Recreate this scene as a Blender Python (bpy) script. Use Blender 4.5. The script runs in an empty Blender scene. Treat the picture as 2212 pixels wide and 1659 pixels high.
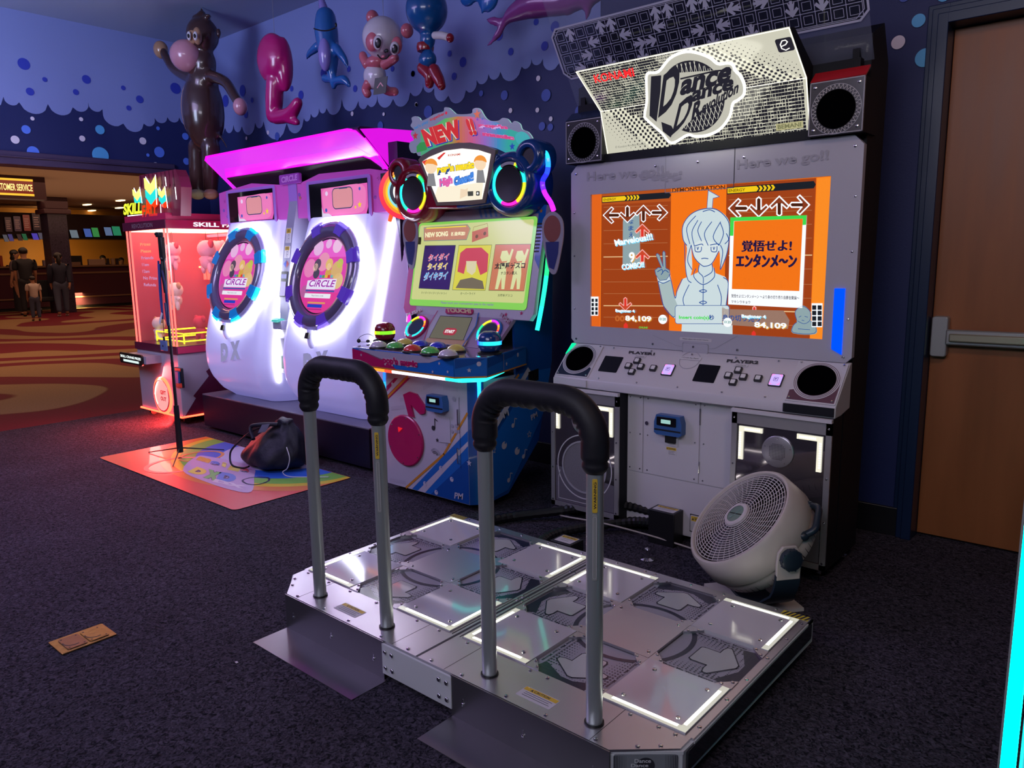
import bpy, bmesh, math, random
from mathutils import Vector, Matrix
from math import sin, cos, pi, radians, tan, atan2, hypot
random.seed(7)
SC = bpy.context.scene
COL = SC.collection

# ------------------------------------------------------------------ camera
IW, IH, FPX = 2212, 1659, 1635.74
CAMP = Vector((1.5306, -1.4960, 1.2454))
YAW, PITCH, ROLL = 0.712411, 0.164898, -0.014683
_f = Vector((-sin(YAW)*cos(PITCH), cos(YAW)*cos(PITCH), -sin(PITCH)))
_r = Vector((cos(YAW), sin(YAW), 0)); _u = _r.cross(_f)
RX = cos(ROLL)*_r + sin(ROLL)*_u
UP = -sin(ROLL)*_r + cos(ROLL)*_u
cam_d = bpy.data.cameras.new('camera'); cam = bpy.data.objects.new('camera', cam_d); COL.objects.link(cam)
m = Matrix((RX, UP, -_f)).transposed().to_4x4(); m.translation = CAMP
cam.matrix_world = m
cam_d.sensor_fit = 'HORIZONTAL'; cam_d.sensor_width = 36.0; cam_d.lens = 36.0*FPX/IW
cam_d.clip_start = 0.02; cam_d.clip_end = 100
SC.camera = cam

# ------------------------------------------------------------------ exposure, world, area lamps
SC.view_settings.view_transform = 'Standard'; SC.view_settings.look = 'None'
SC.view_settings.gamma = 1.0; SC.view_settings.exposure = 0.0; SC.view_settings.use_curve_mapping = False
wd = bpy.data.worlds.new('world'); SC.world = wd; wd.use_nodes = True
bg = wd.node_tree.nodes['Background']; bg.inputs[0].default_value = (0.35, 0.36, 0.62, 1); bg.inputs[1].default_value = 0.012

def lamp(name, loc, target, sx, sy, power, color, spread=180):
    l = bpy.data.lights.new(name, 'AREA'); l.shape = 'RECTANGLE'; l.size = sx; l.size_y = sy
    l.energy = power; l.color = color; l.spread = radians(spread)
    o = bpy.data.objects.new(name, l); COL.objects.link(o); o.location = loc
    o.rotation_euler = (Vector(target)-Vector(loc)).to_track_quat('-Z', 'Y').to_euler()
    return o
lamp('front_fill_lamp', (0.9, -3.2, 3.0), (0.2, 1.2, 0.9), 2.6, 1.2, 80, (0.84, 0.82, 1.0))  # unseen soft fill behind the camera, added as general ambient light
lamp('left_fill_lamp', (-3.2, -1.6, 2.35), (-4.9, 0.5, 2.95), 1.0, 1.0, 36, (0.58, 0.68, 1.0), 150)  # unseen bluish fill, hung low and aimed up to brighten wall and ceiling
lamp('door_fill_lamp', (1.9, -0.6, 3.0), (1.3, 2.1, 1.1), 0.5, 0.5, 8, (1.0, 0.66, 0.46), 120)  # unseen warm fill, added to brighten the door side
lamp('middle_fill_lamp', (-3.0, -1.3, 3.0), (-2.8, 0.2, 0.1), 2.0, 1.2, 50, (0.66, 0.50, 1.0), 150)  # unseen purple fill, added for the twin cabinet's glow on the floor
lamp('hall_lamp_near', (-10.5, 2.0, 2.85), (-10.5, 2.0, 0), 5.0, 5.0, 130, (1.0, 0.58, 0.36))
lamp('hall_upward_fill', (-16, 6.0, 2.0), (-16, 6.0, 3), 8.0, 8.0, 60, (1.0, 0.64, 0.40))  # unseen upward lamp, added to brighten the hall ceiling
lamp('hall_lamp_far', (-17.5, 5.5, 2.85), (-17.5, 5.5, 0), 6.0, 6.0, 110, (1.0, 0.58, 0.36))
lamp('counter_lamp', (-23.6, 7.0, 2.3), (-25.0, 7.0, 1.4), 0.3, 12.0, 260, (1.0, 0.66, 0.26))
# ------------------------------------------------------------------ materials
MC = {}
def s2l(c): return tuple(((x/12.92) if x <= 0.04045 else ((x+0.055)/1.055)**2.4) for x in c)
def hx(h):
    h = h.lstrip('#'); return s2l(tuple(int(h[i:i+2], 16)/255 for i in (0, 2, 4)))
def mat(name, col, rough=0.5, metal=0.0, spec=None, alpha=None, coat=0.0, var=0.0, vscale=8.0, bump=0.0, bscale=200.0, trans=0.0, stretch=None):
    if name in MC: return MC[name]
    if isinstance(col, str): col = hx(col)
    M = bpy.data.materials.new(name); M.use_nodes = True; MC[name] = M
    nt = M.node_tree; b = nt.nodes['Principled BSDF']
    b.inputs['Base Color'].default_value = (*col, 1); b.inputs['Roughness'].default_value = rough
    b.inputs['Metallic'].default_value = metal
    if spec is not None: b.inputs['Specular IOR Level'].default_value = spec
    if coat: b.inputs['Coat Weight'].default_value = coat; b.inputs['Coat Roughness'].default_value = 0.05
    if alpha is not None: b.inputs['Alpha'].default_value = alpha
    if trans: b.inputs['Transmission Weight'].default_value = trans
    if var or bump:
        tc = nt.nodes.new('ShaderNodeTexCoord'); mp = nt.nodes.new('ShaderNodeMapping')
        nt.links.new(tc.outputs['Object'], mp.inputs[0])
        if stretch: mp.inputs['Scale'].default_value = stretch
    if var:
        n = nt.nodes.new('ShaderNodeTexNoise'); n.inputs['Scale'].default_value = vscale; n.inputs['Detail'].default_value = 5
        nt.links.new(mp.outputs[0], n.inputs[0])
        mx = nt.nodes.new('ShaderNodeMix'); mx.data_type = 'RGBA'
        mx.inputs[6].default_value = (*[c*(1-var) for c in col], 1); mx.inputs[7].default_value = (*[min(1, c*(1+var)) for c in col], 1)
        nt.links.new(n.outputs[0], mx.inputs[0]); nt.links.new(mx.outputs[2], b.inputs['Base Color'])
        mr = nt.nodes.new('ShaderNodeMapRange'); mr.inputs[3].default_value = max(0.02, rough-0.08); mr.inputs[4].default_value = rough+0.08
        nt.links.new(n.outputs[0], mr.inputs[0]); nt.links.new(mr.outputs[0], b.inputs['Roughness'])
    if bump:
        n2 = nt.nodes.new('ShaderNodeTexNoise'); n2.inputs['Scale'].default_value = bscale; n2.inputs['Detail'].default_value = 3
        nt.links.new(mp.outputs[0], n2.inputs[0])
        bp = nt.nodes.new('ShaderNodeBump'); bp.inputs['Strength'].default_value = bump; bp.inputs['Distance'].default_value = 0.004
        nt.links.new(n2.outputs[0], bp.inputs['Height']); nt.links.new(bp.outputs[0], b.inputs['Normal'])
    return M
def em(col, s=1.0, name=None):
    k = name or 'glow_%s_%g' % (col if isinstance(col, str) else '_'.join('%.2f' % c for c in col), s)
    if k in MC: return MC[k]
    c = hx(col) if isinstance(col, str) else col
    M = bpy.data.materials.new(k); M.use_nodes = True; MC[k] = M
    nt = M.node_tree; b = nt.nodes['Principled BSDF']
    b.inputs['Base Color'].default_value = (*[x*0.12 for x in c], 1); b.inputs['Roughness'].default_value = 0.15
    b.inputs['Emission Color'].default_value = (*c, 1); b.inputs['Emission Strength'].default_value = s
    return M
def clear(name, col, alpha, rough=0.05):
    if name in MC: return MC[name]
    M = bpy.data.materials.new(name); M.use_nodes = True; MC[name] = M
    nt = M.node_tree; b = nt.nodes['Principled BSDF']
    b.inputs['Base Color'].default_value = (*hx(col), 1); b.inputs['Roughness'].default_value = rough
    b.inputs['Alpha'].default_value = alpha
    return M
import colorsys
def rb(t, s=2.0):                       # rainbow led colour
    c = colorsys.hsv_to_rgb(t % 1.0, 1.0, 1.0); return em(tuple(0.02+0.98*x**1.6 for x in c), s, 'led_hue_%02d_%g' % (round((t % 1)*24), s))

# ------------------------------------------------------------------ frames and mesh builder
class Fr:
    def __init__(s, O, ex=(1, 0, 0), ey=(0, 0, 1)):
        s.O = Vector(O); s.ex = Vector(ex).normalized(); s.ey = Vector(ey).normalized(); s.n = s.ex.cross(s.ey).normalized()
    def w(s, a, b, h=0.0): return s.O + s.ex*a + s.ey*b + s.n*h
    def px(s, u, v, h=0.0):             # where a line of sight meets this plane, in plane units
        d = RX*((u-IW/2)/FPX) - UP*((v-IH/2)/FPX) + _f
        t = (s.O + s.n*h - CAMP).dot(s.n)/d.dot(s.n); P = CAMP + d*t - s.O
        return (P.dot(s.ex), P.dot(s.ey))
    def pts(s, L, crop=None):
        if crop: L = [crop(*p) for p in L]
        return [s.px(*p) for p in L]
def FY(y, x=0.0, z=0.0): return Fr((x, y, z))
def FX(x): return Fr((x, 0, 0), (0, 1, 0), (0, 0, 1))       # facing +X
def FZ(z): return Fr((0, 0, z), (1, 0, 0), (0, 1, 0))
def crop(ox, oy, s): return lambda x, y: (ox+x/s, oy+y/s)
def at(u, v, axis, val):
    d = RX*((u-IW/2)/FPX) - UP*((v-IH/2)/FPX) + _f
    t = (val-CAMP[axis])/d[axis]; return CAMP + d*t
TXC = {}
def text_geo(s, bold=0.0, sp=1.0):
    k = (s, bold, sp)
    if k in TXC: return TXC[k]
    cu = bpy.data.curves.new('lettering', 'FONT'); cu.body = s; cu.offset = bold; cu.size = 1.0; cu.space_character = sp
    cu.resolution_u = 3
    ob = bpy.data.objects.new('lettering', cu); COL.objects.link(ob)
    bpy.context.view_layer.update()
    me = bpy.data.meshes.new_from_object(ob)
    vs = [v.co.copy() for v in me.vertices]; fs = [tuple(p.vertices) for p in me.polygons]
    bpy.data.objects.remove(ob); bpy.data.curves.remove(cu); bpy.data.meshes.remove(me)
    if vs:
        x0 = min(v.x for v in vs); x1 = max(v.x for v in vs); y0 = min(v.y for v in vs); y1 = max(v.y for v in vs)
        vs = [((v.x-x0)/max(1e-6, x1-x0), (v.y-y0)/max(1e-6, y1-y0)) for v in vs]
        asp = (x1-x0)/max(1e-6, (y1-y0))
    else: asp = 1
    TXC[k] = (vs, fs, asp); return TXC[k]
WL = {}
class B:
    def __init__(s): s.v = []; s.f = []; s.mi = []; s.ms = []
    def m(s, M):
        if M not in s.ms: s.ms.append(M)
        return s.ms.index(M)
    def add(s, vs, fs, M):
        o = len(s.v); s.v += [Vector(x) for x in vs]; i = s.m(M)
        for f in fs: s.f.append(tuple(o+k for k in f)); s.mi.append(i)
        return s
    def box(s, x0, x1, y0, y1, z0, z1, M, fr=None):
        P = [(x, y, z) for x in (x0, x1) for y in (y0, y1) for z in (z0, z1)]
        if fr: P = [fr.w(*p) for p in P]
        return s.add(P, [(0, 1, 3, 2), (4, 6, 7, 5), (0, 4, 5, 1), (2, 3, 7, 6), (0, 2, 6, 4), (1, 5, 7, 3)], M)
    def poly(s, fr, pts, M, h=0.001): return s.add([fr.w(a, b, h) for a, b in pts], [tuple(range(len(pts)))], M)
    def prism(s, fr, pts, h0, h1, M, Ms=None):
        n = len(pts); Ms = Ms or M
        s.add([fr.w(a, b, h1) for a, b in pts], [tuple(range(n))], M)
        s.add([fr.w(a, b, h0) for a, b in pts], [tuple(reversed(range(n)))], Ms)
        s.add([fr.w(a, b, h0) for a, b in pts]+[fr.w(a, b, h1) for a, b in pts], [(i, (i+1) % n, n+(i+1) % n, n+i) for i in range(n)], Ms)
        return s
    def disc(s, fr, c, r, M, h=0.001, n=32, ry=None):
        ry = ry or r
        return s.poly(fr, [(c[0]+r*cos(2*pi*i/n), c[1]+ry*sin(2*pi*i/n)) for i in range(n)], M, h)
    def cyl(s, fr, c, r, h0, h1, M, n=32, Ms=None): return s.prism(fr, [(c[0]+r*cos(2*pi*i/n), c[1]+r*sin(2*pi*i/n)) for i in range(n)], h0, h1, M, Ms)
    def ring(s, fr, c, r0, r1, M, h0=0.0, h1=0.001, n=48, a0=0, a1=2*pi):
        full = abs(a1-a0-2*pi) < 1e-6; k = n if full else n+1
        A = [a0+(a1-a0)*i/n for i in range(k)]; V = []
        for a in A:
            for (r, h) in ((r0, h0), (r0, h1), (r1, h1), (r1, h0)): V.append(fr.w(c[0]+r*cos(a), c[1]+r*sin(a), h))
        F = []
        for i in range(n if full else n):
            j = (i+1) % k
            for q in range(4):
                q2 = (q+1) % 4; F.append((4*i+q, 4*j+q, 4*j+q2, 4*i+q2))
        if not full: F += [(0, 1, 2, 3), tuple(4*(k-1)+q for q in (3, 2, 1, 0))]
        return s.add(V, F, M)
    def stroke(s, fr, pts, w, M, h=0.0015, closed=False):
        P = [Vector(p) for p in pts]; n = len(P)
        if closed: P.append(P[0])
        for i in range(len(P)-1):
            a, b = P[i], P[i+1]; d = b-a
            if d.length < 1e-7: continue
            d.normalize(); q = Vector((-d.y, d.x))*w/2; a2 = a-d*w*0.3; b2 = b+d*w*0.3
            s.add([fr.w(*(a2+q), h), fr.w(*(a2-q), h), fr.w(*(b2-q), h), fr.w(*(b2+q), h)], [(0, 1, 2, 3)], M)
        return s
    def lathe(s, fr, c, prof, M, n=32, sx=1.0, sy=1.0, cap=True):
        V = []; F = []
        for (r, h) in prof:
            for i in range(n): V.append(fr.w(c[0]+sx*r*cos(2*pi*i/n), c[1]+sy*r*sin(2*pi*i/n), h))
        for k in range(len(prof)-1):
            for i in range(n): F.append((k*n+i, k*n+(i+1) % n, (k+1)*n+(i+1) % n, (k+1)*n+i))
        if cap and prof[-1][0] > 1e-5: F.append(tuple((len(prof)-1)*n+i for i in range(n)))
        if cap and prof[0][0] > 1e-5: F.append(tuple(reversed(range(n))))
        return s.add(V, F, M)
    def ell(s, c, r, M, n=20, R=None):
        V = []; F = []; k = n//2
        for j in range(k+1):
            t = pi*j/k
            for i in range(n):
                p = Vector((r[0]*sin(t)*cos(2*pi*i/n), r[1]*sin(t)*sin(2*pi*i/n), r[2]*cos(t)))
                if R: p = R @ p
                V.append(Vector(c)+p)
        for j in range(k):
            for i in range(n): F.append((j*n+i, (j+1)*n+i, (j+1)*n+(i+1) % n, j*n+(i+1) % n))
        return s.add(V, F, M)
    def tube(s, path, r, M, n=12, closed=False, cap=True):
        P = [Vector(p) for p in path]; k = len(P); R = r if isinstance(r, (list, tuple)) else [r]*k
        V = []; F = []; up = None
        for i in range(k):
            a = P[(i-1) % k] if (closed or i > 0) else P[0]; b = P[(i+1) % k] if (closed or i < k-1) else P[-1]
            t = (b-a).normalized()
            if up is None: up = t.orthogonal().normalized()
            up = (up - t*up.dot(t))
            if up.length < 1e-6: up = t.orthogonal()
            up.normalize(); sd = t.cross(up)
            for j in range(n):
                an = 2*pi*j/n; V.append(P[i]+(up*cos(an)+sd*sin(an))*R[i])
        for i in range(k if closed else k-1):
            i2 = (i+1) % k
            for j in range(n): F.append((i*n+j, i*n+(j+1) % n, i2*n+(j+1) % n, i2*n+j))
        if cap and not closed: F += [tuple(reversed(range(n))), tuple((k-1)*n+j for j in range(n))]
        return s.add(V, F, M)
    def grid(s, fn, nu, nv, M, us=(0, 1), vs=(0, 1)):
        V = [fn(us[0]+(us[1]-us[0])*i/nu, vs[0]+(vs[1]-vs[0])*j/nv) for j in range(nv+1) for i in range(nu+1)]
        return s.add(V, [(j*(nu+1)+i, j*(nu+1)+i+1, (j+1)*(nu+1)+i+1, (j+1)*(nu+1)+i) for j in range(nv) for i in range(nu)], M)
    def text(s, fr, t, bl, br, M, hgt=None, tl=None, h=0.002, bold=0.0, sp=1.0):
        # lettering from bl to br (plane units); height hgt or the top-left corner tl
        vs, fs, asp = text_geo(t, bold, sp); bl = Vector(bl); br = Vector(br); e = br-bl
        if tl is not None: q = Vector(tl)-bl
        else:
            hh = hgt if hgt else e.length/asp
            q = Vector((-e.y, e.x)).normalized()*hh
        return s.add([fr.w(*(bl+e*x+q*y), h) for x, y in vs], fs, M)
    def tpx(s, fr, t, bl, br, tl, M, h=0.002, bold=0.0, cr=None, sp=1.0):
        P = [fr.px(*(cr(*p) if cr else p)) for p in (bl, br, tl)]
        return s.text(fr, t, P[0], P[1], M, tl=P[2], h=h, bold=bold, sp=sp)
    def build(s, name, parent=None, smooth=35, bev=0, kind=None, seg=2):
        me = bpy.data.meshes.new(name); o = bpy.data.objects.new(name, me); COL.objects.link(o)
        if parent is not None: org = WL[parent.name]; o.parent = parent
        else:
            xs = [v.x for v in s.v]; ys = [v.y for v in s.v]; zs = [v.z for v in s.v]
            org = Vector(((min(xs)+max(xs))/2, (min(ys)+max(ys))/2, min(zs))); o.location = org
        me.from_pydata([v-org for v in s.v], [], s.f)
        for M in s.ms: me.materials.append(M)
        me.polygons.foreach_set('material_index', s.mi); me.update()
        if smooth:
            me.shade_smooth(); me.set_sharp_from_angle(angle=radians(smooth))
        if bev:
            bm = bmesh.new(); bm.from_mesh(me); bmesh.ops.remove_doubles(bm, verts=bm.verts, dist=1e-5); bm.to_mesh(me); bm.free()
            md = o.modifiers.new('bevel', 'BEVEL'); md.width = bev; md.segments = seg; md.limit_method = 'ANGLE'; md.angle_limit = radians(40)
            me.shade_smooth(); md.harden_normals = False; me.set_sharp_from_angle(angle=radians(50))
        WL[o.name] = Vector(org)
        if kind: o['kind'] = kind
        return o
def thing(name, label, cat, loc, group=None):
    o = bpy.data.objects.new(name, None); COL.objects.link(o); o.location = loc; o.empty_display_size = 0.1
    WL[o.name] = Vector(loc); o['label'] = label; o['category'] = cat
    if group: o['group'] = group
    return o
def tag(o, label, cat, group=None):
    o['label'] = label; o['category'] = cat
    if group: o['group'] = group
    return o
def kids(o): return [c for c in bpy.data.objects if c.parent is o]
def dup(o, off, label=None, parent=None):
    c = o.copy(); COL.objects.link(c)
    if parent is not None: c.parent = parent
    else: c.location = Vector(o.location)+Vector(off)
    WL[c.name] = WL[o.name]+Vector(off)
    if label: c['label'] = label
    for k in kids(o): dup(k, off, None, c)
    return c
def star(c, r, n=5, k=0.42, rot=pi/2): return [(c[0]+(r if i % 2 == 0 else r*k)*cos(rot+pi*i/n), c[1]+(r if i % 2 == 0 else r*k)*sin(rot+pi*i/n)) for i in range(2*n)]
def rrect(x0, x1, y0, y1, r, n=5):
    P = []
    for cx, cy, a in ((x1-r, y1-r, 0), (x0+r, y1-r, pi/2), (x0+r, y0+r, pi), (x1-r, y0+r, 3*pi/2)):
        P += [(cx+r*cos(a+pi/2*i/n), cy+r*sin(a+pi/2*i/n)) for i in range(n+1)]
    return P
def spline(P, n=6, closed=False):
    P = [Vector(p) for p in P]; k = len(P); out = []
    for i in range(k if closed else k-1):
        p0 = P[(i-1) % k] if closed or i > 0 else P[0]; p1 = P[i]; p2 = P[(i+1) % k]; p3 = P[(i+2) % k] if closed or i < k-2 else P[-1]
        for j in range(n):
            t = j/n; out.append(0.5*((2*p1)+(p2-p0)*t+(2*p0-5*p1+4*p2-p3)*t*t+(3*p1-p0-3*p2+p3)*t**3))
    if not closed: out.append(P[-1])
    return out

# common materials
STEEL = mat('brushed_steel', (0.62, 0.61, 0.64), 0.34, 0.92, var=0.08, vscale=5)
STEELD = mat('steel_sheet', (0.27, 0.265, 0.28), 0.36, 0.9, var=0.08, vscale=5)
CHROME = mat('chrome', (0.75, 0.75, 0.78), 0.12, 1.0)
PIPE = mat('satin_pipe', (0.42, 0.46, 0.46), 0.36, 0.55)
VOID = mat('matte_black_mesh', (0.001, 0.001, 0.0015), 1.0, spec=0.0)
BLACK = mat('black_plastic', (0.006, 0.006, 0.008), 0.45)
BLKG = mat('black_gloss', (0.006, 0.006, 0.009), 0.08)
WHT = mat('white_paint', (0.58, 0.56, 0.61), 0.38)
SCREW = mat('screw_metal', (0.6, 0.6, 0.62), 0.2, 1.0)
INK = mat('dark_ink', (0.03, 0.03, 0.04), 0.5)
YEL = mat('warning_yellow', '#d8b53a', 0.5)
PAPER = mat('label_paper', '#c9c6cc', 0.6)
def warn(b, fr, x0, x1, y0, y1, h, title='CAUTION', lines=4):
    b.prism(fr, rrect(x0, x1, y0, y1, (y1-y0)*0.06), 0, h, PAPER)
    t = (y1-y0)
    b.poly(fr, [(x0+t*.05, y1-t*.36), (x1-t*.05, y1-t*.36), (x1-t*.05, y1-t*.05), (x0+t*.05, y1-t*.05)], YEL, h+.0004)
    w = min(x1-x0-t*.4, t*1.1); xm = (x0+x1)/2
    b.text(fr, title, (xm-w*.42, y1-t*.30), (xm+w*.55, y1-t*.30), INK, hgt=t*.19, h=h+.0008, bold=.02)
    b.poly(fr, [(xm-w*.62, y1-t*.30), (xm-w*.46, y1-t*.30), (xm-w*.54, y1-t*.12)], INK, h+.0008)
    for i in range(lines):
        y = y1-t*.46-i*t*.48/lines
        b.poly(fr, [(x0+t*.3, y-t*.035), (x1-t*(.2+.13*(i % 2)), y-t*.035), (x1-t*(.2+.13*(i % 2)), y), (x0+t*.3, y)], INK, h+.0004)
# ================================================================== ROOM
CEIL, WY, LX = 3.10, 2.05, -5.10
def carpet_arcade():
    M = bpy.data.materials.new('arcade_carpet'); M.use_nodes = True; nt = M.node_tree; b = nt.nodes['Principled BSDF']
    tc = nt.nodes.new('ShaderNodeTexCoord')
    n = nt.nodes.new('ShaderNodeTexNoise'); n.inputs['Scale'].default_value = 75; n.inputs['Detail'].default_value = 6; n.inputs['Distortion'].default_value = 1.5
    v = nt.nodes.new('ShaderNodeTexVoronoi'); v.inputs['Scale'].default_value = 85
    n2 = nt.nodes.new('ShaderNodeTexNoise'); n2.inputs['Scale'].default_value = 3.0
    for q in (n, v, n2): nt.links.new(tc.outputs['Object'], q.inputs['Vector'])
    r = nt.nodes.new('ShaderNodeValToRGB'); e = r.color_ramp.elements
    e[0].position = 0.36; e[0].color = (0.005, 0.006, 0.011, 1); e[1].position = 0.64; e[1].color = (0.096, 0.082, 0.118, 1)
    nt.links.new(n.outputs[0], r.inputs[0])
    mx = nt.nodes.new('ShaderNodeMix'); mx.data_type = 'RGBA'; mx.blend_type = 'MULTIPLY'; mx.inputs[0].default_value = 0.5
    nt.links.new(r.outputs[0], mx.inputs[6]); nt.links.new(n2.outputs[0], mx.inputs[7]); nt.links.new(mx.outputs[2], b.inputs['Base Color'])
    b.inputs['Roughness'].default_value = 0.95; b.inputs['Specular IOR Level'].default_value = 0.15
    ad = nt.nodes.new('ShaderNodeMath'); ad.operation = 'ADD'; nt.links.new(n.outputs[0], ad.inputs[0]); nt.links.new(v.outputs[0], ad.inputs[1])
    bp = nt.nodes.new('ShaderNodeBump'); bp.inputs['Strength'].default_value = 0.65; bp.inputs['Distance'].default_value = 0.005
    nt.links.new(ad.outputs[0], bp.inputs['Height']); nt.links.new(bp.outputs[0], b.inputs['Normal'])
    return M
def carpet_hall():
    M = bpy.data.materials.new('hall_carpet'); M.use_nodes = True; nt = M.node_tree; b = nt.nodes['Principled BSDF']
    tc = nt.nodes.new('ShaderNodeTexCoord'); mp = nt.nodes.new('ShaderNodeMapping'); nt.links.new(tc.outputs['Object'], mp.inputs[0])
    mp.inputs['Rotation'].default_value = (0, 0, 0.5)
    w = nt.nodes.new('ShaderNodeTexWave'); w.inputs['Scale'].default_value = 0.13; w.inputs['Distortion'].default_value = 3.0
    w.inputs['Detail'].default_value = 2.0; w.inputs['Detail Scale'].default_value = 0.35
    nz = nt.nodes.new('ShaderNodeTexNoise'); nz.inputs['Scale'].default_value = 0.20; nz.inputs['Detail'].default_value = 1.5; nt.links.new(tc.outputs['Object'], nz.inputs['Vector'])
    vm = nt.nodes.new('ShaderNodeVectorMath'); vm.operation = 'MULTIPLY_ADD'; vm.inputs[1].default_value = (15, 15, 0); nt.links.new(nz.outputs['Color'], vm.inputs[0]); nt.links.new(mp.outputs[0], vm.inputs[2])
    nt.links.new(vm.outputs[0], w.inputs['Vector'])
    r = nt.nodes.new('ShaderNodeValToRGB'); e = r.color_ramp.elements
    e[0].position = 0.42; e[0].color = (0.17, 0.006, 0.022, 1); e[1].position = 0.55; e[1].color = (0.34, 0.19, 0.09, 1)
    x = e.new(0.48); x.color = (0.16, 0.015, 0.015, 1)
    nt.links.new(w.outputs[0], r.inputs[0])
    n = nt.nodes.new('ShaderNodeTexNoise'); n.inputs['Scale'].default_value = 60; nt.links.new(tc.outputs['Object'], n.inputs['Vector'])
    mx = nt.nodes.new('ShaderNodeMix'); mx.data_type = 'RGBA'; mx.blend_type = 'MULTIPLY'; mx.inputs[0].default_value = 0.5
    nt.links.new(r.outputs[0], mx.inputs[6]); nt.links.new(n.outputs[0], mx.inputs[7]); nt.links.new(mx.outputs[2], b.inputs['Base Color'])
    b.inputs['Roughness'].default_value = 0.9; b.inputs['Specular IOR Level'].default_value = 0.2
    return M
NAVY = mat('navy_wall_paint', (0.010, 0.018, 0.105), 0.55, bump=0.15, bscale=120)
CLOUD = mat('cloud_blue_paint', (0.22, 0.27, 0.58), 0.6, bump=0.1, bscale=120)
DOTD = mat('deep_blue_dot_paint', (0.03, 0.05, 0.46), 0.6)
DOTB = mat('sky_blue_dot_paint', (0.10, 0.22, 0.85), 0.5)
DOTA = mat('aqua_dot_paint', (0.10, 0.42, 0.80), 0.5)
DOTW = mat('pale_dot_paint', (0.75, 0.68, 0.80), 0.5)
b = B(); b.add([(LX, -6, 0), (3.4, -6, 0), (3.4, 3.0, 0), (LX, 3.0, 0)], [(0, 1, 2, 3)], carpet_arcade()); b.build('floor', kind='structure', smooth=0)
b = B(); b.add([(-27, -10, -0.004), (LX, -10, -0.004), (LX, 16, -0.004), (-27, 16, -0.004)], [(0, 1, 2, 3)], carpet_hall()); b.build('floor_hall', kind='structure', smooth=0)
CE = mat('ceiling_paint', (0.36, 0.42, 0.60), 0.8)
b = B(); b.box(LX, 3.4, -6, 3.0, CEIL, CEIL+0.1, CE); b.build('ceiling', kind='structure', smooth=0)

def clouds(b, fr, cusps, top, h=0.003, left=None, right=None):
    P = fr.pts(cusps); out = []
    for i in range(len(P)-1):
        a = Vector(P[i]); c = Vector(P[i+1]); d = c-a; q = Vector((d.y, -d.x))*0.42
        for k in range(8):
            t = k/8; out.append(a+d*t+q*(4*t*(1-t))**0.6*0.95)
    out.append(Vector(P[-1]))
    for i in range(len(out)-1):
        p, q = out[i], out[i+1]
        if q.x <= p.x+1e-5: q = Vector((p.x+1e-4, q.y)); out[i+1] = q
        b.poly(fr, [tuple(p), tuple(q), (q.x, top), (p.x, top)], CLOUD, h)
def dots(b, fr, L, M, h=0.006):
    for (u, v, w) in L:
        c = fr.px(u, v); r = abs(fr.px(u+w/2, v)[0]-fr.px(u-w/2, v)[0])/2; b.disc(fr, c, r, M, h, 24)
# back wall (door opening x 0.775..1.72, z 0..2.13)
fb = FY(WY)
b = B()
DX0, DX1, DZ = 0.775, 1.72, 2.135
for x0, x1, z0, z1 in ((LX-.15, DX0, 0, CEIL), (DX1, 3.4, 0, CEIL), (DX0, DX1, DZ, CEIL)): b.box(x0, x1, WY, WY+.22, z0, z1, NAVY)
c6 = crop(300, 0, 3.16); c4 = crop(860, 0, 5.027)
cusps = [(455, 262), (487, 276), (505, 270), (523, 273), (552, 265), (570, 262), (620, 266), (657, 256), (672, 246), (690, 234), (706, 234), (739, 214), (775, 218), (795, 226), (815, 205), (850, 214)]
cusps += [c4(*p) for p in [(135, 1005), (275, 885), (395, 960), (550, 1040), (740, 980), (855, 870), (985, 805), (1115, 780), (1345, 725), (1450, 640), (1575, 640), (1750, 690), (1990, 640), (2200, 560)]]
clouds(b, fb, cusps, CEIL)
dots(b, fb, [c6(712, 620)+(13,), c6(595, 690)+(13,), c6(777, 684)+(6,), c6(735, 780)+(9,), c6(1047, 606)+(7,), c6(1110, 650)+(11,), c6(1265, 500)+(13,), c6(1437, 472)+(8,), c6(1480, 606)+(9,), c6(1735, 470)+(8,), c6(1875, 504)+(9,), c4(167, 803)+(8,), c4(566, 584)+(9,), c4(711, 676)+(15,), c4(615, 830)+(11,), c4(1230, 563)+(12,), c4(1100, 380)+(18,), c4(1597, 502)+(15,), c4(1505, 240)+(11,), (1200, 58, 18)], DOTD)
dots(b, fb, [c4(908, 1015)+(9,), c4(1160, 1036)+(15,), c4(1612, 1036)+(20,), (846, 312, 12), (1190, 275, 12), (1172, 273, 14), (926, 242, 18), (823, 272, 12), (600, 295, 10), (1255, 242, 24), (1955, -8, 26)], mat('dim_blue_dot_paint', (0.05, 0.09, 0.42), 0.5))
dots(b, fb, [c4(204, 1137)+(5,), c4(1528, 853)+(9,), c6(885, 905)+(5,), c6(738, 944)+(4,), c6(1460, 777)+(6,), c6(1675, 780)+(5,), c6(1897, 713)+(6,), (1104, 239, 8), (1162, 238, 8), (1191, 257, 8), (807, 295, 9), (1941, 92, 30)], DOTW)
dots(b, fb, [(1998, 125, 42), (1985, 45, 30), (1861, 90, 34), (2040, -10, 30)], DOTA)
b.build('wall_back', kind='structure', smooth=0)
b = B(); b.box(LX, 0.72, WY-.015, WY, 0, 0.13, mat('black_baseboard', (0.008, 0.008, 0.012), 0.4)); b.build('baseboard_back', kind='structure', bev=.003)
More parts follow.
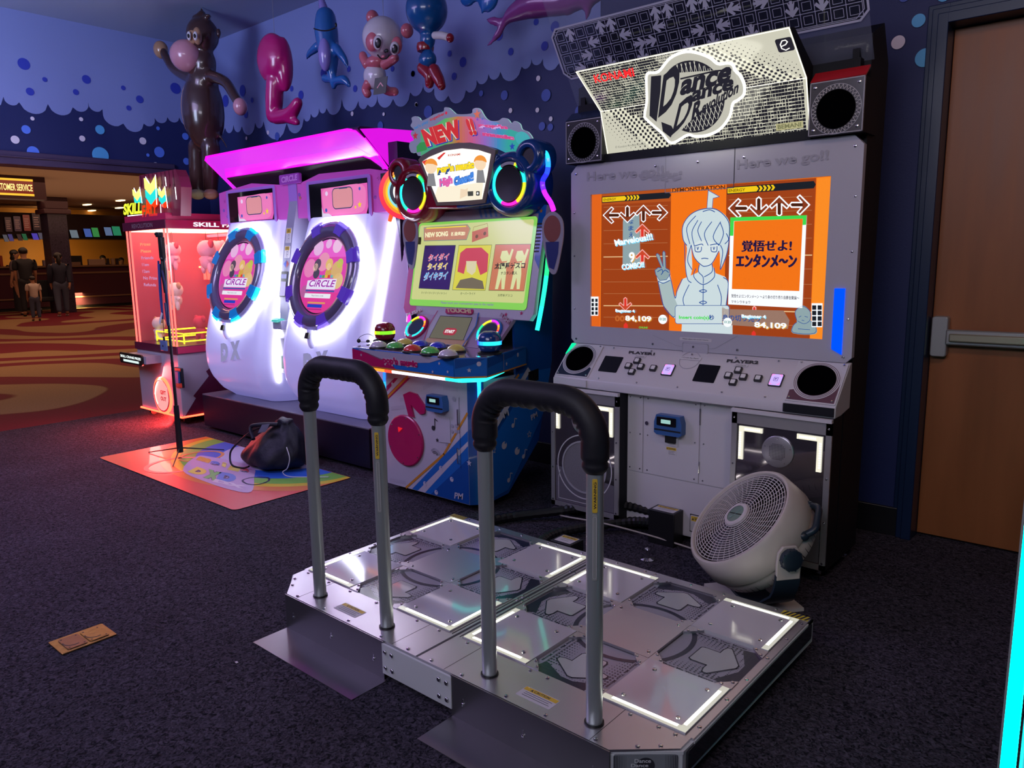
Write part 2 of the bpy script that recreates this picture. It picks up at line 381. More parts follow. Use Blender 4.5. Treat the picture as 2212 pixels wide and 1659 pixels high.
# door casing + door
b = B(); CAS = mat('navy_casing_gloss', (0.006, 0.018, 0.062), 0.35)
for (a, z) in ((0, 0), (0.018, 0.012), (0.040, 0.02)):
    x0 = DX0-0.075+a; b.box(x0, DX0+0.005, WY-.012-z, WY+.10, 0, DZ+.075-a, CAS)
    b.box(DX0, DX1, WY-.012-z, WY+.10, DZ-.005, DZ+.075-a, CAS)
    b.box(DX1-.005, DX1+.075-a, WY-.012-z, WY+.10, 0, DZ+.075-a, CAS)
b.build('trim_door', kind='structure', smooth=0, bev=.003)
WOOD = mat('cherry_door_veneer', (0.26, 0.085, 0.026), 0.42, var=0.35, vscale=5, stretch=(3, 3, 0.35))
b = B(); b.box(DX0+.006, DX1-.006, WY+.075, WY+.12, 0.01, DZ-.008, WOOD); door = b.build('door_1', kind='structure', bev=.003)
fd = FY(WY+.075)
b = B(); x0 = fd.px(2028, 725)[0]; zc = fd.px(2028, 725)[1]
SAT = mat('satin_hardware', (.42, .42, .44), .38, .6); b.prism(fd, rrect(x0-.022, x0+.040, zc-.085, zc+.085, .012), 0, .045, SAT); b.build('latch_case', door, bev=.004)
b = B(); b.prism(fd, [(x0+.035, zc-.032), (1.70, zc-.032), (1.70, zc+.032), (x0+.035, zc+.032)], .028, .055, SAT)
b.prism(fd, [(x0+.05, zc-.017), (1.68, zc-.017), (1.68, zc+.017), (x0+.05, zc+.017)], .055, .072, mat('satin_brass_bar', (.46, .44, .34), .35, .6)); b.build('push_bar', door, bev=.006)
# left wall with opening to the hall
fl = FX(LX)
b = B(); OY, OZ = 1.74, 2.06
b.box(LX-.15, LX, -6, OY, OZ, CEIL, NAVY); b.box(LX-.15, LX, OY, WY+.2, 0, CEIL, NAVY)
c5 = crop(0, 0, 4.366)
cus = [(-70, 208), (7, 209), (41, 221), (103, 225), (157, 232), (190, 221), (221, 236), (266, 267), (310, 267), (333, 255), (361, 253), (387, 254), (425, 262), (452, 262), (468, 262)]
cus = [p if fl.px(*p)[0] < 2.0 else None for p in cus]; cus = [p for p in cus if p]+[(462, 264)]
clouds(b, fl, cus, CEIL)
b.poly(fl, [(-6, 2.33), (fl.px(-70, 208)[0], 2.42), (fl.px(-70, 208)[0], CEIL), (-6, CEIL)], CLOUD, .003)
dots(b, fl, [c5(222, 604)+(27,), c5(420, 751)+(11,), c5(281, 865)+(18,), c5(812, 750)+(19,), c5(713, 870)+(13,), c5(1160, 830)+(10,), c5(1315, 938)+(16,), c5(1212, 1020)+(11,), c5(1652, 834)+(22,), c5(2130, 955)+(14,)], DOTD)
dots(b, fl, [c5(243, 1222)+(20,), c5(310, 1435)+(27,), c5(1487, 1211)+(8,), c5(1745, 1287)+(14,), c5(1500, 1435)+(22,), c5(1392, 1463)+(7,), c5(1755, 1522)+(14,)], DOTB)
dots(b, fl, [c5(940, 1224)+(20,), c5(945, 1465)+(36,)], DOTA)
dots(b, fl, [c5(303, 1119)+(9,), c5(140, 1318)+(19,), c5(762, 1125)+(9,), c5(773, 1307)+(13,), c5(1344, 1330)+(15,), c5(1465, 1560)+(13,)], DOTW)
b.build('wall_left', kind='structure', smooth=0)
b = B(); TR = mat('opening_trim_paint', (0.06, 0.04, 0.09), 0.4)
b.box(LX-.17, LX+.03, -6, OY, 1.985, 2.085, TR); b.box(LX-.17, LX+.045, -6, OY, 2.035, 2.05, TR); b.build('trim_opening', kind='structure', bev=.006)
b = B(); b.box(3.3, 3.4, -6, 3, 0, CEIL, NAVY); b.build('wall_right', kind='structure', smooth=0)
b = B(); b.box(LX, 3.4, -6.1, -6, 0, CEIL, NAVY); b.build('wall_front', kind='structure', smooth=0)

# ================================================================== CUSTOMER SERVICE HALL
HC = 2.95
b = B(); b.box(-27, LX-.15, -10, 16, HC, HC+.1, mat('hall_ceiling', (0.45, 0.30, 0.20), 0.8)); b.build('ceiling_hall', kind='structure', smooth=0)
HW = mat('amber_wall', (0.62, 0.26, 0.035), 0.6); HD = mat('dark_maroon_paint', (0.045, 0.012, 0.02), 0.5)
b = B(); b.box(-25.1, -25.0, -10, 16, 0, HC, HW); b.build('wall_hall', kind='structure', smooth=0)
b = B(); b.box(-27, LX-.15, 16, 16.1, 0, HC, mat('hall_side_paint', (0.10, 0.05, 0.04), 0.7)); b.build('wall_hall_right', kind='structure', smooth=0)
b = B(); b.box(-27, LX-.15, -10.1, -10, 0, HC, mat('hall_side_paint', (0.10, 0.05, 0.04), 0.7)); b.build('wall_hall_left', kind='structure', smooth=0)
CT = mat('counter_front_laminate', (0.07, 0.022, 0.035), 0.8, spec=0.1); CTT = mat('counter_top_laminate', (0.22, 0.12, 0.07), 0.3)
CX = -22.4
t = thing('service_counter', 'long dark maroon customer service counter at the far end of the hall', 'counter', (CX-.5, 4, 0))
b = B(); b.box(CX-.9, CX, -8, 15, 0.08, 1.17, CT); b.box(CX-.86, CX-.04, -8, 15, 0, .08, BLACK); b.box(CX, CX+.03, -8, 15, .98, 1.03, CTT); b.box(CX, CX+.03, -8, 15, .30, .34, CTT); b.build('counter_front', t, smooth=0)
b = B(); b.box(CX-.95, CX+.08, -8, 15, 1.17, 1.22, CTT); b.build('counter_top', t, bev=.01)
t = thing('menu_canopy', 'dark maroon overhead canopy running above the service counter', 'canopy', (CX-1.2, 4, 2.2))
fc = FX(CX-.9)
b = B(); zb = fc.px(200, 512)[1]; zt = fc.px(230, 465)[1]
b.box(CX-1.9, CX-.9, -8, 15, zb, zt, HD); b.build('canopy_box', t, smooth=0)
b = B(); b.box(CX-1.85, CX-.86, -8, 15, zb-.06, zb+.02, BLACK); b.build('lower_rail', t, smooth=0)
for i, (u0, u1, v0, v1, c, s) in enumerate([(8, 19, 507, 522, '#6f6a72', .5), (19, 30, 506, 521, '#5b4f8c', .5), (38, 49, 506, 520, '#5a3f3a', .4), (49, 60, 505, 519, '#2f6a45', .6), (70, 84, 504, 518, '#5646b8', .7), (84, 95, 503, 517, '#6c6474', .5), (152, 170, 497, 514, '#7d8a94', .6), (182, 199, 494, 512, '#4a63b0', .7), (199, 215, 492, 512, '#3f8f4a', .7), (226, 243, 491, 509, '#6b80a8', .6), (243, 262, 489, 509, '#2f8a62', .7)]):
    ff = FX(CX-.82); a = ff.px(u0, v0); c2 = ff.px(u1, v1)
    q = B(); q.prism(ff, [(a[0], c2[1]), (c2[0], c2[1]), (c2[0]-.04, a[1]), (a[0]-.04, a[1])], 0, .03, em(c, s), BLACK)
    tag(q.build('monitor', smooth=0), ['dim grey', 'dull violet', 'brown', 'dark green', 'bright violet', 'pale grey', 'silver poster', 'blue', 'bright green', 'pale blue', 'teal green'][i]+' lit menu screen tilted under the counter canopy, '+['left end', 'beside the grey one', 'under the menu boards', 'right of the brown one', 'nearer the pillar', 'just left of the pillar', 'just right of the pillar', 'middle of right group', 'beside the blue one', 'fourth right of pillar', 'right end'][i], 'screen', 'lit menu screens under the canopy')
# menu boards
fm = FX(CX-.89)
for i, (u0, u1, v0, v1, c) in enumerate([(8, 26, 469, 501, '#3a2422'), (27, 46, 467, 500, '#40282a'), (47, 66, 464, 499, '#6b2c22'), (67, 88, 460, 498, '#33201e')]):
    a = fm.px(u0, v0); c2 = fm.px(u1, v1); q = B(); q.prism(fm, rrect(a[0], c2[0], c2[1], a[1], .02), 0, .05, em(c, .8), BLACK)
    W_ = c2[0]-a[0]; H_ = a[1]-c2[1]
    for k in range(5): q.poly(fm, [(a[0]+W_*.15, c2[1]+H_*(.2+.13*k)), (a[0]+W_*(.8-.1*(k % 2)), c2[1]+H_*(.2+.13*k)), (a[0]+W_*(.8-.1*(k % 2)), c2[1]+H_*(.24+.13*k)), (a[0]+W_*.15, c2[1]+H_*(.24+.13*k))], em('#8a5a48', .8), .055)
    tag(q.build('menu_board', smooth=0), ['leftmost dark menu board above the counter', 'second dark menu board from the left above counter', 'reddish menu board above the counter', 'dark menu board nearest the pillar with pale drawing'][i], 'menu board', 'menu boards above the counter')
# hanging customer service sign
fs = FX(-15.5); t = thing('hanging_sign', 'maroon hanging box sign with gold bars and yellow service lettering', 'sign', tuple(fs.w(*fs.px(50, 430))))
a = fs.px(-60, 380)[0]; z1 = fs.px(60, 383)[1]; z0 = fs.px(60, 430)[1]; a1 = fs.px(98, 400)[0]; a0 = fs.px(71, 400)[0]
b = B(); b.box(-15.9, -15.5, a, a1, z0, z1+.05, HD); b.box(-15.9, -15.8, a, a1, z1, HC, HD); b.build('sign_box', t, smooth=0)
z_t = fs.px(70, 388)[1]; z_b = fs.px(70, 424)[1]
b = B(); b.poly(fs, [(a, z_b), (a0, z_b), (a0, z_t), (a, z_t)], em('#7c2a20', .9), .01)
b.poly(fs, [(a, z_t-.04), (a0, z_t-.04), (a0, z_t), (a, z_t)], em('#ffc23c', 1.1), .02); b.poly(fs, [(a, z_b), (a0, z_b), (a0, z_b+.04), (a, z_b+.04)], em('#ffc23c', 1.1), .02)
zt2 = z_t-.10; zb2 = z_b+.09; bw = fs.px(0, 412)[0]; e1 = fs.px(69, 405)[0]; L = (e1-bw)/(1-.155)
b.text(fs, 'CUSTOMER SERVICE', (e1-L*1.05, zb2), (e1, zb2), em('#ffe08a', 1.3), tl=(e1-L*1.05, zt2), h=.03, bold=.02); b.build('sign_face', t, smooth=0)
# pillar
fp = FX(-20.3); y0, y1 = fp.px(103, 500)[0], fp.px(150, 500)[0]
t = thing('pillar', 'dark speckled mosaic pillar rising from the counter to the ceiling', 'pillar', (-20.5, (y0+y1)/2, 0))
MOS = mat('dark_mosaic', (0.03, 0.02, 0.045), 0.3, var=0.9, vscale=26)
b = B(); b.box(-20.3-(y1-y0), -20.3, y0+.03, y1-.03, 0, HC-.2, MOS); b.build('shaft', t, smooth=0)
b = B(); b.box(-20.36-(y1-y0), -20.2, y0-.06, y1+.06, HC-.42, HC-.3, HD); b.box(-20.3-(y1-y0), -20.25, y0-.02, y1+.02, HC-.3, HC, HD); b.build('capital', t, bev=.02)
# ceiling lights
LGT = em('#ffd9a0', 3.0)
fz = FZ(HC)
k = 0
for i, (u, v, w) in enumerate([(188, 433, 22), (260, 424, 24), (198, 446, 22), (258, 440, 24), (207, 457, 20), (262, 452, 20), (157, 461, 18), (151, 452, 12), (93, 459, 10), (78, 446, 18), (30, 453, 18), (40, 383, 14), (3, 476, 8)]):
    c = fz.px(u, v+8); q = B(); L_ = .42*w*(1.53-c[0])/IW*.55; q.box(c[0]-.18, c[0]+.18, c[1]-L_, c[1]+L_, HC-.03, HC-.002, LGT)
    o = q.build('ceiling_light', smooth=0); tag(o, 'small warm rectangular light panel recessed in the hall ceiling', 'ceiling light', 'warm light panels in the hall ceiling')
# papers, boxes and equipment on the counter
fk = FX(CX-.12)
for i, (n, u0, u1, v0, v1, c, lab, cat) in enumerate([('brochure_stand', 154, 180, 566, 585, '#8e6a58', 'tan sign card standing on the counter just right of the pillar', 'sign card'), ('cash_register', 158, 192, 552, 580, '#15101a', 'black cash register screen on counter right of the pillar', 'register'), ('paper_stack', 193, 233, 560, 583, '#b08f7c', 'wide pale stack of paper notices on the counter', 'notices'), ('display_box', 233, 242, 558, 582, '#2c2030', 'narrow dark display box beside the pale notices', 'box'), ('display_box', 243, 253, 558, 581, '#a58672', 'narrow tan display box between two dark boxes', 'box'), ('display_box', 253, 262, 558, 580, '#2a1c28', 'small dark box at the counter right end', 'box'), ('brochure_stand', 95, 113, 562, 588, '#8c7a8a', 'grey notice card between the two standing adults', 'sign card'), ('paper_box', 0, 10, 552, 566, '#a8442c', 'red printed box at the left end of counter', 'box'), ('paper_stack', 0, 14, 570, 586, '#c0a090', 'pale paper pile at the counter left edge', 'paper pile')]):
    a = fk.px(u0, v0); c2 = fk.px(u1, v1); q = B(); M = mat('counter_item_%d' % i, c, .6)
    dx = -.42 if i in (1, 8) else -.12; q.box(CX-.2+dx, CX-.10+dx, a[0]+.01, c2[0]-.01, 1.221, max(a[1], 1.30), M); q.box(CX-.22+dx, CX-.08+dx, a[0]+.01, c2[0]-.01, 1.2205, 1.235, M)
    tag(q.build(n, bev=.01), lab, cat)
# ================================================================== DANCE STAGE
SH, PP, GAP = 0.124, 0.2465, 0.0529
LEDW = em((1.0, 0.96, 0.84), 6.0, 'stage_led'); LEDD = em((1.0, 0.97, 0.88), 14.0, 'stage_led_dot')
FROST = mat('frosted_acrylic', (0.58, 0.56, 0.60), 0.10, 0.0, coat=0.6)
EDGEW = em('#dcdacb', 0.75, 'edge_lit_border')
ARW = mat('arrow_panel_grey', (0.32, 0.31, 0.37), 0.2); ARD = mat('arrow_panel_dark', (0.026, 0.026, 0.045), 0.2); ARL = mat('arrow_panel_light', (0.47, 0.49, 0.48), 0.15, coat=0.5)
SKW = mat('stage_skirt_white', (0.62, 0.64, 0.66), 0.35)
st = thing('dance_stage', 'low metal double dance stage with arrow panels, lit tiles and two padded handrails', 'dance stage', (0, 0.31, 0))
b = B()
sk = [(-.78, -.050), (-.655, -.160), (.655, -.160), (.785, -.050), (.79, .783), (-.79, .783)]
f0 = FZ(0)
b.prism(f0, sk, .045, SH-.014, SKW); b.prism(f0, [(-.787, -.050), (-.655, -.158), (.655, -.158), (.787, -.050), (.788, -.001), (-.788, -.001)], SH-.014, SH-.006, SKW)
for q in ((-.79, -.768), (.768, .79)): b.box(q[0], q[1], 0, .783, SH-.014, SH-.006, SKW)
b.box(-.79, .79, .745, .783, SH-.014, SH-.006, SKW); b.build('chassis', st, smooth=0)
# dark side inlays
b = B(); fr = FX(.791); b.prism(fr, rrect(-.035, .770, .062, .112, .008), -.004, .001, mat('smoked_strip', (.02, .022, .028), .12))
fr2 = Fr((.655, -.160, 0), (.13, .11, 0)); Lc = hypot(.13, .11)
b.prism(fr2, rrect(.010, Lc-.010, .052, .112, .008), -.003, .002, mat('logo_plate_grey', (.22, .24, .26), .2))
for k in range(8): b.prism(fr2, [(.012+.004*k, .054), (.014+.004*k-.0003*k, .054), (.014+.004*k-.0003*k, .110), (.012+.004*k, .110)], .002, .0026, INK); b.prism(fr2, [(Lc-.012-.004*k, .054), (Lc-.014-.004*k+.0003*k, .054), (Lc-.014-.004*k+.0003*k, .110), (Lc-.012-.004*k, .110)], .002, .0026, INK)
b.disc(fr2, (Lc/2, .084), .021, INK, .003); b.text(fr2, 'Dance', (Lc/2-.026, .092), (Lc/2+.012, .092), SKW, hgt=.010, h=.0036, bold=.02); b.text(fr2, 'Dance', (Lc/2-.034, .081), (Lc/2+.006, .081), SKW, hgt=.009, h=.0036, bold=.02); b.text(fr2, 'Revolution', (Lc/2-.02, .071), (Lc/2+.035, .071), SKW, hgt=.008, h=.0036, bold=.02)
b.build('side_inlay', st, smooth=0)
# metal top deck
b = B(); x0i = GAP/2; x1i = GAP/2+3*PP; yi = 3*PP
zt = SH
b.prism(f0, [(-.775, -.052), (-.655, -.160), (.655, -.160), (.78, -.052), (.78, 0), (-.78, 0)], SH-.006, zt, STEEL)
for x0, x1, y0, y1 in ((x1i, .787, 0, .780), (-.787, -x1i, 0, .780), (-x1i, x1i, yi, .780), (-x0i, x0i, 0, yi)):
    b.box(x0, x1, y0, y1, SH-.006, zt, STEEL)
b.box(-.004, .004, -.16, yi, zt, zt+.0006, INK)
for s_ in (-1, 1): b.box(s_*.016-.001, s_*.016+.001, 0, .78, zt, zt+.0015, STEELD)
for x in (-.60, .60, -.11, .11): b.box(x-.0007, x+.0007, -.158, -.002, zt, zt+.0003, INK)
sc = []
for s_ in (-1, 1):
    for x in (.06, .16, .30, .36, .50, .62, .70, .745): sc.append((s_*x, -.012))
    for x in (.05, .17, .33, .46, .61): sc.append((s_*x, -.148))
    for y in (.05, .2, .32, .46, .6, .72): sc.append((s_*.776, y))
    for x in (.08, .2, .24, .38, .5, .68): sc.append((s_*x, .765))
    sc += [(s_*.70, -.108), (s_*.74, -.072), (s_*.012, .3), (s_*.012, .33), (s_*.012, .6)]
for x, y in sc: b.lathe(f0, (x, y), [(.0058, zt), (.005, zt+.0026), (.0001, zt+.0034)], SCREW, 10)
b.build('deck', st, smooth=30)
fz0 = FZ(SH)
def cell(px0, i, j): return (px0+i*PP, px0+(i+1)*PP, j*PP, (j+1)*PP)
for px0 in (x0i, -x1i):
    cx, cy = px0+1.5*PP, 1.5*PP
    for i in range(3):
        for j in range(3):
            x0, x1, y0, y1 = cell(px0, i, j)
            if i == 1 and j == 1:
                b = B(); b.box(x0+.001, x1-.001, y0+.001, y1-.001, SH-.010, SH+.003, STEEL)
                for q in ((x0+.03, y0+.018), (x1-.03, y1-.018), (x0+.018, y1-.03), (x1-.018, y0+.03)): b.lathe(f0, q, [(.006, SH+.003), (.005, SH+.006), (.0001, SH+.0066)], SCREW, 10)
                b.build('centre_plate', st, smooth=30); continue
            if (i+j) % 2 == 0:      # lit corner tile
                b = B(); z = SH+.004
                b.box(x0+.002, x1-.002, y0+.002, y1-.002, SH-.010, z, FROST)
                sx = -1 if i == 0 else 1; sy = -1 if j == 0 else 1
                ex_ = x0+.003 if sx < 0 else x1-.003; ey_ = y0+.003 if sy < 0 else y1-.003
                w = .020
                b.box(min(ex_, ex_-sx*w), max(ex_, ex_-sx*w), y0+.003, y1-.003, z, z+.0008, EDGEW)
                b.box(x0+.003, x1-.003, min(ey_, ey_-sy*w), max(ey_, ey_-sy*w), z, z+.0008, EDGEW)
                for q in ((x0+.045, y0+.045), (x1-.045, y1-.045), (x0+.045, y1-.045), (x1-.045, y0+.045)): b.lathe(f0, q, [(.0065, z), (.0055, z+.003), (.0001, z+.004)], SCREW, 12)
                tile = b.build('corner_tile', st, smooth=30)
                b = B(); m0 = .014
                for ax in (0, 1):
                    if ax == 0:
                        c = ex_-sx*m0; lo, hi = y0+.03, y1-.03; b.box(c-.0042, c+.0042, lo, hi, z+.0008, z+.0016, LEDW)
                        for k in range(18): b.box(c-.0022, c+.0022, lo+(hi-lo)*(k+.3)/18, lo+(hi-lo)*(k+.7)/18, z+.0016, z+.0022, LEDD)
                    else:
                        c = ey_-sy*m0; lo, hi = x0+.03, x1-.03; b.box(lo, hi, c-.0042, c+.0042, z+.0008, z+.0016, LEDW)
                        for k in range(18): b.box(lo+(hi-lo)*(k+.3)/18, lo+(hi-lo)*(k+.7)/18, c-.0022, c+.0022, z+.0016, z+.0022, LEDD)
                b.build('led_strip', tile, smooth=0)
            else:
                # local frame with +b pointing outward
                ox, oy = (x0+x1)/2, (y0+y1)/2; d = (i-1, j-1)
                fr = Fr((ox, oy, SH-.006), (d[1], -d[0], 0), (d[0], d[1], 0)); hp = PP/2-.002; P2 = PP/2
                b = B(); b.prism(fr, [(-hp, -hp), (hp, -hp), (hp, hp), (-hp, hp)], -.004, 0, ARW)
                b.poly(fr, [(-hp+.008, hp-.003), (-hp+.024, hp-.062), (-.02, hp-.024), (.02, hp-.024), (hp-.024, hp-.062), (hp-.008, hp-.003)], ARD, .0006)
                # halftone
                for ii in range(22):
                    for jj in range(15):
                        a = -hp+.026+ii*(2*hp-.052)/21; bb = hp-.030-jj*.0125
                        edge = max(0, 1-(hp-.02-abs(a))/.075); g = .55*(1-jj/15)+.75*edge-.25
                        if abs(a) < .05+.02*(jj < 3) and jj > 1: continue
                        r = .0051*max(0, min(1, g))
                        if r > .0012: b.poly(fr, [(a-r, bb), (a, bb-r), (a+r, bb), (a, bb+r)], ARD, .0008)
                # ring band round the pad centre
                R0, R1 = PP*.70, PP*.76; A = []
                for k in range(17):
                    an = radians(-46+92*k/16); A.append((sin(an), cos(an)))
                inner = [(a*R0, c*R0-PP) for a, c in A]; outer = [(a*R1, c*R1-PP) for a, c in A]
                for k in range(16): 
                    q4 = [inner[k], inner[k+1], outer[k+1], outer[k]]
                    if all(abs(x) <= hp and abs(y) <= hp for x, y in q4): b.poly(fr, q4, ARD, .0010)
                arrow = [(-.030, -.030), (.030, -.030), (.034, -.024), (.034, .016), (.052, .016), (.066, .020), (.066, .030), (.006, .072), (-.006, .072), (-.066, .030), (-.066, .020), (-.052, .016), (-.034, .016), (-.034, -.024)]
                arrow = [(a*1.22, c*1.22-.004) for a, c in arrow]
                b.stroke(fr, arrow, .0075, ARD, .0013, True); b.poly(fr, arrow, ARL, .0018)
                for s_ in (-1, 1):
                    b.poly(fr, [(s_*(hp-.022), -hp+.03), (s_*(hp-.004), -hp+.03), (s_*(hp-.004), hp-.05), (s_*(hp-.022), hp-.05)], ARW, .0014)
                    f2 = Fr(fr.w(s_*(hp-.008 if s_ > 0 else hp-.018), 0, 0), fr.ey, -fr.ex)
                    b.text(f2, 'Show Me Your Moves', (-hp+.035, 0), (hp-.055, 0), ARD, hgt=.0085, h=.002, bold=.03)
                # corner brackets and screws
                for sx in (-1, 1):
                    for sy in (-1, 1):
                        q = .046
                        b.prism(fr, [(sx*P2, sy*P2), (sx*(P2-q), sy*P2), (sx*(P2-q*.8), sy*(P2-q*.28)), (sx*(P2-q*.28), sy*(P2-q*.8)), (sx*P2, sy*(P2-q))][::1 if sx*sy > 0 else -1], 0, .0085, STEEL)
                        for o1, o2 in ((.032, .010), (.010, .032)): b.lathe(fr, (sx*(P2-o1), sy*(P2-o2)), [(.0050, .0085), (.0042, .0112), (.0001, .012)], SCREW, 8)
                b.build('arrow_panel', st, smooth=30)
# hazard corners
for s_ in (-1, 1):
    b = B(); xa, xb = (s_*.700, s_*.784)
    b.box(min(xa, xb), max(xa, xb), .748, .779, SH, SH+.0006, mat('hazard_yellow', '#d6c23a', .5))
    for k in range(6):
        a = min(xa, xb)+.002+k*.014; b.add([(a, .748, SH+.0009), (a+.007, .748, SH+.0009), (a+.017*1, .779, SH+.0009), (a+.010, .779, SH+.0009)], [(0, 1, 2, 3)], INK)
    b.build('hazard_tape', st, smooth=0)
# kick plates with floor flanges
for s_ in (-1, 1):
    b = B(); x0, x1 = (-.660, -.143) if s_ < 0 else (.143, .660)
    b.box(x0, x1, -.1655, -.162, .002, SH-.001, STEELD); 
    b.box(x0+.004, x1+.012, -.297, -.1655, .0005, .0025, STEELD)
    fr = FY(-.1655)
    for x in (x0+.045, (x0+x1)/2, x1-.045): b.prism(fr, rrect(x-.0022, x+.0022, .052, .068, .002), 0, .0008, SCREW); b.lathe(fr, (x, .052), [(.0045, 0), (.004, .003), (.0001, .004)], SCREW, 10)
    b.build('kick_plate', st, smooth=0)
b = B(); b.box(-.146, .146, -.168, -.161, .022, .118, SKW); fr = FY(-.168)
for x in (-.13, -.10, .10, .13):
    for z in (.045, .095): b.lathe(fr, (x, z), [(.0075, 0), (.0068, .004), (.003, .006), (.0001, .0062)], SCREW, 14)
b.build('joint_plate', st, smooth=30, bev=.001)
for x in (-.72, -.05, .05, .72):
    for y in (-.08, .36, .74): b = B(); b.lathe(f0, (x, y), [(.026, .001), (.026, .008), (.012, .012), (.012, .05)], CHROME, 16); b.build('levelling_foot', st, smooth=30)
# caution labels
ft = FZ(SH)
for x in (-.385, .397): b = B(); warn(b, ft, x-.056, x+.056, -.124, -.076, .0006, lines=3); b.build('caution_label', st, smooth=0)
# handrails
yp = -.0956
for xa, xb, zf in ((-.5527, -.2053, .765), (.2251, .5701, .755)):
    zt, rc = .918, .095; P = []
    P.append((xa, yp, SH-.01)); 
    for k in range(1, 8): P.append((xa, yp, SH-.01+(zt-rc-SH+.01)*k/7))
    for k in range(1, 9): an = pi/2*k/8; P.append((xa+rc-rc*cos(an), yp, zt-rc+rc*sin(an)))
    for k in range(1, 9): an = pi/2*k/8; P.append((xb-rc+rc*sin(an), yp, zt-rc+rc*cos(an)))
    for k in range(7, -1, -1): P.append((xb, yp, SH-.01+(zt-rc-SH+.01)*k/7))
    b = B(); b.tube(P, .0205, PIPE, 24)
    for x in (xa, xb): b.ring(f0, (x, yp), .0205, .0245, BLACK, SH, SH+.004, 24)
    rail = b.build('handrail', st, smooth=60)
    Q = [(xa, yp, zf), (xa, yp, zf+.02), (xa, yp, zf+.05)]+[(xa+rc-rc*cos(pi/2*k/10), yp, zt-rc+rc*sin(pi/2*k/10)) for k in range(0, 11)]
    n = 9; Q += [(xa+rc+(xb-xa-2*rc)*k/n, yp, zt) for k in range(1, n)]
    Q += [(xb-rc+rc*sin(pi/2*k/10), yp, zt-rc+rc*cos(pi/2*k/10)) for k in range(0, 11)]+[(xb, yp, zf+.05), (xb, yp, zf+.02), (xb, yp, zf)]
    b = B(); N = 26
    QQ = [Vector(q) for q in spline(Q, 4)]; tot = len(QQ)
    V = []; F = []
    for i, p in enumerate(QQ):
        t = (QQ[min(i+1, tot-1)]-QQ[max(i-1, 0)]).normalized(); sd = Vector((0, 1, 0)); upv = t.cross(sd).normalized()
        # upv points to the inside or outside; outside = away from arch centre
        cen = Vector(((xa+xb)/2, yp, zt-.2)); 
        if upv.dot(p-cen) < 0: upv = -upv
        e = min(i, tot-1-i); base = .0335
        if e < 3: base = .0225+.003*e
        elif e == 3 or e == 4: base = .031
        elif e == 5: base = .0285
        for j in range(N):
            an = 2*pi*j/N; ins = max(0, -cos(an))
            r = base*(1+.006*sin(5*an+i*.3)) + .0042*ins**2*sin(i*.95+1.1*sin(i*.37+xa*9))*(1 if 14 < i < tot-15 else 0)
            V.append(p+upv*cos(an)*r+sd*sin(an)*r)
    for i in range(tot-1):
        for j in range(N): F.append((i*N+j, i*N+(j+1) % N, (i+1)*N+(j+1) % N, (i+1)*N+j))
    b.add(V, F, mat('black_vinyl', (0.012, 0.012, 0.017), 0.55, spec=.35, bump=.12, bscale=90)); b.build('padded_cover', rail, smooth=60)
    b = B(); fr = Fr((xb, yp, 0), (.78, .63, 0)); fr = Fr(fr.w(0, 0, 0)+fr.n*.0208, fr.ex, fr.ey)
    b.prism(fr, rrect(-.008, .004, .50, .66, .003), -.001, .0006, mat('clear_label', (.30, .31, .30), .4)); b.prism(fr, rrect(-.008, .004, .665, .745, .003), -.001, .0006, YEL)
    f3 = Fr(fr.w(.0015, .67, .001), fr.ey, -fr.ex); b.text(f3, 'WARNING', (.004, 0), (.068, 0), INK, hgt=.006, h=.0002, bold=.02)
    b.stroke(fr, rrect(-.006, .002, .505, .655, .003), .0009, PAPER, .0012, True)
    b.build('warning_label', rail, smooth=0)
# ================================================================== DANCE GAME CABINET
dg = thing('dance_game_cabinet', 'tall white and black dance game cabinet with glowing white marquee and orange demonstration screen', 'arcade cabinet', (0, 1.6, 0))
CW = .650
PLA = mat('cabinet_grey_paint', (0.45, 0.44, 0.52), 0.34); DBLK = mat('cabinet_black', (0.006, 0.007, 0.012), 0.6, spec=.25)
b = B()
side = [(1.50, .05), (1.72, .05), (1.74, 2.02), (1.66, 2.10), (1.50, 2.02), (1.50, .05)]
fxl = Fr((-CW+.005, 0, 0), (0, 1, 0), (0, 0, 1))
b.prism(fxl, [(1.45, .05), (1.70, .05), (1.74, 1.95), (1.66, 2.08), (1.53, 2.02), (1.53, 1.65), (1.53, .85), (1.45, .66)], 0, 2*CW-.01, DBLK); b.build('cabinet_body', dg, smooth=0)
# bezel with screen cut-out
YB = 1.479; fb_ = FY(YB)
X0, X1, Z0, Z1 = -CW-.002, CW+.002, .835, 1.668
S = [fb_.px(*p) for p in ((1275, 705), (1776, 733), (1795, 382), (1275, 419))]
sx0, sx1, sz0, sz1 = -.541, .541, S[0][1]*.5+S[1][1]*.5, S[2][1]*.5+S[3][1]*.5
b = B(); c_ = .035
out = [(X0, Z0+.02), (X0+.02, Z0), (X1-.02, Z0), (X1, Z0+.02), (X1, Z1-c_), (X1-c_, Z1), (X0+c_, Z1), (X0, Z1-c_)]
inn = [(sx0, sz0), (sx1, sz0), (sx1, sz1), (sx0, sz1)]
for pts in ([out[7], out[0], out[1], inn[0], inn[3], ], [out[1], out[2], inn[1], inn[0]], [out[2], out[3], out[4], inn[2], inn[1]], [out[4], out[5], out[6], out[7], inn[3], inn[2]]):
    b.prism(fb_, pts, -.03, 0, PLA)
b.build('screen_bezel', dg, smooth=0)
b = B(); GH = mat('bezel_print', (0.36, 0.35, 0.42), 0.3)
b.tpx(fb_, 'Here we go!!', (1268, 398), (1434, 385), (1268, 372), GH, bold=.03); b.tpx(fb_, 'Here we go!!', (1592, 372), (1790, 352), (1592, 345), GH, bold=.03)
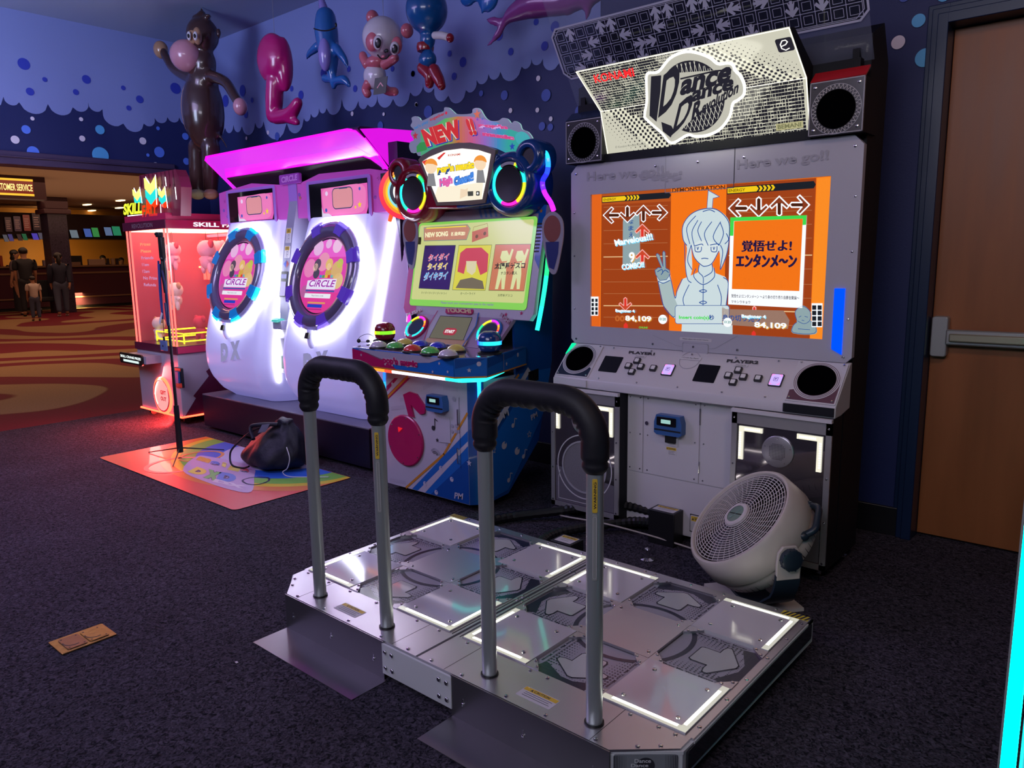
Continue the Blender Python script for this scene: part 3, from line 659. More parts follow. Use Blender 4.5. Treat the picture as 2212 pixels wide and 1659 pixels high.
for k in range(60):
    a = fb_.px(1380+random.random()*90, 395+random.random()*18-20); b.box(a[0], a[0]+.012, 0, .0006, a[1], a[1]+.012, GH, Fr((0, YB, 0), (1, 0, 0), (0, 0, 1)) if 0 else None) if 0 else b.poly(fb_, [(a[0], a[1]), (a[0]+.012, a[1]), (a[0]+.012, a[1]+.012), (a[0], a[1]+.012)], GH, .0008+.00002*k)
p0, p1 = fb_.px(1438, 352), fb_.px(1585, 400)
b.stroke(fb_, [(p0[0], Z1), (p0[0], p1[1]-.01), (p1[0], p1[1]-.01), (p1[0], Z1)], .003, GH, .001)
b.poly(fb_, [(p1[0]-.001, p1[1]-.01), (p1[0]+.002, p1[1]-.01), (p1[0]+.002, Z1), (p1[0]-.001, Z1)], INK, .0012)
b.stroke(fb_, [(-.2, Z0+.06), (-.08, Z0+.02), (.02, Z0+.01), (.1, Z0+.02), (.2, Z0+.08)], .002, GH, .001)
a = fb_.px(1502, 748); b.prism(fb_, rrect(a[0]-.06, a[0]+.06, a[1]-.03, a[1]+.012, .006), 0, .002, PLA); b.stroke(fb_, rrect(a[0]-.06, a[0]+.06, a[1]-.03, a[1]+.012, .006), .0018, GH, .003, True)
b.prism(fb_, rrect(a[0]-.075, a[0]+.075, a[1]+.022, a[1]+.036, .003), 0, .001, PAPER); b.text(fb_, 'Please adjust the screen volume', (a[0]-.06, a[1]+.026), (a[0]+.06, a[1]+.026), INK, hgt=.006, h=.0016)
for x in (X0+.03, -.2, .0, .2, X1-.03):
    for z in (Z0+.02, Z1-.04): b.lathe(fb_, (x, z), [(.006, 0), (.005, .003), (.0001, .004)], SCREW, 10)
for z in (1.0, 1.25, 1.45): 
    for s_ in (-1, 1): b.lathe(fb_, (s_*(X1-.02), z), [(.005, 0), (.004, .003), (.0001, .004)], SCREW, 10)
b.build('bezel_graphics', dg, smooth=0)
# blue light bars
BL = em((0.0, 0.07, 1.0), 1.3, 'blue_bar')
for s_, dx in ((-1, 0), (1, 0)):
    b = B(); x = s_*.598; b.prism(fb_, [(x-.020, .885), (x+.018, .865), (x+.018, 1.115), (x-.020, 1.115)] if s_ > 0 else [(x-.018, .865), (x+.020, .885), (x+.020, 1.115), (x-.018, 1.115)], 0, .006, BL)
b.build('light_bar', dg, smooth=0)
# ---------------- screen
ys = YB+.012; f = FY(ys); b = B()
OR = em('#f07318', 1.0); ORD = em('#9c4018', 1.0); ORM = em('#e0641c', 1.0); ORL = em('#f78a24', 1); W_ = em('#c9d9dc', 1.0); WW = em('#eef2f6', 1.1); LN = em('#24509c', .9); GY = em('#93aaae', .9); RD = em('#e0342c', 1.0); PK = em('#f07a6c', 1); YE = em('#f0c818', 1.0); DK = em('#20242c', .8); GN = em('#3fd84c', 1.0); CY = em('#7fe0ff', 1)
cA = crop(1200, 340, 3.16)
def P(L): return f.pts(L, cA)
def pg(L, M, h): b.poly(f, P(L), M, h)
H1 = .0006
b.prism(f, [(sx0-.01, sz0-.01), (sx1+.01, sz0-.01), (sx1+.01, sz1+.01), (sx0-.01, sz1+.01)], -.01, 0, OR, BLACK)
pg([(315, 243), (790, 212), (775, 1183), (308, 1160)], ORD, H1); pg([(1168, 185), (1780, 140), (1735, 1238), (1150, 1205)], ORD, H1)
pg([(246, 250), (310, 245), (303, 1160), (246, 1155)], ORM, H1); pg([(1785, 140), (1882, 132), (1820, 1243), (1738, 1240)], ORL, H1)
pg([(318, 243), (790, 212), (789, 300), (317, 325)], em('#b0501e', 1), H1*1.5)
for y, w in ((340, 3), (420, 3), (500, 3), (590, 3), (680, 6), (765, 3), (850, 3), (930, 3), (1012, 6), (1090, 3)):
    M = em('#f0c890', .9) if w > 3 else em('#c47a4c', .8)
    b.stroke(f, P([(330, y), (765, y-20+y*.022)]), w*.0007, M, H1*2)
for y, w in ((290, 3), (380, 3), (470, 3), (560, 3), (670, 6), (760, 3), (860, 3), (950, 3), (1040, 6), (1130, 3)):
    M = em('#f0c890', .9) if w > 3 else em('#c47a4c', .8)
    b.stroke(f, P([(1185, y), (1750, y-40+y*.055)]), w*.0007, M, H1*2)
# energy gauges
for (xa, ya, xb, yb, h_, e1, e2) in ((318, 290, 790, 257, 42, 488, 575), (1172, 228, 1778, 185, 50, 1388, 1500)):
    def g(x, t): yy = ya+(yb-ya)*(x-xa)/(xb-xa); return (x, yy+t*h_/2)
    pg([g(xa, -1), g(xb-14, -1), g(xb, 0), g(xb-14, 1), g(xa, 1)], DK, H1*3)
    pg([g(xa+4, -.75), g(e1-14, -.75), g(e1, 0), g(e1-14, .75), g(xa+4, .75)], YE, H1*4)
    for k in range(4):
        x = e1+(e2-e1)*k/4; w = (e2-e1)/4
        pg([g(x, -.75), g(x+w*.55, -.75), g(x+w, 0), g(x+w*.55, .75), g(x, .75), g(x+w*.4, 0)], YE, H1*4)
    b.tpx(f, 'ENERGY', g(xa+12, .45), g(xa+(e1-xa)*.58, .45), g(xa+12, -.35), em('#7a6410', .8), h=H1*5, bold=.02, cr=cA)
b.tpx(f, 'DEMONSTRATION', (798, 240), (1160, 218), (798, 212), em('#5c3016', .8), h=H1*4, bold=.03, cr=cA)
# step arrows
def arrow(c, r, ang, Mo, Mi, h, asp=1.0):
    base = [(0, 1), (1, 0), (.78, -.26), (.24, .22), (.24, -.85), (0, -1.05), (-.24, -.85), (-.24, .22), (-.78, -.26), (-1, 0)]
    cc, ss = cos(ang), sin(ang)
    for k, M, q in ((1.0, Mo, h), (.80, Mi, h+H1)):
        pts = [(c[0]+(x*cc-y*ss)*r, c[1]-(x*ss+y*cc)*r*asp) for x, y in base]
        if k > .9: b.stroke(f, P(pts), r*.00008, Mo, q+H1*1.5, True)
        else: pg(pts, Mi, q); pg([(c[0]+(x*cc-y*ss)*r, c[1]-(x*ss+y*cc)*r*asp) for x, y in [(.13, .3), (.13, -.8), (0, -.92), (-.13, -.8), (-.13, .3)]], em('#4a2414', .8) if Mo is WW else RD, q+H1*.5)
AR = em('#8a3c20', .9)
for k, a_ in enumerate((pi/2, pi, 0, -pi/2)):
    arrow((385+k*109, 395-k*6), 56, a_, WW, AR, H1*5); arrow((1250+k*140, 348-k*8), 66, a_, WW, AR, H1*5)
# falling arrows
pg([(462, 440), (470, 395), (575, 385), (580, 725), (460, 735)], GY, H1*4)
b.tpx(f, 'な', (500, 455), (535, 453), (500, 425), LN, h=H1*5, cr=cA, bold=.02); b.tpx(f, 'ま', (500, 500), (535, 498), (500, 468), LN, h=H1*5, cr=cA, bold=.02); b.tpx(f, 'え', (503, 545), (535, 543), (503, 513), LN, h=H1*5, cr=cA, bold=.02)
for c in ((596, 505), (596, 680)): arrow(c, 50, 0, em('#f8b0a8', 1), em('#c8482c', 1), H1*6)
for c in ((480, 1002), (1360, 1062)): arrow(c, 44, pi, em('#f8b0a8', 1), em('#c8482c', 1), H1*6)
for c in ((482, 1150), (1355, 1205)): pg([(c[0]-14, c[1]+14), (c[0]-14, c[1]-8), (c[0], c[1]-24), (c[0]+14, c[1]-8), (c[0]+14, c[1]+14)], RD, H1*6)
# singer drawn in line art
pg([(1048, 225), (1120, 268), (1078, 280), (1072, 350), (1036, 350), (1042, 240)], W_, H1*5); b.stroke(f, P([(1036, 350), (1045, 225), (1122, 268), (1078, 280), (1072, 350)]), .0022, LN, H1*6)
body = [(990, 720), (975, 785), (870, 830), (815, 960), (790, 830), (780, 770), (710, 770), (688, 790), (700, 840), (710, 870), (740, 1010), (800, 1085), (865, 1140), (862, 1187), (1210, 1207), (1210, 1130), (1165, 1030), (1183, 850), (1160, 815), (1095, 790), (1070, 730)]
pg(body, W_, H1*5)
hair = spline([(900, 620), (875, 560), (872, 480), (905, 410), (980, 360), (1060, 345), (1130, 370), (1185, 430), (1192, 520), (1175, 650), (1130, 760), (1120, 640), (1070, 730), (1020, 745), (960, 700), (930, 600), (935, 760), (905, 840), (890, 740)], 4, True)
pg([tuple(p) for p in hair], W_, H1*6)
def ln(L, w=.0034, n=5, M=None, h=H1*8): b.stroke(f, P([tuple(p) for p in spline(L, n)]), w, M or LN, h)
pg([(930, 600), (950, 680), (990, 730), (1025, 742), (1070, 725), (1120, 640), (1118, 590), (1000, 560)], em('#d4e0e0', 1), H1*6.5)
for L in ([(900, 600), (875, 560), (872, 470), (920, 395), (1000, 355), (1100, 355), (1180, 430), (1190, 530), (1172, 660), (1128, 765), (1145, 650), (1130, 600)], [(885, 590), (890, 740), (905, 830), (930, 855)], [(930, 598), (905, 700), (935, 765)], [(930, 600), (950, 680), (1000, 735), (1030, 742), (1072, 722), (1118, 640)], [(960, 400), (900, 480), (920, 590)], [(975, 430), (935, 510), (950, 600)], [(1000, 440), (975, 500), (1000, 570)], [(1070, 440), (1020, 520), (1045, 600)], [(1130, 440), (1080, 540), (1118, 600)], [(1128, 445), (1150, 520), (1120, 600)], [(1170, 520), (1185, 560), (1160, 590)], [(1010, 370), (1055, 358), (1090, 372)],
          [(985, 735), (980, 780), (1010, 815), (1012, 860)], [(1072, 728), (1072, 780), (1020, 815)], [(960, 760), (948, 815), (1010, 868), (1085, 820), (1085, 755)], [(870, 830), (835, 900), (820, 960), (795, 850), (780, 800)], [(705, 850), (740, 1010), (800, 1085), (815, 1085)], [(915, 870), (875, 960), (885, 1020)], [(1110, 870), (1135, 950), (1130, 1025)], [(1150, 820), (1183, 860), (1165, 1030)], [(1012, 870), (1010, 1015)], [(985, 912), (1012, 902), (1035, 912), (1010, 922), (985, 912)], [(985, 990), (1012, 980), (1035, 990), (1010, 1000), (985, 990)], [(1000, 692), (1020, 688), (1045, 692)], [(950, 605), (1000, 592), (1010, 600)], [(1060, 598), (1110, 590), (1120, 600)], [(955, 610), (958, 640), (985, 645), (998, 635), (1000, 612)], [(1065, 612), (1068, 640), (1095, 645), (1105, 635), (1106, 608)]): ln(L)
for cx_ in (975, 1085): b.stroke(f, P([(cx_-5, 612), (cx_, 630), (cx_+6, 612)]), .003, LN, H1*9)
# raised hand with two fingers
hand = [(688, 800), (682, 770), (705, 752), (728, 755), (690, 665), (698, 655), (712, 665), (738, 745), (735, 650), (742, 638), (752, 650), (756, 755), (782, 770), (786, 800), (760, 835), (715, 840)]
pg(hand, GY, H1*7); b.stroke(f, P(hand), .0022, LN, H1*8, True); ln([(700, 780), (730, 765), (735, 790)]); ln([(725, 800), (750, 770), (775, 785)]); ln([(705, 845), (740, 858), (785, 838)])
pg([(710, 865), (790, 840), (815, 960), (870, 1090), (800, 1087), (740, 1010)], em('#a9bcbd', .95), H1*5.5)
# speech box and captions
pg(rrect(822, 1190, 1010, 1135, 18), W_, H1*9); b.stroke(f, P(rrect(822, 1190, 1010, 1135, 18)), .0022, LN, H1*10, True)
pg([(1140, 1010), (1165, 1035), (1560, 1045), (1600, 1110), (1590, 1170), (1140, 1140)], em('#b08a78', .7), H1*9)
b.tpx(f, 'Insert coin(s).', (848, 1108), (1062, 1112), (848, 1078), GN, h=H1*12, bold=.03, cr=cA)
b.tpx(f, '秒', (1052, 1108), (1088, 1112), (1052, 1072), LN, h=H1*11, bold=.02, cr=cA); b.tpx(f, '身の切り売り', (1142, 1114), (1400, 1125), (1142, 1070), LN, h=H1*11, bold=.02, cr=cA)
# album card
pg([(1198, 410), (1718, 395), (1688, 1028), (1182, 1003)], WW, H1*9)
pg([(1198, 410), (1718, 395), (1714, 460), (1690, 462), (1692, 420), (1222, 435), (1218, 535), (1195, 535)], GN, H1*10)
pg([(1224, 436), (1692, 417), (1668, 912), (1208, 898)], OR, H1*10)
DI = em('#261a44', .9)
b.tpx(f, '覚悟せよ!', (1272, 645), (1612, 640), (1275, 568), DI, h=H1*12, bold=.018, cr=cA); b.tpx(f, '覚悟せよ!', (1277, 645), (1617, 640), (1280, 568), DI, h=H1*12.4, bold=.018, cr=cA); b.tpx(f, 'エンタンメ〜ン', (1242, 750), (1652, 753), (1245, 660), DI, h=H1*12.4, bold=.03, cr=cA); b.tpx(f, 'エンタンメ〜ン', (1235, 752), (1645, 755), (1238, 660), DI, h=H1*12, bold=.03, cr=cA)
b.tpx(f, '覚悟せよ!エンタンメ〜ン 〜より身の切り売り自暴自棄編〜', (1205, 956), (1668, 972), (1205, 932), INK if 0 else em('#2c2a3a', .8), h=H1*12, cr=cA, bold=.01); b.tpx(f, 'マキシウキョウ', (1205, 993), (1335, 998), (1205, 974), em('#2c2a3a', .8), h=H1*12, cr=cA, bold=.01)
# lettering
for t, bl, br, tl in (('Marvelous!!!', (415, 605), (672, 560), (405, 562)), ('COMBO!!', (460, 768), (612, 748), (455, 730)), ('9', (512, 720), (552, 712), (505, 650)), ('Beginner 4', (415, 1058), (545, 1062), (415, 1034)), ('Beginner 4', (1275, 1098), (1440, 1104), (1275, 1070)), ('84,109', (482, 1120), (660, 1126), (482, 1078)), ('84,109', (1362, 1165), (1582, 1176), (1362, 1120))):
    M = CY if t[0] in 'MCB' else em('#d8a040', 1)
    sh = lambda p, d: (p[0]+d, p[1]+d)
    b.tpx(f, t, sh(bl, 5), sh(br, 5), sh(tl, 5), M, h=H1*13, bold=.05, cr=cA); b.tpx(f, t, bl, br, tl, WW, h=H1*14, bold=.035, cr=cA)
b.tpx(f, '00', (412, 1118), (478, 1120), (412, 1078), em('#c86a30', .9), h=H1*13, bold=.03, cr=cA); b.tpx(f, 'ONLINE', (575, 1166), (635, 1168), (575, 1153), GN, h=H1*13, cr=cA, bold=.02)
for c in ((738, 1105), (1180, 1125)):
    pg([(c[0]+30*cos(k*pi/12), c[1]+32*sin(k*pi/12)) for k in range(24)], WW, H1*13); b.tpx(f, '0120', (c[0]-22, c[1]+6), (c[0]+22, c[1]+8), (c[0]-22, c[1]-12), em('#3c9c8c', .8), h=H1*14, cr=cA, bold=.02)
# keypads
for x0, x1, y0, y1 in ((247, 298, 950, 1080), (1752, 1826, 995, 1158)):
    pg([(x0, y0), (x1, y0), (x1-2, y1), (x0, y1)], WW, H1*10)
    for i in range(2):
        for j in range(4):
            a = x0+4+i*(x1-x0)/2; c = y0+14+j*(y1-y0-14)/4; pg([(a, c), (a+(x1-x0)/2-9, c), (a+(x1-x0)/2-9, c+(y1-y0-14)/4-7), (a, c+(y1-y0-14)/4-7)], DK, H1*11)
# small seated figure, bottom right
pg([tuple(p) for p in spline([(1640, 1050), (1690, 1010), (1740, 1050), (1745, 1110), (1775, 1140), (1778, 1205), (1625, 1200), (1622, 1150), (1650, 1120)], 4, True)], GY, H1*8)
for L in ([(1650, 1110), (1640, 1050), (1690, 1015), (1740, 1050), (1740, 1110), (1700, 1135), (1655, 1115)], [(1665, 1090), (1680, 1082)], [(1705, 1084), (1725, 1090)], [(1685, 1110), (1700, 1114)], [(1650, 1125), (1625, 1150), (1628, 1195), (1770, 1200), (1775, 1140), (1745, 1120)], [(1660, 1170), (1740, 1175)]): ln(L, .002, 4, LN, H1*9)
b.build('screen', dg, smooth=0)
# ---------------- control panel
CF = Fr((0, 1.334, .684), (1, 0, 0), (0, .145, .145)); Ls = hypot(.145, .151)
b = B(); prof = [(1.50, .835), (1.479, .832), (1.338, .690), (1.334, .684), (1.334, .645), (1.40, .645), (1.50, .66)]
b.prism(Fr((-CW, 0, 0), (0, 1, 0), (0, 0, 1)), prof, 0, 2*CW, WHT); b.build('control_panel', dg, bev=.003)
cp = Fr((0, 1.336, .688), (1, 0, 0), (0, .141, .144))
b = B(); cB = crop(1160, 720, 2.962)
def cpx(x, y): return cp.px(*cB(x, y))
for xs, lab, c0 in ((0, 'PLAYER1', 480), (1, 'PLAYER2', 1090)):
    q = ((440, 143), (552, 155), (508, 255), (390, 240)) if xs == 0 else ((1040, 198), (1176, 209), (1130, 320), (992, 305))
    pts = [cpx(*p) for p in q]; xa = min(pts[0][0], pts[3][0])*.5+max(pts[0][0], pts[3][0])*.5; xb = (pts[1][0]+pts[2][0])/2; ya = (pts[2][1]+pts[3][1])/2; yb = (pts[0][1]+pts[1][1])/2
    k = B(); k.prism(cp, rrect(xa, xb, ya, yb, .004), 0, .0015, BLKG); k.build('small_display', dg, smooth=0)
    t0, t1, t2 = ((586, 130), (752, 142), (590, 113)) if xs == 0 else ((1212, 186), (1415, 198), (1218, 166))
    k = B(); k.tpx(cp, lab, t0, t1, t2, INK, h=.001, bold=.05, cr=cB); k.build('player_lettering', dg, smooth=0); k = B()
    xl, yl = cpx(*((660, 148) if xs == 0 else (1305, 205))); k.prism(cp, rrect(xl-.03, xl+.03, yl-.006, yl+.006, .001), 0, .001, PAPER); k.text(cp, 'Select/Decide', (xl-.022, yl-.003), (xl+.022, yl-.003), INK, hgt=.006, h=.0015); k.build('paper_label', dg, smooth=0)
xl, yl = cpx(982, 160); b.prism(cp, rrect(xl-.05, xl+.05, yl-.009, yl+.009, .002), 0, .001, PAPER); b.text(cp, '1 Credit Per Player', (xl-.04, yl-.004), (xl+.04, yl-.004), INK, hgt=.008, h=.0015)
b.ring(cp, (xl+.0, yl-.01), .045, .047, GH, .0004, .0008)
for x in (-.4, -.2, 0, .2, .38):
    for y in (.012, .19): b.lathe(cp, (x, y), [(.005, 0), (.004, .003), (.0001, .004)], SCREW, 10)
b.build('panel_graphics', dg, smooth=0)
KEY = mat('key_white', (.7, .7, .72), .3); KB = mat('key_black', (.02, .02, .025), .3)
for (x, y) in ((643, 180), (587, 212), (666, 217), (608, 250), (746, 227), (1290, 240), (1226, 274), (1322, 283), (1256, 317), (1417, 293)):
    c = cpx(x, y); k = B(); r = .0155
    k.prism(cp, rrect(c[0]-r, c[0]+r, c[1]-r, c[1]+r, .004), 0, .008, KB); k.prism(cp, rrect(c[0]-r*.62, c[0]+r*.62, c[1]-r*.55, c[1]+r*.65, .003), .008, .011, KEY); k.build('key_button', dg, smooth=30)
for (x, y) in ((841, 237), (1531, 303)):
    c = cpx(x, y); k = B(); k.prism(cp, rrect(c[0]-.026, c[0]+.026, c[1]-.030, c[1]+.030, .004), 0, .005, BLACK); k.prism(cp, rrect(c[0]-.022, c[0]+.022, c[1]-.026, c[1]+.026, .003), .005, .008, em('#c3a8ff', 1.15))
    for s1 in (-1, 1):
        for s2 in (-1, 1): k.stroke(cp, [(c[0]+s1*.019, c[1]+s2*.014), (c[0]+s1*.019, c[1]+s2*.023), (c[0]+s1*.010, c[1]+s2*.023)], .0022, em('#ff6a9c', 1.3), .009)
    k.text(cp, 'P', (c[0]-.004, c[1]-.003), (c[0]+.004, c[1]-.003), INK, hgt=.009, h=.009, bold=.03); k.stroke(cp, rrect(c[0]-.008, c[0]+.008, c[1]-.007, c[1]+.010, .002), .0016, INK, .009, True); k.build('card_reader', dg, smooth=0)
# round speakers at the panel ends
for s_ in (-1, 1):
    cx_ = s_*.552; b = B(); M = mat('left_speaker_navy', (.012, .022, .05), .25) if s_ < 0 else mat('right_speaker_plum', (.13, .055, .085), .25)
    wd_ = .094
    b.prism(cp, rrect(cx_-wd_, cx_+wd_, .006, .198, .004), 0, .004, WHT)
    b.prism(cp, [(cx_-wd_+.006, .012), (cx_+wd_-.006, .012), (cx_+wd_-.006, .10 if s_ > 0 else .19), (cx_-wd_+.006, .055 if s_ > 0 else .05)] if s_ > 0 else [(cx_-wd_+.006, .012), (cx_+wd_-.006, .012), (cx_+wd_-.006, .06), (cx_-wd_+.006, .17)], .004, .005, M)
    b.disc(cp, (cx_, .108), .088, WHT, .0058, 48)
    for r in (.085, .079, .073): b.ring(cp, (cx_, .108), r-.0035, r-.0015, M, .006, .0066, 48)
    b.lathe(cp, (cx_, .108), [(.070, .006), (.070, .011), (.064, .012), (.060, .008), (.0001, .006)], VOID, 40)
    for p in ((-.08, .02), (.08, .02), (-.08, .19), (.08, .19)): b.lathe(cp, (cx_+p[0], p[1]), [(.005, .005), (.004, .008), (.0001, .009)], SCREW, 10)
    if s_ < 0: b.prism(cp, [(cx_-wd_+.002, .13), (cx_-wd_+.014, .15), (cx_-wd_+.03, .195), (cx_-wd_+.008, .195)], .005, .010, em((0.0, .9, .35), 1.2, 'green_corner'))
    b.build('speaker_plate', dg, smooth=30)
for s_ in (-1, 1): b = B(); b.box(s_*.552-.094, s_*.552+.094, 1.326, 1.336, .652, .684, DBLK if s_ > 0 else WHT); b.build('lower_trim', dg, smooth=0)
# ---------------- lower towers
YT = 1.318
GLS = mat('smoked_mirror', (.20, .18, .21), .05, .85); FRM = mat('tower_frame_metal', (.42, .41, .44), .3, .6)
for s_ in (-1, 1):
    xa, xb = (-.650, -.268) if s_ < 0 else (.262, .650)
    b = B(); b.box(xa, xb, YT, 1.42, .06, .645, DBLK)
    t = .022; fr = FY(YT)
    for q in ((xa, xa+t, .06, .632), (xb-t, xb, .06, .632), (xa, xb, .06, .06+t), (xa, xb, .585, .632)): b.prism(fr, [(q[0], q[2]), (q[1], q[2]), (q[1], q[3]), (q[0], q[3])], 0, .008, FRM)
    b.prism(fr, [(xa, .632), (xb, .632), (xb, .646), (xa, .646)], 0, .018, WHT)
    tw = b.build('speaker_tower', dg, smooth=0)
    b = B(); b.prism(fr, [(xa+t, .082), (xb-t, .082), (xb-t, .585), (xa+t, .585)], 0, .003, GLS)
    g = FRM
    # subwoofer plate in the lower half
    cx_ = (xa+xb)/2; cz = .245
    b.poly(fr, [(xa+t+.004, .086), (xb-t-.004, .086), (xb-t-.004, .215), (xa+t+.004, .26)], mat('tower_grey_panel', (.13, .12, .15), .3), .0035)
    if s_ > 0: b.poly(fr, [(xa+t+.004, .215), (xb-t-.004, .26), (xb-t-.004, .40), (xa+t+.004, .40)], GLS, .0036)
    else: b.ring(fr, (cx_, cz+.03), .150, .155, WHT, .003, .005, 56); b.ring(fr, (cx_, cz+.03), .118, .126, mat('woofer_ring', (.33, .32, .37), .4), .003, .008, 56)
    if s_ < 0: b.disc(fr, (cx_, cz+.03), .118, mat('perforated_grille', (.17, .16, .19), .5, var=.9, vscale=300), .0045, 48)
    b.stroke(fr, [(xa+t+.02, .10), (cx_+.02, .10), (cx_+.05, .13), (cx_+.05, .16)], .003, WHT, .005); b.stroke(fr, [(xa+t+.02, .10), (xa+t+.02, .20), (xa+t+.03, .24)], .003, WHT, .005)
    for x in (xa+.011, xb-.011):
        for z in (.09, .25, .42, .61): b.lathe(fr, (x, z), [(.0045, .008), (.004, .011), (.0001, .012)], SCREW, 8)
    pn = b.build('tower_panel', tw, smooth=0)
    # L shaped lights
    for s2 in (-1, 1):
        b = B(); x = cx_+s2*(xb-xa)/2-s2*(t+.010); z = .577; w = .019; Lh = .095; Lv = .135
        L = [(x, z), (x-s2*Lh, z), (x-s2*Lh, z-w), (x-s2*w, z-w), (x-s2*w, z-Lv), (x, z-Lv)]
        if s2 < 0: L = L[::-1]
        b.prism(fr, L, .003, .010, em('#f4f0da', 1.0), EDGEW)
        for k in range(9): xx = x-s2*(.026+k*.0072); b.poly(fr, [(xx-.002, z-.013), (xx+.002, z-.013), (xx+.002, z-.006), (xx-.002, z-.006)], LEDW, .0108)
        for k in range(11): zz = z-.026-k*.0092; b.poly(fr, [(x-s2*.0065-.0035, zz-.0022), (x-s2*.0065+.0035, zz-.0022), (x-s2*.0065+.0035, zz+.0022), (x-s2*.0065-.0035, zz+.0022)], LEDW, .0108)
        b.build('corner_light', tw, smooth=0)
    b = B(); c = (cx_-.005, .495); b.lathe(fr, c, [(.062, .003), (.062, .009), (.058, .011), (.0001, .011)], FRM, 40)
    for i in range(-6, 7):
        for j in range(-6, 7):
            if i*i+j*j < 36: b.disc(fr, (c[0]+i*.0058, c[1]+j*.0058), .0019, INK, .0116, 6)
    for k in range(5): an = k*2*pi/5+pi/2; b.lathe(fr, (c[0]+.052*cos(an), c[1]+.052*sin(an)), [(.003, .011), (.002, .013), (.0001, .0135)], SCREW, 8)
    b.build('tweeter', tw, smooth=30)
# centre section
YC = 1.385; fr = FY(YC); b = B()
b.box(-.268, .262, YC, 1.45, .035, .650, WHT); b.build('front_panel', dg, smooth=0)
b = B()
zc0 = .285
for xa, xb in ((-.262, -.186), (-.180, .088), (.094, .258)): b.prism(fr, [(xa, zc0), (xb, zc0), (xb, .640), (xa, .640)], 0, .006, WHT)
b.prism(fr, [(-.262, .04), (.258, .04), (.258, zc0-.005), (-.262, zc0-.005)], 0, .003, WHT)
for x in (-.25, -.198, -.16, .07, .11, .24):
    for z in (.30, .46, .625): b.lathe(fr, (x, z), [(.004, .006), (.0035, .008), (.0001, .009)], SCREW, 8)
b.prism(fr, [(.089, .54), (.093, .54), (.093, .61), (.089, .61)], .003, .010, CHROME); b.prism(fr, [(.089, .33), (.093, .33), (.093, .38), (.089, .38)], .003, .010, CHROME)
b.lathe(fr, (-.163, .515), [(.010, .006), (.009, .012), (.0001, .012)], CHROME, 16)
b.build('service_door', dg, smooth=0, bev=0)
def swipe(b, fr, x, z, s=1.0):
    BLU = mat('reader_blue', (.03, .11, .33), .35)
    w = .066*s; h = .040*s
    b.prism(fr, [(x-w*.85, z+h), (x+w*.85, z+h), (x+w, z+h*.2), (x+w, z-h), (x+w*.8, z-h*1.2), (x-w*.8, z-h*1.2), (x-w, z-h), (x-w, z+h*.2)], 0, .045*s, BLU)
    b.prism(fr, rrect(x-w*.78, x+w*.62, z-h*.15, z+h*.8, .004), .045*s, .049*s, BLKG); b.prism(fr, rrect(x-w*.45, x+w*.25, z+h*.12, z+h*.55, .002), .049*s, .050*s, em('#9fd0c8', .9))
    b.prism(fr, [(x-w*.95, z-h*.72), (x+w*.95, z-h*.72), (x+w*.95, z-h*.55), (x-w*.95, z-h*.55)], .045*s, .047*s, BLACK)
b = B(); c = fr.px(1453, 914); swipe(b, fr, c[0], c[1]); rd = b.build('swipe_reader', dg, smooth=0, bev=.003)
b = B(); x, z = c; b.prism(fr, rrect(x-.032, x+.032, z-.10, z-.05, .003), .006, .010, PAPER); b.prism(fr, rrect(x-.024, x+.024, z-.085, z-.045, .002), .010, .022, BLACK); warn(b, Fr(fr.w(0, 0, .006), fr.ex, fr.ey), x-.026, x+.026, z-.145, z-.105, .001, lines=3); b.build('bill_plate', dg, smooth=0)
b = B(); q = fr.px(1512, 1128); b.prism(fr, [(q[0]-.045, q[1]-.05), (q[0]+.045, q[1]-.05), (q[0]+.045, q[1]+.03), (q[0]-.045, q[1]+.03)], .003, .005, INK); warn(b, Fr(fr.w(0, 0, .005), fr.ex, fr.ey), q[0]-.042, q[0]+.042, q[1]-.046, q[1]+.026, .001, title='WARNING'); b.build('warning_label', dg, smooth=0)
for x, y in ((.60, 1.40), (-.60, 1.40), (.60, 1.66), (-.60, 1.66)): b = B(); b.lathe(f0, (x, y), [(.026, .001), (.026, .010), (.010, .014), (.010, .06)], CHROME, 16); b.build('levelling_foot', dg, smooth=30)
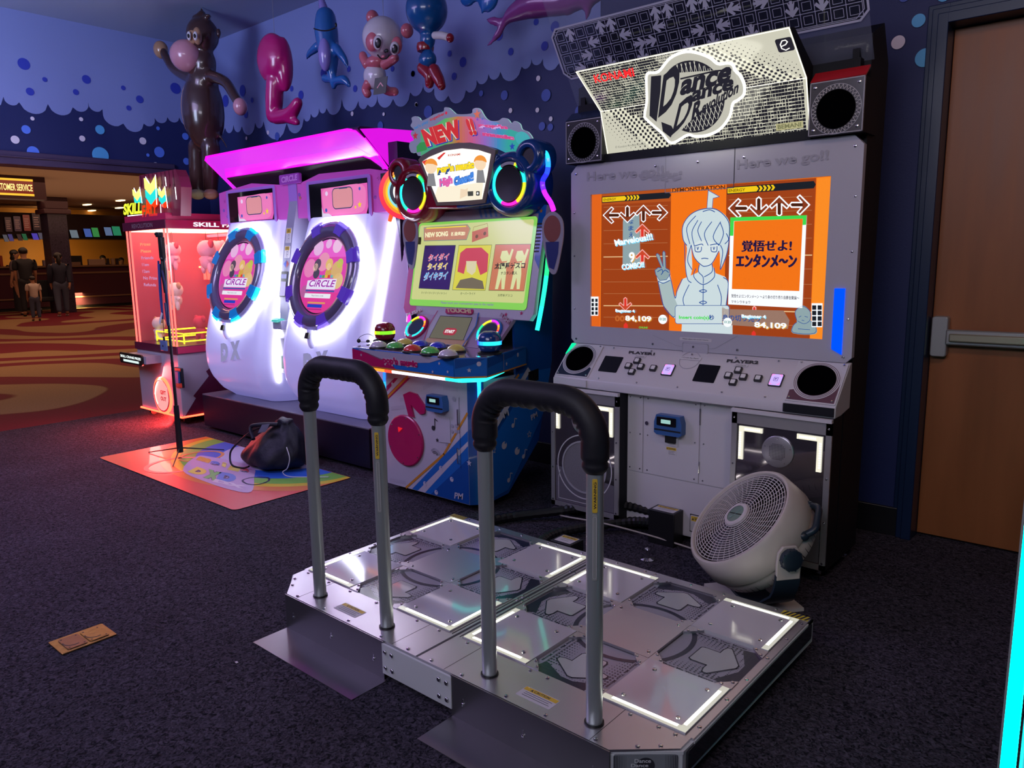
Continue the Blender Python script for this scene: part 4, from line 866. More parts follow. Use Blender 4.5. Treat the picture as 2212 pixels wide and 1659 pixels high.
# ---------------- upper speakers
YS = 1.445; fs_ = FY(YS)
for s_ in (-1, 1):
    xa, xb = (-.655, -.455) if s_ < 0 else (.462, .655)
    b = B(); z0, z1 = 1.672, 1.862
    b.box(xa, xb, YS, 1.60, z0, z1, DBLK); b.prism(fs_, rrect(xa, xb, z0, z1, .004), 0, .004, mat('speaker_plate_smoke', (.05, .05, .062), .10, coat=1) if s_ < 0 else mat('speaker_plate_metal', (.30, .29, .31), .14, .8))
    # slanted top strip
    ft_ = Fr((0, YS, z1), (1, 0, 0), (0, .055, .045)); b.prism(ft_, [(xa, 0), (xb, 0), (xb, .062), (xa, .062)], -.002, .004, mat('red_speaker_strip', (.45, .012, .02), .3) if s_ > 0 else mat('navy_speaker_strip', (.02, .03, .07), .2))
    b.stroke(fs_, [(xa+.003, z0+.003), (xb-.003, z0+.003), (xb-.003, z1-.003), (xa+.003, z1-.003)], .003, GH, .0046, True)
    c = ((xa+xb)/2, (z0+z1)/2-.008)
    for k in range(36):
        a0 = 2*pi*k/36; a1 = 2*pi*(k+.5)/36; a2 = 2*pi*(k+1)/36
        b.stroke(fs_, [(c[0]+.070*cos(a0), c[1]+.070*sin(a0)), (c[0]+.086*cos(a1), c[1]+.086*sin(a1)), (c[0]+.070*cos(a2), c[1]+.070*sin(a2))], .0014, GH if s_ < 0 else PAPER, .005)
    b.ring(fs_, c, .086, .088, GH, .004, .005, 48)
    b.lathe(fs_, c, [(.068, .004), (.068, .008), (.062, .007), (.0001, -.001+.006)], VOID, 40)
    for p in ((xa+.02, z0+.02), (xb-.02, z0+.02), (xa+.02, z1-.02), (xb-.02, z1-.02)): b.lathe(fs_, p, [(.006, .004), (.005, .008), (.0001, .009)], SCREW, 10)
    b.build('upper_speaker', dg, smooth=30)
# ---------------- marquee: two plates meeting in a shallow fold
mk = B(); A_, B_, C_ = (1.490, 1.700), (1.430, 1.882), (1.245, 2.018)
f_lo = Fr((0, A_[0], A_[1]), (1, 0, 0), (0, B_[0]-A_[0], B_[1]-A_[1])); L_lo = hypot(B_[0]-A_[0], B_[1]-A_[1])
f_hi = Fr((0, B_[0], B_[1]), (1, 0, 0), (0, C_[0]-B_[0], C_[1]-B_[1])); L_hi = hypot(C_[0]-B_[0], C_[1]-B_[1])
WB = em('#e6e4cc', 1.0); GRY = em('#cbc9b6', 1.0); BK = em('#23222c', .8)
MW = .452
b = B(); b.prism(Fr((-MW, 0, 0), (0, 1, 0), (0, 0, 1)), [(A_[0]+.004, A_[1]), (B_[0]+.004, B_[1]), (C_[0]+.004, C_[1]), (C_[0]+.05, C_[1]+.01), (B_[0]+.12, B_[1]+.02), (A_[0]+.12, A_[1])], 0, 2*MW, DBLK); b.box(-.455, .462, 1.47, 1.62, 1.668, 1.702, DBLK); b.build('marquee_box', dg, smooth=0)
b = B()
for fr, LL in ((f_lo, L_lo), (f_hi, L_hi)):
    b.prism(fr, [(-MW, 0), (MW, 0), (MW, LL), (-MW, LL)], -.003, .002, GRY, EDGEW)
    rnd = random.Random(3)
    n1, n2 = 74, int(LL/.0125)
    for i in range(n1):
        for j in range(n2):
            x = -MW+.012+(2*MW-.024)*(i+.5)/n1; y = LL*(j+.5)/n2
            s = (x/MW)+(y/LL-.5)*(.5) + (.15 if fr is f_lo else -.12)
            u_ = x/MW*.9 + ((y-LL/2)/LL)*(.7)
            v_ = (y/LL) + (0 if fr is f_lo else 1)       # 0..2 over both plates
            vv = y/LL; br = (x/MW+.7*vv-.95) if fr is f_hi else (-x/MW-.45*vv-.45)     # plain toward upper right and lower left
            if br < -.18:
                w_ = .00585*rnd.choice((.75, 1, 1)); h_ = .0053*rnd.choice((.7, 1, 1))
                b.poly(fr, [(x-w_, y-h_), (x+w_, y-h_), (x+w_, y+h_), (x-w_, y+h_)], BK, .0026)
                if rnd.random() < .30: b.poly(fr, [(x-w_*.12, y-h_*1.3), (x+w_*.12, y-h_*1.3), (x+w_*.12, y+h_*1.3), (x-w_*.12, y+h_*1.3)], WB, .0030)
            elif br < .03:
                if (i+j) % 2 == 0: b.disc(fr, (x, y), .0062, WB, .0030, 8)
                else: b.disc(fr, (x, y), .0058, BK, .0028, 8)
            elif br < .30 and (i+j) % 2 == 0: b.disc(fr, (x, y), .0048*(1-br*2.8), BK, .0028, 8)
for (fr, q) in ((f_lo, [(-MW, 0), (MW, 0)]), (f_hi, [(-MW, L_hi), (MW, L_hi)]), (f_lo, [(-MW, 0), (-MW, L_lo)]), (f_lo, [(MW, 0), (MW, L_lo)]), (f_hi, [(-MW, 0), (-MW, L_hi)]), (f_hi, [(MW, 0), (MW, L_hi)]), (f_hi, [(-MW, .001), (MW, .001)])): b.stroke(fr, q, .0045, em('#fffbe0', 1.5), .0034)
# light corner zones
b.tpx(f_hi, 'KONAMI', (1287, 178), (1372, 163), (1282, 160), em('#f0282c', 1.1), h=.005, bold=.03)
c = f_hi.px(1696, 95); b.prism(f_hi, rrect(c[0]-.029, c[0]+.029, c[1]-.029, c[1]+.029, .008), .003, .005, BK)
sp_ = [(c[0]+.004+.017*cos(a)*(1-.0*a), c[1]-.001+.019*sin(a)) for a in [-1.0+.3*k for k in range(-16, 1)]]
b.stroke(f_hi, [(c[0]-.013, c[1]-.003), (c[0]+.004, c[1]+.002), (c[0]+.013, c[1]+.012), (c[0]+.008, c[1]+.021), (c[0]-.004, c[1]+.020), (c[0]-.014, c[1]+.006), (c[0]-.014, c[1]-.012), (c[0]-.002, c[1]-.022), (c[0]+.012, c[1]-.016)], .004, em('#f8f8f0', 1.2), .006)
c = f_lo.px(1706, 271); b.prism(f_lo, rrect(c[0]-.052, c[0]+.052, c[1]-.013, c[1]+.012, .002), .003, .004, em('#b9b487', .9)); b.text(f_lo, 'BEMANI', (c[0]-.045, c[1]-.008), (c[0]+.045, c[1]-.008), em('#80805c', .8), hgt=.016, h=.005, bold=.03)
b.tpx(f_lo, '© Konami Arcade Games', (1330, 320), (1395, 312), (1330, 315), em('#8a8a80', .8), h=.004)
b.build('marquee', dg, smooth=0)
# round logo board in front of the marquee: emblem with glowing edge
fv = Fr((0, 1.285, 1.86), (1, 0, 0), (0, -.45, 1)); cM = crop(1180, 0, 2.949)
ol = [(645, 470), (715, 455), (790, 370), (880, 330), (960, 335), (1040, 365), (1095, 405), (1160, 400), (1190, 415), (1205, 450), (1235, 480), (1262, 540), (1260, 600), (1225, 635), (1190, 660), (1170, 740), (1110, 820), (1030, 860), (950, 868), (900, 860), (800, 910), (735, 845), (640, 760), (628, 730), (642, 640), (640, 560)]
O = [tuple(p) for p in spline([fv.px(*cM(*p)) for p in ol], 5, True)]
b = B(); b.prism(fv, O, -.012, .0, em('#c4c2b4', .95), em('#fffdf0', 3.2))
cc = (sum(p[0] for p in O)/len(O), sum(p[1] for p in O)/len(O)); b.stroke(fv, O, .010, em('#fffdf0', 2.6), .002, True)
HB = em('#2a2934', .8); WC = em('#e9e7d6', 1.0)
# globe of curved lines
g0 = fv.px(*cM(925, 620)); R = abs(fv.px(*cM(925, 620))[1]-fv.px(*cM(925, 372))[1])
b.disc(fv, g0, R*.97, HB, .0012, 48)
def clipc(L): return [p for p in L if (p[0]-g0[0])**2+(p[1]-g0[1])**2 < (R*.96)**2]
for k in range(-9, 10):
    for s_ in (-1, 1):
        L = clipc([(g0[0]+s_*(k*.018+.06*sin(t*2.2)), g0[1]-R+2*R*t/1.0) for t in [i/24 for i in range(25)]])
        if len(L) > 2: b.stroke(fv, L, .0016, WC, .0018)
# lettering band
band = [(655, 480), (720, 470), (1180, 440), (1205, 460), (1225, 560), (1225, 590), (990, 700), (800, 890), (745, 840), (720, 780), (660, 740)]
b.poly(fv, [fv.px(*cM(*p)) for p in band], em('#bdbbae', .95), .0025)
pillar = [(670, 485), (735, 478), (730, 580), (705, 775), (660, 735)]; b.poly(fv, [fv.px(*cM(*p)) for p in pillar], HB, .0032)
def lt(t, bl, br, tl, bold=.045): b.tpx(fv, t, bl, br, tl, HB, h=.004, bold=bold, cr=cM)
lt('D', (715, 750), (830, 660), (750, 478), .03); lt('ance', (850, 612), (1170, 520), (868, 510)); lt('ance', (925, 652), (1190, 568), (935, 580)); lt('D', (800, 862), (905, 770), (850, 660), .03); lt('R', (925, 770), (985, 728), (945, 655)); lt('evolution', (990, 728), (1222, 590), (1000, 650), .035)
b.poly(fv, [fv.px(*cM(*p)) for p in ((735, 775), (800, 800), (815, 830), (795, 875), (745, 835))], HB, .0032)
b.stroke(fv, [fv.px(*cM(*p)) for p in ((860, 500), (1080, 450), (1180, 442))], .006, HB, .0045)
b.build('logo_board', dg, smooth=0)
# bar linking the fold to the emblem edge
# ---------------- acrylic arrow sheet on top
fA = Fr((0, 1.53, 1.93), (1, 0, 0), (0, -.272, .425)); f2 = fA
AC = clear('clear_acrylic', '#aab4d8', .10, .03); PR = mat('acrylic_print', (.55, .56, .75), .4)
TX = .655
b = B(); b.prism(fA, [(-.645, 0), (.655, 0), (.655, .50), (-.645, .50)], 0, .004, AC); sheet = b.build('acrylic_sheet', dg, smooth=0)
LT = .145; LB = LT+.222
b = B(); ch = .030
olp = [(-TX+ch, LT), (TX-ch, LT), (TX, LT+ch), (TX, LB-ch), (TX-ch, LB), (-TX+ch, LB), (-TX, LB-ch), (-TX, LT+ch)]
b.prism(fA, olp, .005, .008, clear('smoke_acrylic', '#20222e', .55, .05)); b.stroke(fA, olp, .008, PR, .009, True)
b.stroke(fA, [(x*.980, LT+(y-LT)*.93+.008) for x, y in olp], .0025, PR, .009, True)
nx, ny = 24, 4; cw = (2*TX-.036)/nx; chh = (LB-LT-.026)/ny; rn = random.Random(11)
for i in range(nx+1): b.stroke(fA, [(-TX+.018+i*cw, LT+.013), (-TX+.018+i*cw, LB-.013)], .0022, PR, .009)
for j in range(ny+1): b.stroke(fA, [(-TX+.018, LT+.013+j*chh), (TX-.018, LT+.013+j*chh)], .0022, PR, .009)
arr = {(1, 3): 0, (3, 2): 1, (4, 3): 0, (5, 3): 0, (6, 2): 1, (2, 1): 3, (1, 0): 3, (4, 0): 2, (7, 1): 3, (8, 1): 3, (7, 0): 2, (9, 2): 1, (9, 3): 0, (10, 3): 0, (12, 1): 3, (12, 3): 0, (13, 3): 0, (15, 2): 1, (11, 0): 2, (13, 0): 2, (16, 0): 2, (17, 2): 3, (19, 1): 2, (18, 3): 0, (20, 3): 0, (21, 1): 2, (22, 2): 2, (14, 1): 1}
for i in range(nx):
    for j in range(ny):
        x = -TX+.018+(i+.5)*cw; y = LT+.013+(j+.5)*chh
        if (i, j) in arr:
            a_ = {0: 0, 1: pi/2, 2: pi, 3: -pi/2}[arr[(i, j)]]; r = cw*.56
            base = [(0, 1), (.85, .1), (.62, -.2), (.2, .2), (.5, -.9), (.17, -.6), (.17, -1), (-.17, -1), (-.17, -.6), (-.5, -.9), (-.2, .2), (-.62, -.2), (-.85, .1)]
            b.poly(fA, [(x+(p*cos(a_)-q*sin(a_))*r, y+(p*sin(a_)+q*cos(a_))*r) for p, q in base], PR, .0100)
        else:
            for k in (.30,): b.stroke(fA, [(x-cw*k, y-chh*k), (x+cw*k, y-chh*k), (x+cw*k, y+chh*k), (x-cw*k, y+chh*k)], .0018, PR, .0095, True)
b.build('arrow_print', sheet, smooth=0)
b = B()
for s_ in (-1, 1): b.box(s_*.60-.012, s_*.60+.012, 1.50, 1.62, 1.885, 1.97, DBLK)
b.box(-.62, .62, 1.49, 1.64, 1.88, 1.935, DBLK); b.build('top_mount', dg, smooth=0)
# ================================================================== BUTTON MUSIC CABINET
PX = -1.285
pc = thing('button_game_cabinet', 'red and blue button music game with nine dome buttons and bear eared speaker head', 'arcade cabinet', (PX, 1.4, 0))
PB = mat('deep_blue_plastic', (.004, .045, .22), .22, coat=.5); PR_ = mat('deep_red_plastic', (.22, .004, .02), .22, coat=.5)
PW = mat('printed_white', (.50, .47, .58), .3, coat=.3); PBL = mat('printed_blue', (.010, .13, .50), .3, coat=.3); PBD = mat('printed_dark_blue', (.006, .07, .32), .3, coat=.3); PRD = mat('printed_crimson', (.42, .008, .10), .3, coat=.3); POR = mat('printed_orange', (.60, .24, .03), .35); PGY = mat('printed_pale_grey', (.36, .34, .44), .35)
# side profile (y,z)
sp0 = [(1.17, .035), (1.33, .05), (1.58, .28), (1.70, .70), (1.72, 1.45), (1.62, 1.50), (1.50, 1.50), (1.44, .90), (1.44, .66), (1.17, .66)]
sp = [(1.155, .035), (1.33, .05), (1.58, .28), (1.70, .70), (1.72, 1.45), (1.62, 1.50), (1.50, 1.50), (1.39, .90), (1.40, .66), (1.155, .66)]
W2 = .34
b = B(); b.prism(Fr((PX-W2+.012, 0, 0), (0, 1, 0), (0, 0, 1)), sp0, 0, 2*W2-.024, BLACK); b.build('cabinet_body', pc, smooth=0)
for s_ in (-1, 1):
    b = B(); xs = PX+s_*W2; fr = Fr((xs-(.012 if s_ > 0 else 0), 0, 0), (0, 1, 0), (0, 0, 1)); h1 = .012
    M1 = PBD if s_ > 0 else PRD; b.prism(fr, sp, 0, h1, M1)
    if s_ > 0:
        b.poly(fr, [(1.157, .66), (1.44, .66), (1.30, .52), (1.157, .40)], PW, h1+.001); b.poly(fr, [(1.157, .40), (1.157, .30), (1.48, .66), (1.40, .66)], PBL, h1+.0015)
        b.stroke(fr, [(1.160, .46), (1.42, .655)], .014, POR, h1+.002); b.stroke(fr, [(1.165, .35), (1.50, .67)], .03, PW, h1+.002)
        b.poly(fr, [(1.157, .30), (1.56, .66), (1.69, .66), (1.62, .42), (1.33, .07), (1.157, .05)], PBL, h1+.001)
        for (t, y, z, s) in (('PM', 1.27, .44, .055), ('PM', 1.52, .40, .04)): b.text(fr, t, (y, z), (y+s*1.3, z+s*.35), PW, hgt=s*.75, h=h1+.003, bold=.03)
        for (y, z) in ((1.19, .19), (1.30, .31), (1.40, .26)): b.disc(fr, (y, z), .020, PW, h1+.003, 20); b.disc(fr, (y+.008, z+.012), .006, PBL, h1+.004, 10)
        for (y, z) in ((1.37, .40), (1.45, .22), (1.33, .12)): b.disc(fr, (y, z), .012, PW, h1+.003, 14); b.stroke(fr, [(y+.010, z), (y+.014, z+.035), (y+.03, z+.03)], .005, PW, h1+.003)
        for (y, z) in ((1.22, .30), (1.50, .33)): b.stroke(fr, star((y, z), .018), .003, PW, h1+.003, True)
        b.prism(fr, [(1.50, .60), (1.58, .61), (1.58, .67), (1.50, .66)], h1, h1+.004, BLACK)
    b.build('side_panel', pc, smooth=0)
# front door panel
YF = 1.099; ff = FY(YF)
xa, xb = PX-W2, PX+W2-.055
b = B(); b.prism(ff, [(xa, .035), (xb, .035), (xb, .66), (xa, .66)], -.05, 0, PW)
b.prism(Fr((xb, YF, 0), (.055, .055, 0)), [(0, .035), (.078, .035), (.078, .66), (0, .66)], -.01, 0, PBD); b.build('front_panel', pc, smooth=0)
cP = crop(740, 600, 3.19); b = B()
def PP_(L): return [ff.px(*cP(*p)) for p in L]
def clampx(L): return [(max(xa+.001, min(xb-.001, x)), max(.037, min(.658, z))) for x, z in L]
def pp(L, M, h): b.poly(ff, clampx(PP_(L)), M, h)
pp([(265, 690), (470, 690), (275, 860), (255, 860)], PRD, .001); pp([(300, 690), (360, 690), (275, 765), (262, 740)], PW, .0015); pp([(385, 690), (425, 690), (275, 830), (268, 805)], PW, .0015)
b.stroke(ff, clampx(PP_([(450, 680), (300, 835)])), .012, POR, .002); b.stroke(ff, clampx(PP_([(440, 1450), (700, 1215), (1010, 960)])), .012, POR, .002)
pp([(480, 1465), (940, 1070), (1010, 1120), (1010, 1600), (600, 1510)], PBL, .001); pp([(520, 1480), (930, 1140), (940, 1175), (570, 1490)], PW, .0015); pp([(610, 1505), (930, 1260), (1000, 1250), (1000, 1600)], PBD, .0015)
for (x, y) in ((680, 1312), (755, 1388), (570, 1418), (648, 1478)): c = PP_([(x, y)])[0]; b.disc(ff, c, .013, PW, .003, 14); b.disc(ff, (c[0]+.004, c[1]+.006), .004, PBL, .0035, 8)
b.tpx(ff, 'PM', (772, 1520), (830, 1528), (776, 1478), PW, h=.003, bold=.03, cr=cP); c = PP_([(875, 1275)])[0]; b.poly(ff, star(c, .018), PW, .003)
c = PP_([(345, 730)])[0]; b.poly(ff, star(c, .014), PW, .003)
for (x, y, r) in ((770, 835, 9), (757, 1020, 7), (785, 1020, 7), (757, 1058, 7), (785, 1058, 7), (800, 1058, 6), (720, 1150, 6)): c = PP_([(x, y)])[0]; b.disc(ff, c, r*.0014, PGY, .003, 14)
for (x, y) in ((628, 1035),): c = PP_([(x, y)])[0]; b.disc(ff, c, .013, INK, .003, 16); b.stroke(ff, [(c[0]+.011, c[1]), (c[0]+.012, c[1]+.05), (c[0]+.03, c[1]+.04)], .005, INK, .003)
for r in (.012, .020, .028, .036): c = PP_([(640, 1225)])[0]; b.ring(ff, c, r, r+.003, PGY if r > .02 else INK, .0025, .003, 16, .2, pi*.8)
c = PP_([(655, 1118)])[0]; b.poly(ff, star(c, .013), INK, .003)
for L in ([(400, 840), (560, 835)], [(340, 900), (420, 890)], [(560, 760), (640, 720)], [(330, 1390), (430, 1410)], [(700, 760), (790, 770)]): b.stroke(ff, clampx(PP_(L)), .02, mat('printed_faint', (.44, .41, .52), .35), .0012)
dk = mat('black_line_print', (.02, .02, .03), .4); b.stroke(ff, clampx(PP_([(805, 825), (818, 1310)])), .002, dk, .004); b.build('front_graphics', pc, smooth=0)
b = B(); c0, c1 = PP_([(440, 1120)])[0], PP_([(440, 945)])[0]; R = abs(c1[1]-c0[1])
b.lathe(ff, c0, [(R, .001), (R, .010), (R-.006, .014), (R*.6, .012), (R*.3, .008), (.0001, .014)], PRD, 48)
b.prism(ff, PP_([(465, 950), (428, 803), (470, 783), (520, 800), (560, 860), (580, 885), (575, 935), (545, 940), (520, 915), (480, 870), (500, 960)]), .001, .012, PRD)
for k in range(6): an = k*pi/3+.4; b.lathe(ff, (c0[0]+R*.9*cos(an), c0[1]+R*.9*sin(an)), [(.004, .014), (.003, .016), (.0001, .0165)], SCREW, 8)
b.prism(ff, PP_([(395, 1025), (425, 1035), (400, 1060)]), .012, .015, em('#d8202c', 1.0)); b.build('note_speaker', pc, smooth=30)
b = B(); c = PP_([(672, 855)])[0]; swipe(b, ff, c[0], c[1], .95); b.build('swipe_reader', pc, smooth=0, bev=.003)
b = B(); q = PP_([(668, 945), (742, 960), (748, 1140), (668, 1130)]); b.prism(ff, q, 0, .005, PW); b.build('coin_plate', pc, smooth=0)
b = B(); 
for z in (.61, .33): c = PP_([(800, 960 if z > .5 else 1225)])[0]; b.prism(ff, [(c[0]-.003, c[1]-.04), (c[0]+.003, c[1]-.04), (c[0]+.003, c[1]+.04), (c[0]-.003, c[1]+.04)], 0, .01, CHROME)
b.build('door_hinge', pc, smooth=0)
# vertical corner LED
fcn = Fr((xb, YF, 0), (.055, .055, 0))
b = B(); n = 24
for k in range(n): z0 = .04+(.62)*k/n; b.prism(fcn, [(.050, z0), (.068, z0), (.068, z0+.62/n), (.050, z0+.62/n)], 0, .006, rb(.36 if k < 9 else (.95-.06*(k-9) if k < 14 else .66-.017*(k-14)), 1.8))
b.build('corner_led', pc, smooth=0)
b = B()
for k in range(n): z0 = .45+(.20)*k/n; b.prism(ff, [(xa+.004, z0), (xa+.02, z0), (xa+.02, z0+.2/n), (xa+.004, z0+.2/n)], 0, .006, rb(.5+.006*k, 1.6))
b.build('left_corner_led', pc, smooth=0)
# ---------------- button table
TZ = .800; tb = [(-1.58, 1.0), (-1.640, .925), (-.930, .925), (-.885, .925), (-.800, 1.03), (-.905, 1.42), (-1.66, 1.42), (-1.70, 1.03)]
tb = [(-1.668, .935), (-.905, .922), (-.800, 1.030), (-.925, 1.46), (-1.645, 1.46), (-1.70, 1.03)]
LAV = mat('table_gloss_grey', (.20, .18, .27), .08, coat=1.0)
b = B(); b.prism(f0, tb, .703, TZ, LAV, PBL); b.build('button_table', pc, bev=.006)
ft_f = Fr((tb[0][0], tb[0][1], 0), (tb[1][0]-tb[0][0], tb[1][1]-tb[0][1], 0)); Lf = hypot(tb[1][0]-tb[0][0], tb[1][1]-tb[0][1])
b = B(); h = .0015
b.poly(ft_f, [(.004, .708), (Lf-.002, .708), (Lf-.002, .794), (.004, .794)], PBL, h); b.poly(ft_f, [(.004, .708), (.36, .708), (.30, .745), (.12, .780), (.004, .792)], PRD, h*2); b.poly(ft_f, [(.05, .794), (.14, .770), (.30, .740), (.42, .750), (.60, .765), (.70, .794)], PGY, h*2)
b.stroke(ft_f, [(.004, .709), (Lf, .709)], .008, POR, h*2.5)
cT = crop(750, 640, 6.32); q0, q1, q2 = [ft_f.px(*cT(*p)) for p in ((498, 925), (950, 945), (498, 855))]
for (o, M, bo) in ((0, mat('logo_pale_pink', (.66, .45, .52), .35), .17), (.0012, PRD, .06)):
    b.text(ft_f, "pop'n music", (q0[0], q0[1]-.004), (q1[0]+.01, q0[1]-.004), M, hgt=.044, h=h*3+o, bold=bo)
for p in ((1175, 1030), (200, 800), (1380, 1030), (1265, 915)): b.poly(ft_f, star(ft_f.px(*cT(*p)), .009), PW, h*3)
b.build('table_front_print', pc, smooth=0)
for i, (p, q) in enumerate(((tb[1], tb[2]), (tb[2], tb[3]))):
    fr = Fr((p[0], p[1], 0), (q[0]-p[0], q[1]-p[1], 0)); L = hypot(q[0]-p[0], q[1]-p[1]); b = B()
    b.poly(fr, [(.003, .708), (L-.003, .708), (L-.003, .795), (.003, .795)], PBL, h); b.poly(fr, [(.003, .795), (.003, .750), (L*.6, .770), (L-.003, .795)], PBD, h*2); b.stroke(fr, [(.003, .709), (L-.003, .709)], .007, POR, h*2)
    b.poly(fr, star((L*.45, .742), .012), PW, h*3); b.disc(fr, (L*.75, .77), .011, PW, h*3, 16)
    if i: b.stroke(fr, [(L*.38, .708), (L*.38, .794)], .003, PGY, h*3)
    b.build('table_side_print', pc, smooth=0)
# under-table LED
b = B(); pth = [Vector((p[0], p[1]+.03, .692)) for p in tb[:3]]; pth[2] = Vector((tb[2][0]-.03, tb[2][1]+.01, .692)); pth.append(Vector((tb[3][0]+.015-.03, 1.30, .692))); 
cum = [0]
for i in range(3): cum.append(cum[-1]+(pth[i+1]-pth[i]).length)
N = 60
def along(t):
    d = t*cum[-1]
    for i in range(3):
        if d <= cum[i+1]+1e-9: return pth[i].lerp(pth[i+1], (d-cum[i])/(cum[i+1]-cum[i]))
    return pth[-1]
for k in range(N):
    t = k/N; hue = .08-.3*t if t < .25 else (-1 if t < .58 else .48)
    M = em((1.0, .82, 1.0), 2.0, 'pinkish_led') if hue == -1 else rb(hue % 1.0, 2.2)
    b.tube([along(t), along((k+1)/N)], .0105, M, 6)
b.build('table_led', pc, smooth=0)
# nine dome buttons
BT = [(818, 747, '#d9d0e8'), (853, 749, '#3fcf5a'), (874, 741, '#e8d860'), (891, 755, '#e8484c'), (908, 745, '#3050e0'), (929, 760, '#46d060'), (946, 749, '#3050e0'), (968, 766, '#d9d0e8'), (985, 755, '#e8d860')]
fT = FZ(TZ)
dm = [mat('dome_white', (.60, .56, .68), .2, coat=.6), mat('dome_green', (.10, .55, .12), .2, coat=.6), mat('dome_yellow', (.62, .52, .12), .2, coat=.6), mat('dome_red', (.65, .05, .05), .2, coat=.6), mat('dome_blue', (.03, .05, .62), .2, coat=.6)]
for (u, v, c) in BT:
    x, y = Fr((0, 0, TZ+.012), (1, 0, 0), (0, 1, 0)).px(u, v); M = dm[{'#d9d0e8': 0, '#3fcf5a': 1, '#46d060': 1, '#e8d860': 2, '#e8484c': 3, '#3050e0': 4}[c]]
    k = B(); k.lathe(fT, (x, y), [(.050, 0), (.050, .006), (.046, .010)], BLACK, 28)
    k.lathe(fT, (x, y), [(.045*cos(a), .008+.030*sin(a)) for a in [pi/2*i/8 for i in range(8)]]+[(.0001, .038)], M, 28); k.build('dome_button', pc, smooth=60)
# bell lamps
for (u, v, M, hs, nm) in ((832, 738, PR_, (.93, 1.3), 'red bell'), (1058, 764, PB, (.86, .50), 'blue bell')):
    x, y = fT.px(u, v); k = B(); k.lathe(fT, (x, y), [(.058, 0), (.058, .006), (.046, .012)], BLACK, 28)
    k.lathe(fT, (x, y), [(.040, .010), (.052, .022), (.057, .040), (.057, .044)], M, 28)
    k.lathe(fT, (x, y), [(.057, .062), (.055, .080), (.046, .096), (.030, .105), (.012, .108), (.0001, .106)], M, 28)
    k.ell((x+.024, y, TZ+.098), (.018, .016, .010), M, 12); k.ell((x-.024, y, TZ+.098), (.018, .016, .010), M, 12)
    bell = k.build('bell_lamp', pc, smooth=60); k = B(); n = 32
    for i in range(n):
        a0, a1 = 2*pi*i/n, 2*pi*(i+1)/n; t = (cos(a0)*.75+sin(a0)*-.65)*.5+.5; 
        hue = hs[0]+(hs[1]-hs[0])*t
        k.add([fT.w(x+.0575*cos(a), y+.0575*sin(a), h) for a, h in ((a0, .044), (a1, .044), (a1, .062), (a0, .062))], [(0, 1, 2, 3)], rb(hue % 1, 1.6))
    k.build('light_band', bell, smooth=0)
# sloping control face
sf = Fr((0, 1.255, TZ+.001), (1, 0, 0), (0, .125, .150)); cS = cT; SL = hypot(.125, .150)
b = B(); b.prism(sf, [(-1.60, 0), (-.965, 0), (-.93, SL), (-1.64, SL)], -.02, 0, mat('control_print', (.34, .24, .38), .3))
b.prism(sf, sf.pts([(1055, 640), (1135, 410), (1250, 215), (1300, 195), (1800, 215), (1770, 420), (1590, 695)], cT), 0, .010, PGY)
b.stroke(sf, sf.pts([(1055, 640), (1135, 410), (1250, 215)], cT), .006, PRD, .011); b.stroke(sf, sf.pts([(1815, 225), (1770, 420), (1590, 695)], cT), .006, PBL, .011)
b.poly(sf, sf.pts([(1075, 640), (1110, 580), (1660, 620), (1620, 690)], cT), mat('print_tan', (.50, .30, .16), .4), .0105)
b.build('control_face', pc, smooth=0)
b = B(); b.prism(sf, sf.pts([(1138, 583), (1292, 288), (1722, 312), (1600, 618)], cT), .010, .013, em('#6e6a58', .75), BLACK)
b.stroke(sf, sf.pts([(1138, 583), (1292, 288), (1722, 312)], cT), .004, BLACK, .0135)
q = sf.pts([(1290, 500), (1560, 500), (1430, 440), (1430, 568)], cT); cx_, cy_ = (q[0][0]+q[1][0])/2, (q[2][1]+q[3][1])/2; b.prism(sf, rrect(cx_-.046, cx_+.046, cy_-.022, cy_+.022, .02), .0132, .015, em('#a83040', .9)); b.text(sf, 'START', (cx_-.034, cy_-.010), (cx_+.034, cy_-.010), em('#f4f0f0', .95), hgt=.020, h=.0158, bold=.05)
b.build('touch_screen', pc, smooth=0)
b = B(); b.prism(sf, sf.pts([tuple(p) for p in spline([(1370, 215), (1380, 180), (1450, 162), (1560, 168), (1680, 180), (1745, 195), (1740, 240), (1700, 275), (1560, 262), (1385, 262)], 4, True)], cT), .012, .018, PRD)
b.tpx(sf, 'TOUCH!', (1385, 248), (1725, 265), (1372, 185), mat('print_sand', (.62, .45, .28), .4), h=.020, bold=.06, cr=cT); b.build('touch_sign', pc, smooth=0)
for (cc, rr, txt, t0, t1, t2, M) in (((955, 435), .066, 'PUSH!', (840, 305), (1045, 215), (825, 262), PRD), ((1945, 500), .066, 'PUSH!', (2095, 290), (2215, 410), (2125, 235), PBL)):
    c = sf.px(*cT(*cc)); b = B(); b.lathe(sf, c, [(.078, 0), (.078, .012), (.072, .016), (.056, .014)], M, 40, cap=False); n = 40
    b.disc(sf, c, .052, mat('coil_window', (.01, .015, .05), .08, coat=1), .0125, 32)
    hb = b.build('ring_button', pc, smooth=40); b = B()
    for i in range(n):
        a0 = -pi*.72+2*pi*.94*i/n+pi/2*0; a0 = -.42*pi+1.84*pi*i/n; hue = (.48 if i < 9 else (.50 if i > 30 else None)); 
        if hue is None: hue = (.02+.10*(i-9)/6) % 1 if i < 14 else (.88 if i < 21 else .16 if i < 27 else .4)
        b.ring(sf, c, .058, .068, rb(hue, 1.6), .014, .018, 2, a0, a0+1.84*pi/n)
    b.build('ring_led', hb, smooth=0)
    b = B(); b.tpx(sf, txt, t0, t1, t2, PRD, h=.012, bold=.10, cr=cT); b.tpx(sf, txt, t0, t1, t2, PGY, h=.014, bold=.03, cr=cT); b.build('push_lettering', pc, smooth=0)
